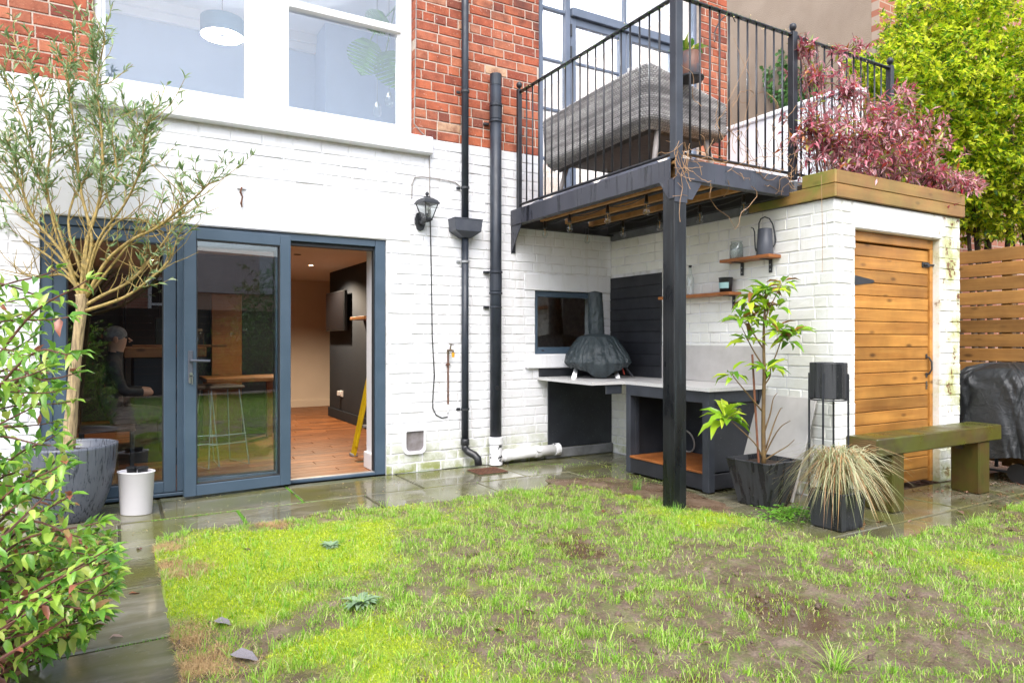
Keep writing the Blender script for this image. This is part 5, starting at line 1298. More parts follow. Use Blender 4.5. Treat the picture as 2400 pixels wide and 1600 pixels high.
# ---- leafy shrub close to the camera
sb = Vector((-.72, 2.35, 0)); shr = empty('evergreen_shrub', sb, 'glossy green shrub with reddish young leaves beside the path', 'shrub')
rng = random.Random(23); stems = MB(); LV = []
env = [(600,110),(660,195),(740,215),(820,160),(900,150),(1000,150),(1100,140),(1180,170),(1230,235),(1300,265),(1380,258),(1450,235),(1500,190),(1530,150)]
def envx(y):
    for (a, b), (c, d) in zip(env, env[1:]):
        if a <= y <= c: return b + (d-b)*(y-a)/(c-a)
    return 120
for k in range(150):
    ty = rng.uniform(610, 1530) if k % 3 else rng.uniform(1150, 1500); tx = envx(ty) - abs(rng.gauss(0, 1))*85
    if k % 5 == 0: tx = envx(ty) + rng.uniform(-20, 45)*(1 if ty < 1180 else .2)
    if ty < 1000 and rng.random() < .50: continue
    d = rng.uniform(1.75, 2.55); tip = atD(tx, ty, d)
    mid = atD(tx - rng.uniform(120, 260), ty + rng.uniform(-20, 150), d + rng.uniform(-.1, .25))
    low = mid.lerp(sb + Vector((rng.uniform(-.15,.2), rng.uniform(-.2,.3), .1)), .6)
    P = curve3([sb + Vector((rng.uniform(-.08,.08), rng.uniform(-.08,.08), 0)), low, mid, tip], 7)
    stems.tube(P, [.007*(1-i/len(P))+.0016 for i in range(len(P))], 5, False)
    nl = 0
    for i in range(9, len(P)):
        a, b = P[i-1], P[i]; dr = (b-a).normalized(); ln = (b-a).length
        for _ in range(max(1, int(ln/.016))):
            q = a.lerp(b, rng.random()); an = nl*2.4 + rng.uniform(-.4,.4); nl += 1
            u = dr.orthogonal().normalized(); v = dr.cross(u)
            sd_ = u*math.cos(an)+v*math.sin(an)
            ld = (dr*rng.uniform(.3,.9) + sd_ + Vector((0,0,rng.uniform(-.75,.25)))).normalized()
            l = rng.uniform(.028, .060); LV.append((q, ld, Vector((rng.uniform(-.5,.5), rng.uniform(-.6,.3), 1)), l, l*rng.uniform(.34,.46)))
    for e in range(4):
        an = rng.uniform(0, 6.28); ld = (dr*1.1 + Vector((math.cos(an), math.sin(an), rng.uniform(-.3,.5)))*.7).normalized(); l = rng.uniform(.035,.06); LV.append((P[-1], ld, Vector((0,-.2,1)), l, l*.4))
stems.build('stems', MT['bark_red'], shr, kind='stuff')
def big_leaves(par, mat, LV, limit, name='leaf'):
    """the largest in the photo as parts of their own, the rest as one"""
    def area(e):
        x, y, d = proj(*(e[0]+e[1]*e[3]*.5)); return -(e[3]*e[4]/d**2) if (-10 < x < 2410 and -10 < y < 1610) else 1
    LV = sorted(LV, key=area); vs = []
    for v in range(6):
        V = TPL8[0].copy(); V[:, 2] += NR.uniform(-.03, .03, len(V)); V[7, 2] -= NR.uniform(0, .12)
        vs.append(to_mesh('leaf', [tuple(p) for p in V], [tuple(f) for f in TPL8[1]], MT[mat], True))
    o0 = WL[par.name]
    for i, (q, d, n, l, w_) in enumerate(LV[:limit]):
        y = n.cross(d).normalized(); z = d.cross(y)
        M = Matrix(((d.x*l, y.x*w_, z.x*l, q.x-o0.x), (d.y*l, y.y*w_, z.y*l, q.y-o0.y), (d.z*l, y.z*w_, z.z*l, q.z-o0.z), (0,0,0,1)))
        o = bpy.data.objects.new(name, vs[i % 6]); COL.objects.link(o); o.parent = par; o.matrix_local = M
    r = LV[limit:]
    if r: leaf_obj('foliage', mat, par, [e[0] for e in r], [e[1] for e in r], [e[2] for e in r], [e[3] for e in r], [e[4] for e in r], TPL8, kind='stuff')
big_leaves(shr, 'leaf_shrub', LV, 300)
# faded flower head and silvery plant at the shrub's foot
hb = atD(28, 1540, 2.0); hy = empty('hydrangea', (hb.x-.05, hb.y, 0), 'brown faded hydrangea flower head below the shrub', 'flower')
rng = random.Random(5); P, D, N, L, Wd = [], [], [], [], []
for k in range(90):
    v = Vector((rng.gauss(0,1), rng.gauss(0,1), rng.gauss(0,1))).normalized(); P.append(hb+v*rng.uniform(.03,.055)); t_ = v.orthogonal(); t_.rotate(Matrix.Rotation(rng.uniform(0,6.28), 3, v)); D.append(t_); N.append(v); L.append(.03); Wd.append(.026)
leaf_obj('petals', 'deadleaf', hy, P, D, N, L, Wd, TPL8, kind='stuff'); m = MB(); m.tube([(hb.x-.05, hb.y, 0), (hb.x-.02, hb.y, .12), hb], .004, 5); m.build('stem', MT['bark_dark'], hy)
sv = atD(10, 1485, 2.15); sp_ = empty('silver_plant', (sv.x-.04, sv.y, 0), 'silvery grey leaved plant at the foot of the shrub', 'plant'); P, D, N = [], [], []
for k in range(26): P.append(sv+Vector((rng.uniform(-.05,.03), rng.uniform(-.04,.04), rng.uniform(-.04,.03)))); D.append((rng.uniform(-.5,1), rng.uniform(-1,1), rng.uniform(-.2,.5))); N.append((0,0,1))
leaf_obj('leaves', 'thistle', sp_, P, D, N, [.06]*26, [.014]*26, TPL8, kind='stuff'); m = MB(); m.tube([(sv.x-.04, sv.y, 0), sv], .004, 5); m.build('stem', MT['bark_dark'], sp_)

# ---- shrubs as clouds of leafy sprigs
def cloud(par, mat, blobs, n_sprig, per, L, wr, stem_mat, seed, shell=(.55, 1.0), twig=.14, up=.2, root=None, keep=None, world=False):
    rng = random.Random(seed); P, D, N, LL, LW = [], [], [], [], []; tw = MB(); wts = [b[3]**2 for b in blobs]
    for k in range(n_sprig):
        x, y, d, r = rng.choices(blobs, wts)[0]; c = Vector((x, y, d)) if world else atD(x, y, d)
        v = Vector((rng.gauss(0,1), rng.gauss(0,1), rng.gauss(0,.9))).normalized(); q = c + v*r*rng.uniform(*shell)
        if keep and not keep(q): continue
        dr = (v + Vector((rng.uniform(-.5,.5), rng.uniform(-.5,.5), rng.uniform(-.3,.3)+up))).normalized()
        s0 = q - dr*twig; P0 = [s0, s0.lerp(q, .5)+Vector((rng.uniform(-.02,.02),)*3), q]
        tw.tube(P0, [.003,.0025,.0012], 3, False)
        for i in range(per):
            f = rng.uniform(.15, 1); p = s0.lerp(q, f); an = i*2.4
            u = dr.orthogonal().normalized(); w2 = dr.cross(u); sd_ = u*math.cos(an)+w2*math.sin(an)
            P.append(p); D.append(dr*rng.uniform(.2,.9)+sd_*.9+Vector((0,0,rng.uniform(-.4,.2)))); N.append((rng.uniform(-.7,.7), rng.uniform(-.9,.4), 1)); l = L*rng.uniform(.65,1.25); LL.append(l); LW.append(l*wr*rng.uniform(.8,1.2))
    tw.build('twigs', MT[stem_mat], par, kind='stuff'); return leaf_obj('crown', mat, par, P, D, N, LL, LW, TPL4, kind='stuff')
hd = empty('privet_hedge', (8.0, 3.9, 0), 'tall yellow green privet growing above the timber fence', 'hedge')
HB = [(2290,130,7.7,1.0),(2185,215,7.3,.72),(2340,330,7.5,.95),(2210,400,7.5,.72),(2100,190,7.2,.50),(2400,60,8.1,1.2),(2330,470,7.5,.55),(2230,90,7.6,.75),(2420,420,7.7,.8),(2130,330,7.5,.45),(2040,190,7.1,.26),(2420,250,7.4,.9),(2270,480,7.7,.5),(2150,60,7.7,.45),(2010,150,7.0,.16)]
cloud(hd, 'leaf_hedge', HB, 5200, 12, .066, .50, 'bark_dark', 31, (.62, 1.03), .16, .25, keep=lambda q: q.z > 1.95)
m = MB(); rng = random.Random(9)
for x0, y0, tx, ty in ((2290,640,2265,470),(2310,640,2330,440),(2340,640,2320,420),(2370,640,2390,430),(2400,650,2370,450),(2270,640,2235,400),(2330,640,2370,300),(2300,640,2250,250),(2385,640,2420,330)):
    b_ = atD(x0, y0, 7.75); b_ = Vector((max(7.65, b_.x), b_.y, 0)); t_ = atD(tx, ty, 7.6)
    m.tube(curve3([b_, b_.lerp(t_, .5)+Vector((rng.uniform(-.1,.1), rng.uniform(-.1,.1), 0)), t_], 5), [.045-.003*i for i in range(11)], 7)
m.build('trunk', MT['bark_dark'], hd, smooth=True)
rs = empty('red_shrub', (5.4, 3.34, ZS+.15), 'pink and red leaved shrub spilling from the store roof planter', 'shrub')
RB = [(1905,300,5.35,.24),(1950,330,5.45,.32),(2020,330,5.6,.34),(2100,370,5.75,.34),(2180,410,5.9,.30),(1915,180,5.45,.20),(1985,215,5.6,.22),(2060,280,5.75,.28),(2245,430,6.0,.20),(1885,110,5.4,.10),(2140,320,5.85,.26),(2000,390,5.45,.25),(1960,120,5.6,.10),(2200,480,5.9,.16),(2280,430,6.1,.14),(2010,110,5.7,.09),(2120,220,5.85,.16)]
cloud(rs, 'leaf_red', RB, 720, 9, .074, .27, 'bark_red', 41, (.3, 1.25), .17, .15)
m = MB(); rng = random.Random(10)
for k in range(46):
    x, y, d, r = rng.choice(RB); t_ = atD(x, y, d) + Vector((rng.uniform(-r,r), rng.uniform(-r,r)*.6, rng.uniform(-r,r)*.7)); b_ = Vector((min(6.2, max(4.75, t_.x+rng.uniform(-.3,.3))), rng.uniform(3.24, 3.46), ZS+.15))
    m.tube(curve3([b_, b_.lerp(t_, .55)+Vector((0,0,.08)), t_], 4), [.006-.0005*i for i in range(9)], 4, False)
m.build('stems', MT['bark_red'], rs, kind='stuff')
# ivy on the rendered wall
iv = empty('ivy', (7.98, 6.3, 3.4), 'small ivy climbing the beige rendered wall', 'ivy'); rng = random.Random(12); P, D, N, L, Wd = [], [], [], [], []; tw = MB()
for s in (((1870,262),(1850,215),(1838,170),(1832,120)), ((1860,262),(1830,232),(1808,205),(1802,165)), ((1885,250),(1880,210),(1872,170)), ((1895,262),(1900,225),(1895,185)), ((1845,250),(1855,190),(1850,150))):
    C3 = curve3([onX(x, y, 7.985) for x, y in s], 12); tw.tube(C3, .005, 4, False)
    for p in C3:
        for _ in range(3): P.append(p+Vector((-rng.uniform(.01,.05), rng.uniform(-.07,.07), rng.uniform(-.05,.05)))); D.append((rng.uniform(-.5,.1), rng.uniform(-1,1), rng.uniform(-1,.3))); N.append((-1, rng.uniform(-.4,.4), rng.uniform(-.2,.5))); L.append(.06); Wd.append(.055)
leaf_obj('leaves', 'leaf_ivy', iv, P, D, N, L, Wd, TPL8, kind='stuff'); tw.build('stems', MT['bark_dark'], iv)
# dried climber over the balcony edge
dvn = empty('dried_climber', (4.5, 3.5, ZD), 'leafless tan climber tangled over the balcony edge and railing', 'climber'); rng = random.Random(14); m = MB()
def wander(px, py, n, step, y0, drift):
    q = onY(px, py, y0); d = Vector(drift).normalized(); P = [q]
    for k in range(n):
        d = (d + Vector((rng.uniform(-.6,.6), rng.uniform(-.35,.35), rng.uniform(-.6,.6)))).normalized(); nx = P[-1]+d*step; nx.y = min(max(nx.y, 3.40), 3.72); P.append(nx)
    return P
for k in range(56):
    px = rng.uniform(1640, 1900); py = rng.uniform(330, 445) if k % 3 else rng.uniform(240, 400)
    P = wander(px, py, rng.randint(6, 14), .035, 3.49, (rng.uniform(-1,1), 0, rng.uniform(-.6,1)))
    m.tube(P, [.0028-.0013*i/len(P) for i in range(len(P))], 3, False)
for k in range(14):
    P = wander(rng.uniform(1585, 1640), rng.uniform(330, 360), 8, .035, 3.49, (rng.uniform(-.6,.6), 0, -.4)); m.tube(P, .0022, 3, False)
P = [onY(x, y, 3.498) for x, y in ((1606,352),(1597,372),(1602,390),(1596,412),(1600,440),(1594,470),(1592,500),(1594,520))]; m.tube(P, .0026, 4, False)
for a, b in (((1600,392),(1622,398)),((1598,395),(1580,393)),((1598,458),(1576,460)),((1598,456),(1612,459)),((1599,440),(1588,428))): m.tube([onY(*a, 3.498), onY(*b, 3.49)], .0018, 3, False)
for s in (((1700,250),(1740,170),(1760,120)), ((1740,300),(1760,200),(1735,130),(1720,90)), ((1790,420),(1820,380),(1850,330),(1840,260)), ((1925,410),(1926,470),(1928,560),(1927,640))): m.tube(curve3([onY(x, y, 3.50 if x < 1900 else YS-.035) for x, y in s], 6), .0018, 3, False)
m.build('stems', MT['twig'], dvn, kind='stuff')

# ---- magnolia in the square black pot
def square_pot(name, x0, y0, bs, ts, h, label, soil_h, rot=0.0):
    c = Vector((x0, y0, 0)); o = empty(name, c, label, 'pot')
    b, t_ = bs/2, ts/2; th = .014; Rm = TR(x0, y0, 0, rot)
    def ring(r, z): return [Rm @ Vector((sx*r, sy*r, z)) for sx, sy in ((-1,-1),(1,-1),(1,1),(-1,1))]
    Rg = [ring(b-.01, .002), ring(b, .012), ring(t_, h-.01), ring(t_+.004, h-.006), ring(t_+.002, h), ring(t_-th, h), ring(t_-th-.01, soil_h-.03)]
    V = [p for r_ in Rg for p in r_]; F = [(3,2,1,0)]
    for i in range(len(Rg)-1): F += [(i*4+k, i*4+(k+1)%4, (i+1)*4+(k+1)%4, (i+1)*4+k) for k in range(4)]
    m = MB(); m.add(V, F); m.build('body', MT['pot_black'], o)
    m = MB(); r_ = ring(t_-th-.004-(h-soil_h)*(ts-bs)/2/h, soil_h); m.add(r_, [(0,1,2,3)]); m.build('soil', MT['compost'], o); return o
square_pot('square_pot', 4.09, 3.385, .25, .37, .335, 'tapered square black pot holding the magnolia', .30, R(3))
mg = empty('magnolia', (4.09, 3.385, .30), 'young magnolia with big glossy leaves in the square black pot', 'shrub'); rng = random.Random(77)
MD = 4.09*S_+3.385*C_
def mp(x, y, dd=0): return atD(x, y, MD+dd)
br = [[(1790,1090),(1789,980),(1791,880),(1790,790),(1793,720),(1797,690)], [(1790,860),(1765,820),(1750,790),(1735,760)], [(1791,820),(1760,770),(1745,720),(1738,705)], [(1790,770),(1800,730),(1820,690),(1832,665)], [(1792,875),(1815,840),(1830,800),(1842,785)],
      [(1788,965),(1750,920),(1725,890),(1715,875)], [(1787,1070),(1770,1040),(1740,1010),(1712,985)], [(1793,900),(1805,880),(1806,850),(1815,840)], [(1791,760),(1800,720),(1790,690)], [(1788,1075),(1810,1030),(1830,1000),(1853,985)], [(1788,1080),(1820,1060),(1845,1045),(1862,1030)], [(1792,1010),(1805,970),(1812,935),(1822,920)], [(1795,1050),(1815,990),(1828,960),(1834,955)]]
m = MB()
for i, b in enumerate(br):
    off = 0 if i == 0 else rng.uniform(-.16, .12); n = len(b); P = curve3([mp(x, y, off*(k/(n-1))) for k, (x, y) in enumerate(b)], 5)
    r0 = .017 if i == 0 else .0065; m.tube(P, [r0*(1-.7*k/len(P)) for k in range(len(P))], 7)
m.build('stems', MT['bark_mag'], mg, smooth=True)
m = MB(); m.tube([mp(1778, 1085), mp(1763, 830)], .008, 7); m.build('cane', MT['cane'], mg)
wh = [(1700,975,15,.15,.0),(1715,872,7,.105,.0),(1737,745,14,.115,-.08),(1770,688,12,.115,.05),(1800,680,12,.115,.0),(1834,662,11,.11,.06),(1845,790,14,.11,.03),(1825,770,8,.10,-.05),(1795,862,8,.115,-.05),(1752,790,8,.11,-.03),(1800,760,6,.10,.1),(1790,720,7,.10,.0),(1815,855,5,.09,.05),(1712,962,5,.10,.06),(1755,700,8,.11,-.04),(1820,720,8,.11,.02),(1862,775,8,.11,.05),(1770,740,8,.11,.06)]
LV, LB = [], []
for (x, y, n, l0, dd) in wh:
    c = mp(x, y, dd)
    for k in range(int(n*1.25)):
        an = 2.4*k + rng.uniform(-.3,.3); el = rng.uniform(-.45, .85)
        d = Vector((math.cos(an)*math.cos(el), math.sin(an)*math.cos(el), math.sin(el))); l = l0*rng.uniform(.95,1.45)
        e = (c + d*.012 + Vector((0,0,rng.uniform(-.035,.01))), d, Vector((rng.uniform(-.3,.3), rng.uniform(-.5,.1), 1)), l, l*rng.uniform(.33,.40))
        (LB if rng.random() < .13 and y < 800 else LV).append(e)
big_leaves(mg, 'leaf_mag', LV, 300); big_leaves(mg, 'leaf_mag_brown', LB, 300)

# ---- tall planter stand
px_, py_ = 4.33, 3.03; ts_ = empty('tall_planter', (px_, py_, 0), 'black cylinder planter on tall thin legs by the store corner', 'planter')
zt_, zb_ = 1.04, .79
m = MB(); m.lathe([(.001, zb_), (.118, zb_), (.122, zb_+.006), (.122, zt_-.004), (.120, zt_), (.112, zt_), (.110, zt_-.03), (.108, zb_+.04), (.001, zb_+.04)], 32, (px_, py_, 0), caps=False); m.build('pot', MT['pot_black'], ts_, smooth=False)
for k in range(4):
    a = R(20+90*k); x, y = px_+.129*math.cos(a), py_+.129*math.sin(a); m = MB(); m.cbox((-.006,-.006,.002), (.006,.006,.965), .001, TR(x, y, 0, a)); m.build('leg', MT['black_metal'], ts_)
m = MB(); m.tube([(px_+.121*math.cos(a), py_+.121*math.sin(a), zb_-.008) for a in [k*math.pi/12 for k in range(25)]], .005, 6, False); m.build('ring', MT['black_metal'], ts_)
# ---- sedge in the small square pot
square_pot('square_pot', 4.0, 2.74, .215, .24, .24, 'small square black pot under the drooping sedge grass', .20)
sg = empty('ornamental_sedge', (4.0, 2.74, .20), 'arching tan and cream sedge grass in the small black pot', 'grass'); rng = random.Random(3); V, F = [], []
for k in range(900):
    an = rng.uniform(0, 6.28); rr_ = rng.uniform(.10, .41)*(1 if rng.random() < .75 else .6); h = rng.uniform(.14, .34); dr_ = rng.uniform(.05, .48)*(rr_/.35); w_ = rng.uniform(.0022, .0045)
    b0 = Vector((4.0+rng.uniform(-.05,.05), 2.74+rng.uniform(-.05,.05), .20)); dx, dy = math.cos(an), math.sin(an); sx, sy = -dy*w_, dx*w_
    n = 7; i0 = len(V)
    for i in range(n+1):
        t_ = i/n; z = b0.z + h*(1-(1-min(1,t_*1.7))**2) - dr_*max(0, t_-.35)**1.6*1.6; q = Vector((b0.x+dx*rr_*t_**1.05, b0.y+dy*rr_*t_**1.05, max(.012, z))); f = (1-t_)**.6
        V += [(q.x-sx*f, q.y-sy*f, q.z), (q.x+sx*f, q.y+sy*f, q.z+.001)]
    F += [(i0+2*i, i0+2*i+1, i0+2*i+3, i0+2*i+2) for i in range(n)]
m = MB(); m.add(V, F); m.build('blades', MT['leaf_carex'], sg, kind='stuff')
# balcony pot plant
rng = random.Random(8); LV = []; q = WL[pp.name] + Vector((0, 0, .165))
for k in range(22):
    an = rng.uniform(0, 6.28); el = rng.uniform(.0, 1.1); d = Vector((math.cos(an)*math.cos(el), math.sin(an)*math.cos(el), math.sin(el))); l = rng.uniform(.09, .15); LV.append((q + Vector((d.x*.04, d.y*.04, .02+.04*rng.random())), d, Vector((0,0,1)) if el < .8 else Vector((d.y, -d.x, .3)), l, l*.42))
big_leaves(pp, 'leaf_house', LV, 100)
# white bin with black lid
wbq = onZ(320, 1209); wb = empty('white_bin', (wbq.x, wbq.y+.06, 0), 'oval white speckled metal bin by the folding doors', 'bin')
bx_, by_ = wbq.x, wbq.y+.075; va = R(-30)
m = MB(); BM = TR(bx_, by_, 0, -YAW)
m.lathe([(.100, .002), (.104, .006), (.120, .285), (.126, .288), (.127, .294), (.122, .297), (.117, .292), (.112, .26)], 36, (0,0,0), 1.0, .66, BM); m.build('body', MT['enamel_white'], wb, smooth=True)
m = MB(); m.lathe([(.112, .262), (.001, .265)], 28, (0,0,0), 1.0, .66, BM); m.build('water', MT['compost'], wb)
lo = empty('plastic_tray', (bx_, by_, .266), 'black plastic pot tray resting in the white bin', 'tray')
m = MB(); pr = [(.028,.001),(.034,.045),(.038,.048),(.038,.056),(.033,.056),(.03,.02),(.001,.018)]
m.lathe(pr, 14, (-.036, .01, .266), 1, 1, BM); m.build('cell', MT['black_plastic'], lo); m = MB(); m.lathe(pr, 14, (.038, .012, .266), 1, 1, BM); m.build('cell', MT['black_plastic'], lo)

# old light fitting and hanging basket hook left on the walls
q = onY(566, 440, W-.01); lf = empty('broken_fitting', (q.x, W-.01, q.z-.1), 'remains of an old light fitting with a dangling wire above the doors', 'fitting'); MB().cbox((q.x-.035, W-.020, q.z-.012), (q.x+.035, W-.004, q.z+.02), .004).build('plate', MT['plastic_white'], lf)
m = MB(); m.tube([(q.x, W-.022, q.z), (q.x-.012, W-.035, q.z-.04), (q.x+.004, W-.030, q.z-.075), (q.x-.006, W-.034, q.z-.13), (q.x+.002, W-.030, q.z-.16)], [.008,.009,.006,.009,.005], 6); m.build('wire', MT['rust'], lf)
hk = empty('basket_hook', (5.9, W-.02, 4.2), 'curled iron hanging basket hook beside the balcony windows', 'hook'); m = MB(); m.tube(curve3([onY(x, y, W-.03-i*.015) for i, (x, y) in enumerate(((1723,52),(1717,40),(1708,36),(1697,41),(1686,53),(1679,66),(1675,76)))], 4), .007, 6); m.build('arm', MT['black_iron'], hk, smooth=True)
c0 = onY(1675, 88, W-.13)
for k in range(4): m = MB(); m.tube([c0+Vector((math.cos(k*1.571+f*2.2)*.018*math.sin(math.pi*f), math.sin(k*1.571+f*2.2)*.018*math.sin(math.pi*f), .06-.12*f)) for f in [i/8 for i in range(9)]], .003, 4); m.build('cage_wire', MT['black_iron'], hk)

# planting along the far fence, seen in the glass
for (x, y, h, lb) in ((-3.2, -3.6, 1.2, 'dark leafy bush by the far fence behind the viewpoint'), (-.6, -3.4, .9, 'rounded bush by the far fence mirrored beside the olive trunk'), (2.6, -3.5, 1.5, 'tall loose bush by the far fence mirrored in the open leaf'), (4.6, -3.4, 1.9, 'tallest bush by the far fence mirrored at the door edge')):
    fs = empty('far_shrub', (x, y, 0), lb, 'shrub', 'bushes along the far fence'); cloud(fs, 'leaf_ivy', [(x, y, h*.75, h*.5), (x+.4, y, h*.5, h*.4), (x-.4, y+.1, h*.45, h*.4), (x+.1, y, h*1.25, h*.35)], 420, 9, .09, .45, 'bark_dark', int(x*10)+99, (.4, 1.05), .2, .3, world=True)
# =================================================================== LAWN
RB_ = [(3.02,4.62),(3.30,4.42),(3.42,3.95),(3.56,3.35),(3.66,2.95),(3.72,2.55),(4.05,2.36),(5.5,2.42),(8.0,2.45)]
def lawn_in(x, y):
    wob = .05*(vnoise(x, y, .22, 2, 3)-.5)*2
    ok = (x > .195 + wob*.6) & (y < 4.625 + wob)
    # right-hand boundary: for each x beyond 3.0 the lawn ends at some y
    bx = np.array([p[0] for p in RB_]); byy = np.array([p[1] for p in RB_])
    yl = np.interp(x, bx, byy, left=9)
    return ok & (y < yl + wob*1.5)
def gsum(x, y, L):
    s = np.zeros_like(x)
    for px, py, r, a in L:
        c = onZ(px, py); s += a*np.exp(-((x-c.x)**2+(y-c.y)**2)/(r*r))
    return s
MOSS = [(560,1300,.40,1.2),(480,1400,.28,1),(720,1320,.38,1.1),(880,1250,.32,.9),(700,1530,.15,.9),(860,1510,.22,1),(1650,1225,.25,.8),(2320,1330,.35,.7),(1000,1590,.25,.9),(1500,1195,.2,.5),(620,1440,.2,.7)]
MUD = [(1720,1400,.42,1.2),(1980,1500,.40,1.2),(1450,1330,.30,.8),(1290,1260,.26,.9),(1640,1300,.28,.9),(2230,1520,.4,1.0),(720,1470,.16,1.3),(560,1530,.14,1.1),(1380,1190,.25,.7),(1900,1330,.3,.8),(2050,1400,.3,.6),(1560,1230,.12,.6),(1100,1290,.15,.5),(1250,1430,.2,.3),(1850,1560,.3,.8)]
STRAW = [(440,1350,.085,1.3),(385,1290,.09,1),(400,1330,.06,.8),(470,1570,.14,1.1),(640,1235,.08,.7),(420,1500,.1,.7)]
def f_moss(x, y): return np.clip(gsum(x, y, MOSS)*1.25 + (vnoise(x, y, .30, 6, 4)-.5)*1.9 - .18 - gsum(x, y, MUD)*.8 - gsum(x, y, STRAW), 0, 1)
def f_mud(x, y): return np.clip(gsum(x, y, MUD)*.72 + (vnoise(x, y, .20, 9, 4)-.53)*3.0 - f_moss(x, y)*.9, 0, 1)
xs = np.arange(.05, 8.1, .022); ys = np.arange(.9, 4.75, .022)
GX, GY = np.meshgrid(xs, ys); inn = lawn_in(GX, GY)
ms, md = f_moss(GX, GY), f_mud(GX, GY)
GZ = .016 + .022*(vnoise(GX, GY, .25, 4, 4)-.5)*2 + .012*ms - .014*md + .006*(vnoise(GX, GY, .06, 15, 2)-.5)*2
GZ += (.010*md+.003)*(1-np.abs(2*vnoise(GX, GY, .075, 71, 3)-1)*2)
wet = np.clip((vnoise(GX, GY, .42, 73, 3)-.50)*7, 0, 1)*np.clip((md-.25)*3, 0, 1)
GZ = GZ*(1-wet) + .001*wet
GZ = np.where(inn, GZ, -.02)
def lawn_z(x, y): return .016 + .022*(vnoise(x, y, .25, 4, 4)-.5)*2 + .012*f_moss(x, y) - .014*f_mud(x, y)
nx = len(xs); ii = np.arange(GX.size).reshape(GX.shape)
cell = inn[:-1,:-1] | inn[1:,:-1] | inn[:-1,1:] | inn[1:,1:]
Q = np.stack([ii[:-1,:-1][cell], ii[:-1,1:][cell], ii[1:,1:][cell], ii[1:,:-1][cell]], 1)
me = np_mesh('lawn', np.stack([GX.ravel(), GY.ravel(), GZ.ravel()], 1), Q, None, True)
at = me.attributes.new('moss', 'FLOAT', 'POINT'); at.data.foreach_set('value', (np.clip(ms.ravel()*1.3, 0, 1)).astype(np.float32))
at = me.attributes.new('wet', 'FLOAT', 'POINT'); at.data.foreach_set('value', wet.ravel().astype(np.float32))
t = NT('lawn_earth'); t.set(Roughness=.5, Specular_IOR_Level=.5); p, _ = t.pos(); an = t.n.new('ShaderNodeAttribute'); an.attribute_name = 'moss'
n1 = t.noise(p, 6, 8, .7); f1 = t.noise(p, 70, 5, .7)
c = t.ramp(n1, [(.3, (.085,.054,.033)), (.5, (.165,.112,.075)), (.7, (.30,.225,.17))])
c = t.mix(t.ramp(f1, [(.45, 0.0), (.72, .55)]), c, (.04,.026,.016))
c = t.mix(t.math('MULTIPLY', t.ramp(t.noise(p, 14, 5, .65), [(.46, 0.0), (.64, .6)]), 1.0), c, (.12,.16,.03))
c = t.mix(an.outputs['Fac'], c, (.26,.36,.02)); aw = t.n.new('ShaderNodeAttribute'); aw.attribute_name = 'wet'
c = t.mix(aw.outputs['Fac'], c, (.085,.050,.029)); t.color(c)
t.rough(t.mix(aw.outputs['Fac'], t.ramp(t.noise(p, 3.0, 5, .6), [(.40, .22), (.55, .5), (.7, .8)]), .07)); t.bump(t.mix(t.math('MULTIPLY', aw.outputs['Fac'], .97), t.mix(.55, n1, f1), .5), 1.0, .022); me.materials.append(t.m)
lawn = link('lawn', me); tag(lawn, kind='structure')
# the rest of the lawn, behind the camera
MB().box((.2, -4.0, -.04), (8.1, .93, .012)).build('far_lawn', t.m, kind='structure')

def blades(name, mat, X, Y, H, Wd, lean, label, cat=None, z=None, kind='stuff'):
    n = len(X); z = lawn_z(X, Y) if z is None else z
    an = NR.uniform(0, 2*np.pi, n); fa = NR.uniform(0, 2*np.pi, n)
    dx, dy = np.cos(an)*lean, np.sin(an)*lean; sx, sy = np.cos(fa)*Wd/2, np.sin(fa)*Wd/2
    V = np.zeros((n, 5, 3))
    V[:,0] = np.stack([X-sx, Y-sy, z-.004], 1); V[:,1] = np.stack([X+sx, Y+sy, z-.004], 1)
    V[:,2] = np.stack([X+dx*.38-sx*.75, Y+dy*.38-sy*.75, z+H*.62], 1); V[:,3] = np.stack([X+dx*.38+sx*.75, Y+dy*.38+sy*.75, z+H*.62], 1)
    V[:,4] = np.stack([X+dx, Y+dy, z+H*np.clip(1-lean/np.maximum(H,.01)*.22, .25, 1)], 1)
    T = np.array([(0,1,3),(0,3,2),(2,3,4)])[None] + (np.arange(n)*5)[:,None,None]
    o = link(name, np_mesh(name, V.reshape(-1,3), T.reshape(-1,3), MT[mat])); tag(o, label, cat, kind=kind); return o
def sample(n, x0=.15, x1=6.5, y0=1.0, y1=4.70):
    x = NR.uniform(x0, x1, n); y = NR.uniform(y0, y1, n); d = x*S_+y*C_; r = (x*C_-y*S_)/d
    k = lawn_in(x, y) & (np.abs(r) < .80) & (d > 1.9); return x[k], y[k]
# tufts of grass
x, y = sample(52000); m_ = f_mud(x, y); s_ = f_moss(x, y)
k = NR.random(len(x)) < np.clip((vnoise(x, y, .09, 81, 2)-.30)*2.6, .1, 1)*np.clip(1.0 - m_*.80 - s_*.70, .13, 1); x, y = x[k], y[k]
nb_ = NR.integers(2, 15, len(x)); X = np.repeat(x, nb_) + NR.normal(0, .013, nb_.sum()); Y = np.repeat(y, nb_) + NR.normal(0, .013, nb_.sum())
hh = np.repeat(NR.uniform(.010, .042, len(x))*(1+1.1*(NR.random(len(x)) < .12)), nb_)*NR.uniform(.5, 1.2, nb_.sum())
k = lawn_in(X, Y); X, Y, hh = X[k], Y[k], hh[k]
blades('grass', 'grass', X, Y, hh, NR.uniform(.0018, .0042, len(X)), hh*NR.uniform(.1, 1.3, len(X)), 'patchy green lawn grass growing through the mud', 'grass')
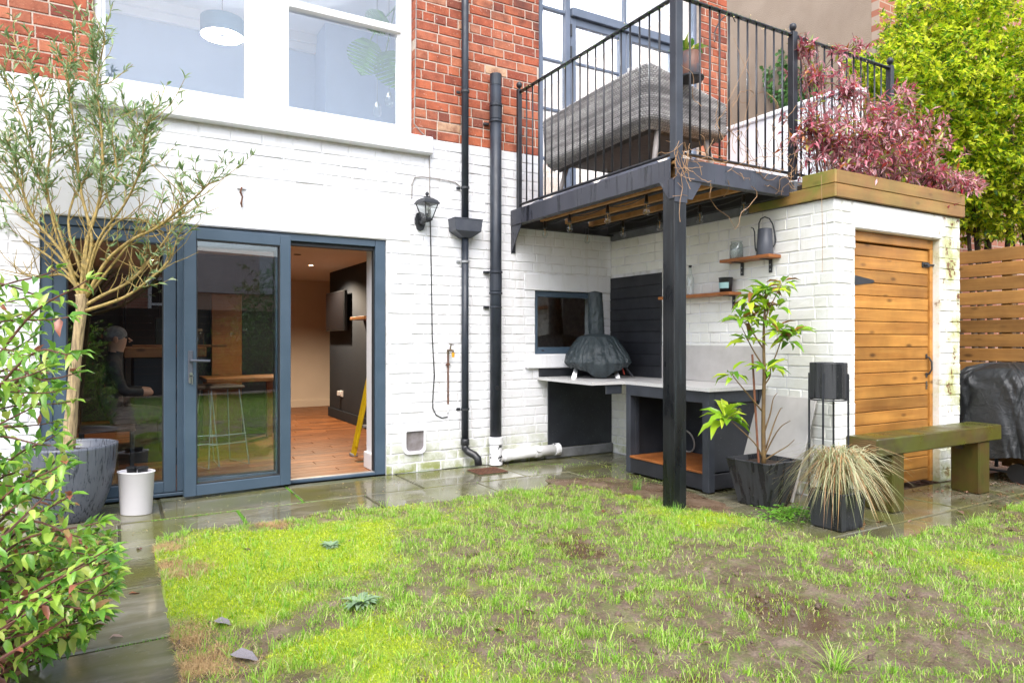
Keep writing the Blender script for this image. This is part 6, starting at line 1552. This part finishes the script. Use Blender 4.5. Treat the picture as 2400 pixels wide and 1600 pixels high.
# short turf
x, y = sample(260000); m_ = f_mud(x, y); k = NR.random(len(x)) < np.clip((vnoise(x, y, .05, 91, 2)-.25)*2.4, .05, 1)*np.clip(.95 - m_*.60, .25, 1)*.85; x, y = x[k], y[k]
hh = NR.uniform(.005, .020, len(x)); blades('short_turf', 'turf', x, y, hh, NR.uniform(.0018, .0040, len(x)), hh*NR.uniform(.3, 2.0, len(x)), 'short matted turf between the grass tufts', 'grass')
# moss cushions
x, y = sample(330000); s_ = f_moss(x, y); k = NR.random(len(x)) < np.clip(s_*1.6-.12, 0, 1); x, y = x[k], y[k]
hh = NR.uniform(.004, .016, len(x)); blades('moss', 'moss', x, y, hh, NR.uniform(.003, .007, len(x)), hh*NR.uniform(.2, 1.2, len(x)), 'bright yellow green moss spreading over the lawn', 'moss')
# clods of earth
x, y = sample(60000); k = NR.random(len(x)) < np.clip(f_mud(x, y)*.30 + .02, 0, 1)*(1-np.clip(f_moss(x, y), 0, .9)); x, y = x[k], y[k]; n = len(x)
o8 = np.array([(1,0,0),(-1,0,0),(0,1,0),(0,-1,0),(0,0,1),(0,0,-1)], float); f8 = np.array([(0,2,4),(2,1,4),(1,3,4),(3,0,4),(2,0,5),(1,2,5),(3,1,5),(0,3,5)])
r_ = NR.gamma(1.6, .0028, n)+.0015; V = o8[None]*r_[:,None,None]*NR.uniform(.55, 1.3, (n,6,1)) + np.stack([x, y, lawn_z(x, y)+.003], 1)[:,None,:]
o = link('soil_clods', np_mesh('soil_clods', V.reshape(-1,3), (f8[None]+(np.arange(n)*6)[:,None,None]).reshape(-1,3), MT['clod'])); tag(o, 'dark crumbs of earth over the muddy lawn', 'soil', kind='stuff')
# dead grass
x, y = sample(90000); g_ = gsum(x, y, STRAW) + .05*(vnoise(x, y, .2, 19, 2) > .6); k = NR.random(len(x)) < np.clip(g_*.9-.12, 0, 1)*.8 + .035*(1-.8*f_moss(x, y)); x, y = x[k], y[k]
for px, py, r_, a_ in STRAW:
    c = onZ(px, py); n = int(26000*r_); x = np.append(x, NR.normal(c.x, r_*.6, n)); y = np.append(y, NR.normal(c.y, r_*.6, n))
k = lawn_in(x, y); x, y = x[k], y[k]
hh = NR.uniform(.006, .03, len(x)); blades('dead_grass', 'straw', x, y, hh, NR.uniform(.0015, .003, len(x)), NR.uniform(.01, .05, len(x)), 'pale straw coloured dead grass along the lawn edge', 'grass')
# lawn behind the camera
x = NR.uniform(.25, 8, 24000); y = NR.uniform(-3.9, .95, 24000); hh = NR.uniform(.03, .08, 24000)
blades('rear_grass', 'grass', x, y, hh, np.full(24000, .010), hh*.6, 'lawn grass behind the viewpoint mirrored in the door glass', 'grass', z=np.full(24000, .012))
# moss in the paving joints
X, Y = [], []
for (x0, y0, x1, y1, n) in ((.745,4.62,.745,5.13,500),(1.205,5.13,1.205,5.78,500),(.2,5.13,1.3,5.13,500),(-.6,3.77,.2,3.77,160),(-.5,3.09,.2,3.09,260),(2.2,5.79,2.9,5.79,500),(3.3,5.72,4.0,5.3,350),(1.3,5.13,3.4,5.13,120)):
    f = NR.random(n); X.append(x0+(x1-x0)*f+NR.normal(0,.006,n)); Y.append(y0+(y1-y0)*f+NR.normal(0,.006,n))
X, Y = np.concatenate(X), np.concatenate(Y); k = vnoise(X, Y, .12, 44, 2) > .42; X, Y = X[k], Y[k]
blades('joint_moss', 'weed', X, Y, NR.uniform(.003, .012, len(X)), np.full(len(X), .004), np.full(len(X), .006), 'green moss growing in the paving joints', 'moss', z=np.full(len(X), -.006))
# grass stems creeping onto the mud by the counter
n = 900; X = NR.uniform(3.25, 4.2, n); Y = NR.uniform(4.3, 5.45, n); k = vnoise(X, Y, .3, 51, 3) > .5; X, Y = X[k], Y[k]
blades('creeping_grass', 'grass', X, Y, NR.uniform(.005, .02, len(X)), np.full(len(X), .003), NR.uniform(.01, .05, len(X)), 'thin grass creeping over the muddy slabs by the counter', 'grass', z=np.full(len(X), .004))
# mud smeared over the slabs between lawn and counter
def mud_patch(name, P, label):
    c = np.mean(np.array(P), 0); n = 64; V = [(c[0], c[1], .009)]; F = []
    L = [Vector((*p, 0)) for p in P] + [Vector((*P[0], 0))]; Q = []
    for a, b in zip(L, L[1:]):
        for k in range(8): Q.append(a.lerp(b, k/8))
    for ring, z in ((.55, .009), (.85, .007), (1.0, .0015)):
        for i, q in enumerate(Q):
            w_ = 1 + .16*(vnoise(np.array([q.x]), np.array([q.y]), .12, 61, 3)[0]-.5)*2*(ring > .6); V.append((c[0]+(q.x-c[0])*ring*w_, c[1]+(q.y-c[1])*ring*w_, z))
    n = len(Q)
    F += [(0, 1+i, 1+(i+1)%n) for i in range(n)]
    for r_ in range(2): F += [(1+r_*n+i, 1+(r_+1)*n+i, 1+(r_+1)*n+(i+1)%n, 1+r_*n+(i+1)%n) for i in range(n)]
    o = MB(); o.add(V, F); o.build(name, MT['soil'], loc=(c[0], c[1], 0), kind='stuff', label=label, cat='mud')
mud_patch('mud', [(2.95,4.55),(3.2,4.95),(3.75,4.75),(3.93,4.3),(3.9,3.8),(3.8,3.35),(3.5,3.3),(3.3,4.0)], 'wet brown mud over the slabs beside the counter')
# weeds
def tuft(name, px, py, n, h, sp, mat, label, wd=.004, z=0.0):
    c = onZ(px, py); o = empty(name, c, label, 'weed'); rng = random.Random(px); V, F = [], []
    for k in range(n):
        an = rng.uniform(0, 6.28); l = h*rng.uniform(.5, 1.1); s = sp*rng.uniform(.2, 1); b = c + Vector((rng.gauss(0, .018), rng.gauss(0, .012), z)); d = Vector((math.cos(an), math.sin(an), 0)); sd_ = Vector((-d.y, d.x, 0))*wd/2; i0 = len(V)
        for i in range(5):
            t_ = i/4; q = b + d*s*t_**1.4 + Vector((0,0,l*(t_-.25*t_*t_*(s/sp)))); f = (1-t_)**.7; V += [q-sd_*f, q+sd_*f]
        F += [(i0+2*i, i0+2*i+1, i0+2*i+3, i0+2*i+2) for i in range(4)]
    m = MB(); m.add(V, F); m.build('blades', MT[mat], o, kind='stuff')
tuft('grass_tuft', 950, 1104, 70, .19, .12, 'weed', 'tuft of tall grass growing at the wall foot under the cat flap')
tuft('grass_tuft', 1492, 1150, 40, .12, .09, 'weed', 'small grass tuft in the mud in front of the counter')
tuft('grass_tuft', 1580, 1212, 50, .12, .08, 'weed', 'green grass blades round the foot of the balcony post')
tuft('grass_tuft', 1960, 1580, 90, .12, .16, 'grass', 'long pale grass clump at the bottom edge of the lawn')
for i, (px, py, r_, lb) in enumerate(((775,1293,.055,'small pale green thistle rosette on the mossy lawn'), (845,1432,.085,'larger grey green thistle rosette beside the mud patch'))):
    c = onZ(px, py); o = empty('thistle', c, lb, 'weed'); rng = random.Random(i); P, D, N, L, Wd = [], [], [], [], []
    for k in range(34): an = 2.4*k; e = rng.uniform(.15,.6); P.append((c.x, c.y, .03)); D.append((math.cos(an), math.sin(an), e)); N.append((0,0,1)); l = r_*rng.uniform(.7,1.3); L.append(l); Wd.append(l*.34)
    leaf_obj('leaves', 'thistle', o, P, D, N, L, Wd, TPL8, kind='stuff')
c = onZ(1845, 1212); o = empty('weed_patch', c, 'low bright green weed patch beside the square pot', 'weed'); rng = random.Random(2); P, D, N, L, Wd = [], [], [], [], []
for k in range(420): an = rng.uniform(0, 6.28); P.append((c.x+rng.gauss(0,.11), c.y+rng.gauss(0,.07), rng.uniform(.015,.05))); D.append((math.cos(an), math.sin(an), rng.uniform(-.1,.6))); N.append((rng.uniform(-.4,.4), rng.uniform(-.4,.4), 1)); l = rng.uniform(.018,.038); L.append(l); Wd.append(l*.5)
leaf_obj('leaves', 'weed', o, P, D, N, L, Wd, TPL8, kind='stuff')
# fallen leaves
LF = [(1180,1496,'brown leaf on the open lawn, lowest in the middle'), (1860,1292,'dark curled leaf on the lawn just below the weed patch'), (2130,1300,'pale pink fallen leaf on the lawn below the bench'), (2030,1306,'orange brown leaf on the lawn below the sedge pot'), (1665,1520,'reddish leaf in the bare mud at the bottom of the lawn'),
 (2075,1225,'upturned brown leaf in front of the bench leg'), (2140,1222,'shiny dark leaf beside the pile in front of the bench'), (2030,1232,'rust red leaf lying right beside the sedge pot'), (2245,1200,'small dark leaf on the slabs under the middle of the bench'), (2200,1152,'green tinged leaf under the bench by the store door'),
 (2360,1250,'tan leaf at the far edge of the lawn under the barbecue'), (1640,1245,'orange scrap of leaf on the grass beside the balcony post'), (1420,1205,'small dark leaf on the grass left of the balcony post'), (1000,1235,'brown leaf on the lawn edge below the cat flap'), (1228,1448,'grey brown leaf standing among grass mid lawn'),
 (300,1395,'dark leaf on the path beside the bright moss'), (330,1290,'small red brown leaf on the path near the lawn corner'), (255,1500,'long brown leaf on the path below the shrub'), (1915,1338,'brown leaf on the muddy lawn below the sedge'), (570,1300,'orange brown leaf lying on the bright moss')]
rng = random.Random(6); lvs = []
for v in range(5):
    V = TPL8[0].copy(); V[:,2] += NR.uniform(-.07,.07,8); lvs.append(to_mesh('fallen_leaf', [tuple(p) for p in V], [tuple(f) for f in TPL8[1]], MT['deadleaf'], True))
for i, (px, py, lb_) in enumerate(LF):
    q = onZ(px, py); z = float(lawn_z(np.array([q.x]), np.array([q.y]))[0])+.014 if lawn_in(np.array([q.x]), np.array([q.y]))[0] else .008
    o = link('fallen_leaf', lvs[i % 5], None, (q.x, q.y, z)); l = rng.uniform(.04, .075); o.scale = (l, l*.5, l); o.rotation_euler = (rng.uniform(-.25,.25), rng.uniform(-.2,.2), rng.uniform(0,6.28))
    tag(o, lb_, 'leaf', 'fallen leaves')
for px, py, l, lb in ((538,1562,.11,'large grey fallen leaf near the lawn corner'), (500,1480,.08,'grey crumpled fallen leaf beside the bare lawn patch')):
    q = onZ(px, py); o = link('fallen_leaf', to_mesh('fallen_leaf', [tuple(p) for p in TPL8[0]], [tuple(f) for f in TPL8[1]], MT['greyleaf'], True), None, (q.x, q.y, .045)); o.scale = (l, l*.6, l); o.rotation_euler = (.1, .1, -.4); tag(o, lb, 'leaf')
# litter near the barbecue and crumbs on the paving
n = 420; X = NR.uniform(5.4, 7.2, n); Y = NR.uniform(2.3, 3.1, n); leaf_obj('leaf_litter', 'deadleaf', None, np.stack([X, Y, NR.uniform(.004,.02,n)],1), np.stack([NR.normal(0,1,n), NR.normal(0,1,n), NR.normal(0,.15,n)],1), np.tile([0,0,1.0],(n,1)), NR.uniform(.015,.05,n), NR.uniform(.01,.02,n), TPL4, label='brown leaf litter scattered by the fence and barbecue', cat='litter', kind='stuff')
n = 160; X = NR.uniform(-.5, 3.6, n); Y = NR.uniform(4.7, 5.75, n); leaf_obj('willow_leaves', 'leaf_carex', None, np.stack([X, Y, np.full(n, .006)],1), np.stack([NR.normal(0,1,n), NR.normal(0,1,n), NR.normal(0,.05,n)],1), np.tile([0,0,1.0],(n,1)), NR.uniform(.008,.035,n), NR.uniform(.004,.008,n), TPL4, label='pale bits of leaf scattered on the wet paving', cat='litter', kind='stuff')
# =================================================================== INSIDE THE ROOMS
def lamp(name, loc, e, r, col=(1,.79,.56)):
    l = bpy.data.lights.new(name, 'SPOT' if 'down' in name else 'POINT'); l.energy = e
    if 'down' in name: l.spot_size = R(150); l.spot_blend = .6; l.shadow_soft_size = r; l.color = col
    o = bpy.data.objects.new(name, l); COL.objects.link(o); o.location = loc; return o
def downlight(x, y, lit, label, e=13):
    d = empty('downlight', (x, y, 2.235), label, 'light', 'ceiling downlights')
    m = MB(); m.lathe([(.030, 0), (.045, 0), (.045, -.006), (.032, -.008)], 18, (x, y, 2.2395), caps=False); m.build('bezel', MT['gloss_white'] if lit else MT['black_iron'], d)
    m = MB(); m.lathe([(.001, -.002), (.031, -.002), (.031, -.004), (.001, -.004)], 14, (x, y, 2.2395)); m.build('lens', MT['lit'] if lit else MT['black_iron'], d)
    if lit and e: l = lamp('downlight_lamp', (0, 0, -.06), e, .04); l.parent = d
q = onZ(742, 574, 2.24); downlight(q.x, q.y, True, 'lit ceiling downlight seen through the open doorway', 34)
q2 = onZ(697, 596, 2.24); downlight(q2.x, q2.y, False, 'dark ceiling fitting seen through the open doorway')
downlight(.2, 7.4, True, 'lit ceiling downlight above the kitchen island', 0); downlight(2.35, 9.6, True, 'lit ceiling downlight far back in the room', 90); downlight(.4, 10.0, True, 'lit ceiling downlight behind the kitchen island', 0)
# television, shelf, socket
tv = empty('television', (2.8, 9.95, 1.3), 'wall mounted flat television on the charcoal wall', 'television'); a = onX(769, 731, 2.80); b = onX(811, 725, 2.80)
MB().cbox((2.77, b.y, 1.33), (2.82, a.y, 1.90), .006).build('casing', MT['black_plastic'], tv); MB().box((2.766, b.y+.015, 1.35), (2.7695, a.y-.015, 1.885)).build('screen', MT['tv'], tv); MB().cbox((2.8205, 9.8, 1.5), (XN-.001, 10.0, 1.7), .004).build('bracket', MT['black_iron'], tv)
MB().cbox((2.70, 8.35, 1.46), (XN-.001, 8.95, 1.50), .004).build('wall_shelf', MT['oak'], loc=(2.8, 8.6, 1.46), label='small oak shelf on the charcoal wall inside', cat='shelf')
sk = onX(800, 922, XN-.01); s_ = empty('wall_socket', (XN-.01, sk.y, sk.z), 'white electric socket with plug low on the charcoal wall', 'socket'); MB().cbox((XN-.012, sk.y-.075, sk.z-.045), (XN-.001, sk.y+.075, sk.z+.045), .003).build('plate', MT['plastic_white'], s_); MB().cbox((XN-.06, sk.y+.005, sk.z-.03), (XN-.0125, sk.y+.06, sk.z+.04), .006).build('plug', MT['plastic_white'], s_)
# folded yellow step ladder
ld = empty('step_ladder', (2.12, 6.85, .02), 'folded yellow step ladder standing just inside the doorway', 'ladder'); f0 = onZ(828, 1066, .03)
top = Vector((f0.x+.22, W+.44, 1.95))
def lrail(a, b, w_, d_, mat, nm):
    a, b = Vector(a), Vector(b); z = (b-a).normalized(); y = Vector((-1,0,0)); x = y.cross(z).normalized(); y = z.cross(x); L = (b-a).length
    M = Matrix(((x.x,y.x,z.x,a.x),(x.y,y.y,z.y,a.y),(x.z,y.z,z.z,a.z),(0,0,0,1))); m = MB(); m.cbox((-w_/2,-d_/2,0), (w_/2,d_/2,L), .004, M); return m.build(nm, MT[mat], ld), M
for dy in (0, .42):
    r1_, M1 = lrail(f0+Vector((dy,0,0)), top+Vector((dy*.8,0,0)), .095, .028, 'yellow', 'rail')
    lrail(f0+Vector((dy,-.085,.10)), top+Vector((dy*.8,-.02,0)), .045, .028, 'yellow', 'rear_rail')
    m = MB(); m.cbox((f0.x+dy-.03, f0.y-.05, .0195), (f0.x+dy+.03, f0.y+.05, .05), .006); m.build('foot', MT['galv'], ld)
    if dy == 0:
        for z0, z1 in ((.10,.26),(.34,.50),(.54,.68),(.78,1.35)): m = MB(); m.box((-.034,-.0150,z0), (-.004,-.0143,z1), M1); m.build('sticker', MT['sticker'], r1_)
for k in range(6):
    z = .30+k*.27; f = z/1.93; c = f0.lerp(top, f); m = MB(); m.cbox((c.x+.015, c.y-.045, c.z-.012), (c.x+.40-.06*f, c.y+.035, c.z+.012), .004); m.build('step', MT['galv'], ld)
# island, table, stools
isl = empty('kitchen_island', (.3, 7.9, .02), 'dark kitchen island with thick oak top seen through the glass', 'island')
ix = onY(296, 820, 7.4).x
MB().cbox((ix+.06, 7.45, .02), (.72, 8.75, 1.03), .006).build('cabinet', MT['navy_wall'], isl); MB().cbox((ix-.02, 7.38, 1.031), (.78, 8.82, 1.125), .006).build('worktop', MT['oak'], isl)
def thing_box(name, a, b, mat, label, cat, c=.006): MB().cbox(a, b, c).build(name, MT[mat], loc=((a[0]+b[0])/2, (a[1]+b[1])/2, a[2]), label=label, cat=cat)
thing_box('speaker', (ix+.25, 7.55, 1.126), (ix+.37, 7.67, 1.42), 'black_plastic', 'tall black speaker standing on the island top', 'speaker'); thing_box('wooden_tray', (ix+.05, 7.5, 1.126), (ix+.9, 7.75-.22, 1.15), 'oak', 'thin wooden tray along the island edge', 'tray', .003)
cj = empty('kitchen_jar', (ix+.62, 7.66, 1.126), 'glass storage jar with brass lid on the island', 'jar'); m = MB(); m.lathe([(.07,.001),(.075,.01),(.075,.15),(.06,.16)], 18, WL[cj.name], caps=False); m.build('body', MT['glass_jar'], cj, smooth=True); m = MB(); m.lathe([(.062,.161),(.062,.185),(.01,.187)], 18, WL[cj.name]); m.build('lid', MT['brass'], cj)
def stool(x, y, rz, label):
    s = empty('bar_stool', (x, y, .02), label, 'stool', 'bar stools'); T0 = TR(x, y, .02, rz)
    m = MB(); m.cbox((-.17,-.17,.72), (.17,.17,.755), .015, T0); m.build('seat', MT['leather'], s)
    for sx in (-1, 1):
        m = MB(); m.tube([T0 @ Vector(p) for p in ((sx*.13,-.12,.72), (sx*.19,-.20,.012), (sx*.19,.20,.012), (sx*.13,.12,.72))], .006, 6); m.build('leg', MT['galv'], s)
    for z in (.22, .30): m = MB(); m.tube([T0 @ Vector(p) for p in ((-.17,-.175,z), (.17,-.175,z))], .006, 6); m.build('foot_rail', MT['galv'], s)
q = onZ(520, 1095, .02); stool(q.x, q.y+.15, .3, 'bar stool on bent metal legs just behind the folded door leaf'); stool(ix+.55, 7.0, 0, 'bar stool pulled up to the island')
tb = empty('dining_table', (1.27, 8.4, .02), 'oak dining table deep inside the room', 'table'); MB().cbox((.85, 8.05, .73), (1.70, 8.80, .775), .006).build('top', MT['oak'], tb)
for x in (.92, 1.63):
    for y in (8.12, 8.73): MB().cbox((x-.035, y-.035, .02), (x+.035, y+.035, .729), .004).build('leg', MT['oak'], tb)
ku = empty('kitchen_units', (-.4, 11.8, .02), 'dark tall kitchen units along the back of the room', 'kitchen units')
for k in range(6): MB().cbox((-2.2+k*.58, 11.5, .03), (-1.63+k*.58, 12.19, 2.15), .006).build('cupboard', MT['navy_wall'], ku)
kp = empty('light_blocker', (1.1, 9.05, .02), 'dark panel added behind the folded door leaf to block room light', 'panel'); MB().cbox((.45, 9.0, .02), (1.74, 9.10, 2.235), .004).build('panel', MT['navy_wall'], kp)  # added dark panel: holds lamp light back and darkens the door glass
thing_box('tall_cupboard', (1.0, 8.9, .02), (1.34, 8.99, 1.75), 'oak', 'oak cupboard front beside the dining table', 'cupboard')
# a person seated behind the glass, in profile
pn = empty('person', (-.03, 7.15, .45), 'person with grey hair in dark clothes seated inside behind the olive tree', 'person')
J = {'pel': (-.05,7.15,.55), 'sp': (-.06,7.15,.75), 'ch': (-.03,7.15,.95), 'nk': (.0,7.15,1.07), 'hd0': (.01,7.15,1.13), 'hd': (.02,7.15,1.21), 'tp': (.01,7.15,1.29),
     'ls': (-.03,6.98,.97), 'le': (.06,6.93,.74), 'lw': (.30,7.02,.72), 'rs': (-.03,7.32,.97), 're': (.06,7.37,.74), 'rw': (.30,7.28,.72), 'lh': (.0,7.05,.52), 'lk': (.38,7.04,.52), 'la': (.40,7.04,.10), 'lf': (.52,7.04,.06), 'rh': (.0,7.25,.52), 'rk': (.38,7.26,.52), 'ra': (.40,7.26,.10), 'rf': (.52,7.26,.06)}
Rd = {'pel': .15, 'sp': .135, 'ch': .15, 'nk': .058, 'hd0': .07, 'hd': .088, 'tp': .06, 'ls': .065, 'le': .048, 'lw': .032, 'rs': .065, 're': .048, 'rw': .032, 'lh': .09, 'lk': .065, 'la': .042, 'lf': .035, 'rh': .09, 'rk': .065, 'ra': .042, 'rf': .035}
E_ = [('pel','sp'),('sp','ch'),('ch','nk'),('nk','hd0'),('hd0','hd'),('hd','tp'),('ch','ls'),('ls','le'),('le','lw'),('ch','rs'),('rs','re'),('re','rw'),('pel','lh'),('lh','lk'),('lk','la'),('la','lf'),('pel','rh'),('rh','rk'),('rk','ra'),('ra','rf')]
ks = list(J); o0 = WL[pn.name]
me = bpy.data.meshes.new('body'); me.from_pydata([tuple(Vector(J[k])-o0) for k in ks], [(ks.index(a), ks.index(b)) for a, b in E_], [])
bo = link('body', me, pn); sk_ = bo.modifiers.new('skin', 'SKIN'); me.skin_vertices.new() if not me.skin_vertices else None
for i, k in enumerate(ks): me.skin_vertices[0].data[i].radius = (Rd[k], Rd[k]); me.skin_vertices[0].data[i].use_root = (k == 'pel')
bo.modifiers.new('sub', 'SUBSURF').levels = 2; bo.modifiers['sub'].render_levels = 2
bpy.context.view_layer.update(); dgp = bpy.context.evaluated_depsgraph_get(); nm = bpy.data.meshes.new_from_object(bo.evaluated_get(dgp)); bo.modifiers.clear(); bo.data = nm
nm.materials.clear(); nm.materials.append(MT['cloth_dark']); nm.materials.append(MT['skin'])
for p_ in nm.polygons: p_.material_index = 1 if (p_.center.z + o0.z > 1.09 or (p_.center.x + o0.x > .22 and .6 < p_.center.z + o0.z < .8)) else 0; p_.use_smooth = True
m = MB(); m.sphere((-.002, 7.15, 1.245), .096, 14, 9, .85); m.build('hair', MT['cloth_grey'], pn, smooth=True)
m = MB(); m.tube([(.10,7.15,1.215),(.128,7.15,1.19),(.105,7.15,1.18)], [.008,.014,.010], 6); m.build('nose', MT['skin'], pn); m = MB(); m.sphere((.085, 7.115, 1.222), .011); m.build('eye', MT['ink'], pn); m = MB(); m.sphere((.0, 7.055, 1.20), .022, 8, 6, 1.4); m.build('ear', MT['skin'], pn)
ch = empty('dining_chair', (-.08, 7.15, .02), 'dark chair on which the person inside sits', 'chair'); MB().cbox((-.28,6.93,.39), (.16,7.37,.425), .01).build('seat', MT['leather'], ch); MB().cbox((-.30,6.95,.43), (-.27,7.35,.92), .01).build('backrest', MT['leather'], ch)
for x in (-.26, .13):
    for y in (6.96, 7.34): MB().cbox((x-.015, y-.015, .02), (x+.015, y+.015, .389), .003).build('leg', MT['black_iron'], ch)

# ---- upstairs: pendant lamp, house plant, glass pendants
q = atD(521, 66, 6.75); pl_ = empty('pendant_lamp', (q.x, q.y, 5.29), 'lit drum pendant lamp with blue shade behind the upper sash window', 'lamp'); r_ = .20; c = (q.x, q.y, q.z)
m = MB(); m.lathe([(r_, -.085), (r_, .085)], 40, c, caps=False); m.build('shade', MT['shade_blue'], pl_, smooth=True); m = MB(); m.lathe([(r_-.005, -.085), (r_-.005, .085)], 40, c, caps=False); m.build('lining', MT['lit_soft'], pl_, smooth=True)
m = MB(); m.tube([(q.x, q.y, q.z+.04), (q.x, q.y, 5.295)], .004, 6); m.build('flex', MT['black_iron'], pl_)
for k in range(3):
    a = k*2.094+.4; m = MB(); m.tube([(q.x, q.y, q.z-.07), (q.x+math.cos(a)*r_*.97, q.y+math.sin(a)*r_*.97, q.z-.07)], .004, 5); m.build('spider_arm', MT['steel'], pl_)
    m = MB(); m.sphere((q.x+math.cos(a)*.09, q.y+math.sin(a)*.09, q.z-.01), .03, 10, 7); m.build('bulb', MT['lit'], pl_, smooth=True)
m = MB(); m.sphere((q.x, q.y, q.z-.075), .028, 10, 6, .4); m.build('cap', MT['steel'], pl_)
l = lamp('pendant_light', (0, 0, q.z-5.29-.03), 26, .1, (1,.80,.60)); l.parent = pl_
mo = empty('monstera', (2.15, 6.55, 4.6), 'monstera leaves hanging behind the upper sash window', 'plant')
def monstera(c, s, ang, par):
    n = 11; V = [(0,0,0)]; F = []; half = []
    for i in range(n+1):
        t_ = i/n; w_ = .52*math.sin(math.pi*min(1, t_*.92+.10))**.8; half.append((t_, w_))
    m = MB(); Mx = Matrix.Translation(c) @ Matrix.Rotation(ang, 4, 'Y') @ Matrix.Rotation(R(90), 4, 'X')
    for sd_ in (-1, 1):
        for i in range(n):
            t0, w0 = half[i]; t1, w1 = half[i+1]; g_ = .28 if 1 < i < n-1 else 0
            m.add([(0, -t0*s, 0), (0, -t1*s, 0), (sd_*w1*s*(.98), -(t1+.10*w1-g_*.05)*s, .02*s), (sd_*w0*s, -(t0+.10*w0+g_*.10)*s, .02*s)], [(0,1,2,3)] if sd_ > 0 else [(3,2,1,0)], Mx)
    m.build('leaf', MT['leaf_ivy'], par)
monstera(atD(868, 95, 6.75), .38, .25, mo); monstera(atD(905, 120, 6.85), .40, -.35, mo); monstera(atD(905, 40, 6.7), .26, .9, mo)
m = MB(); m.tube([atD(868, 95, 6.75), atD(890, 55, 6.8), atD(925, 20, 6.9), atD(960, -60, 7.0)], .008, 6); m.tube([atD(905, 120, 6.85), atD(915, 70, 6.88), atD(925, 20, 6.9)], .008, 6); m.build('stems', MT['leaf_ivy'], mo)
for px, py, n_ in ((884, 255, 'clear glass pendant hanging low behind the sash window'), (912, 232, 'clear glass pendant hanging at the window edge by the monstera')):
    q = atD(px, py, 6.9); gp = empty('glass_pendant', (q.x, q.y, 5.29), n_, 'lamp'); m = MB(); m.tube([(q.x, q.y, q.z+.06), (q.x, q.y, 5.295)], .003, 5); m.build('flex', MT['black_iron'], gp); m = MB(); m.lathe([(.02,.06),(.035,.03),(.045,-.03),(.04,-.07),(.02,-.08)], 14, q, caps=False); m.build('shade', MT['glass_jar'], gp, smooth=True); m = MB(); m.lathe([(.012,.07),(.018,.05),(.018,.02),(.01,.015)], 10, q); m.build('holder', MT['steel'], gp)

q = Vector((4.35, 7.6, 4.95)); cl_ = empty('ceiling_lamp', (q.x, q.y, 5.29), 'lit ceiling lamp glowing behind the balcony windows', 'lamp'); m = MB(); m.sphere(q, .11, 16, 10); m.build('globe', MT['lit_soft'], cl_, smooth=True); m = MB(); m.tube([(q.x, q.y, q.z+.10), (q.x, q.y, 5.295)], .006, 6); m.build('rod', MT['steel'], cl_)
l = lamp('ceiling_lamp_light', (.25, 0, q.z-5.29), 75, .12, (1,.92,.84)); l.parent = cl_
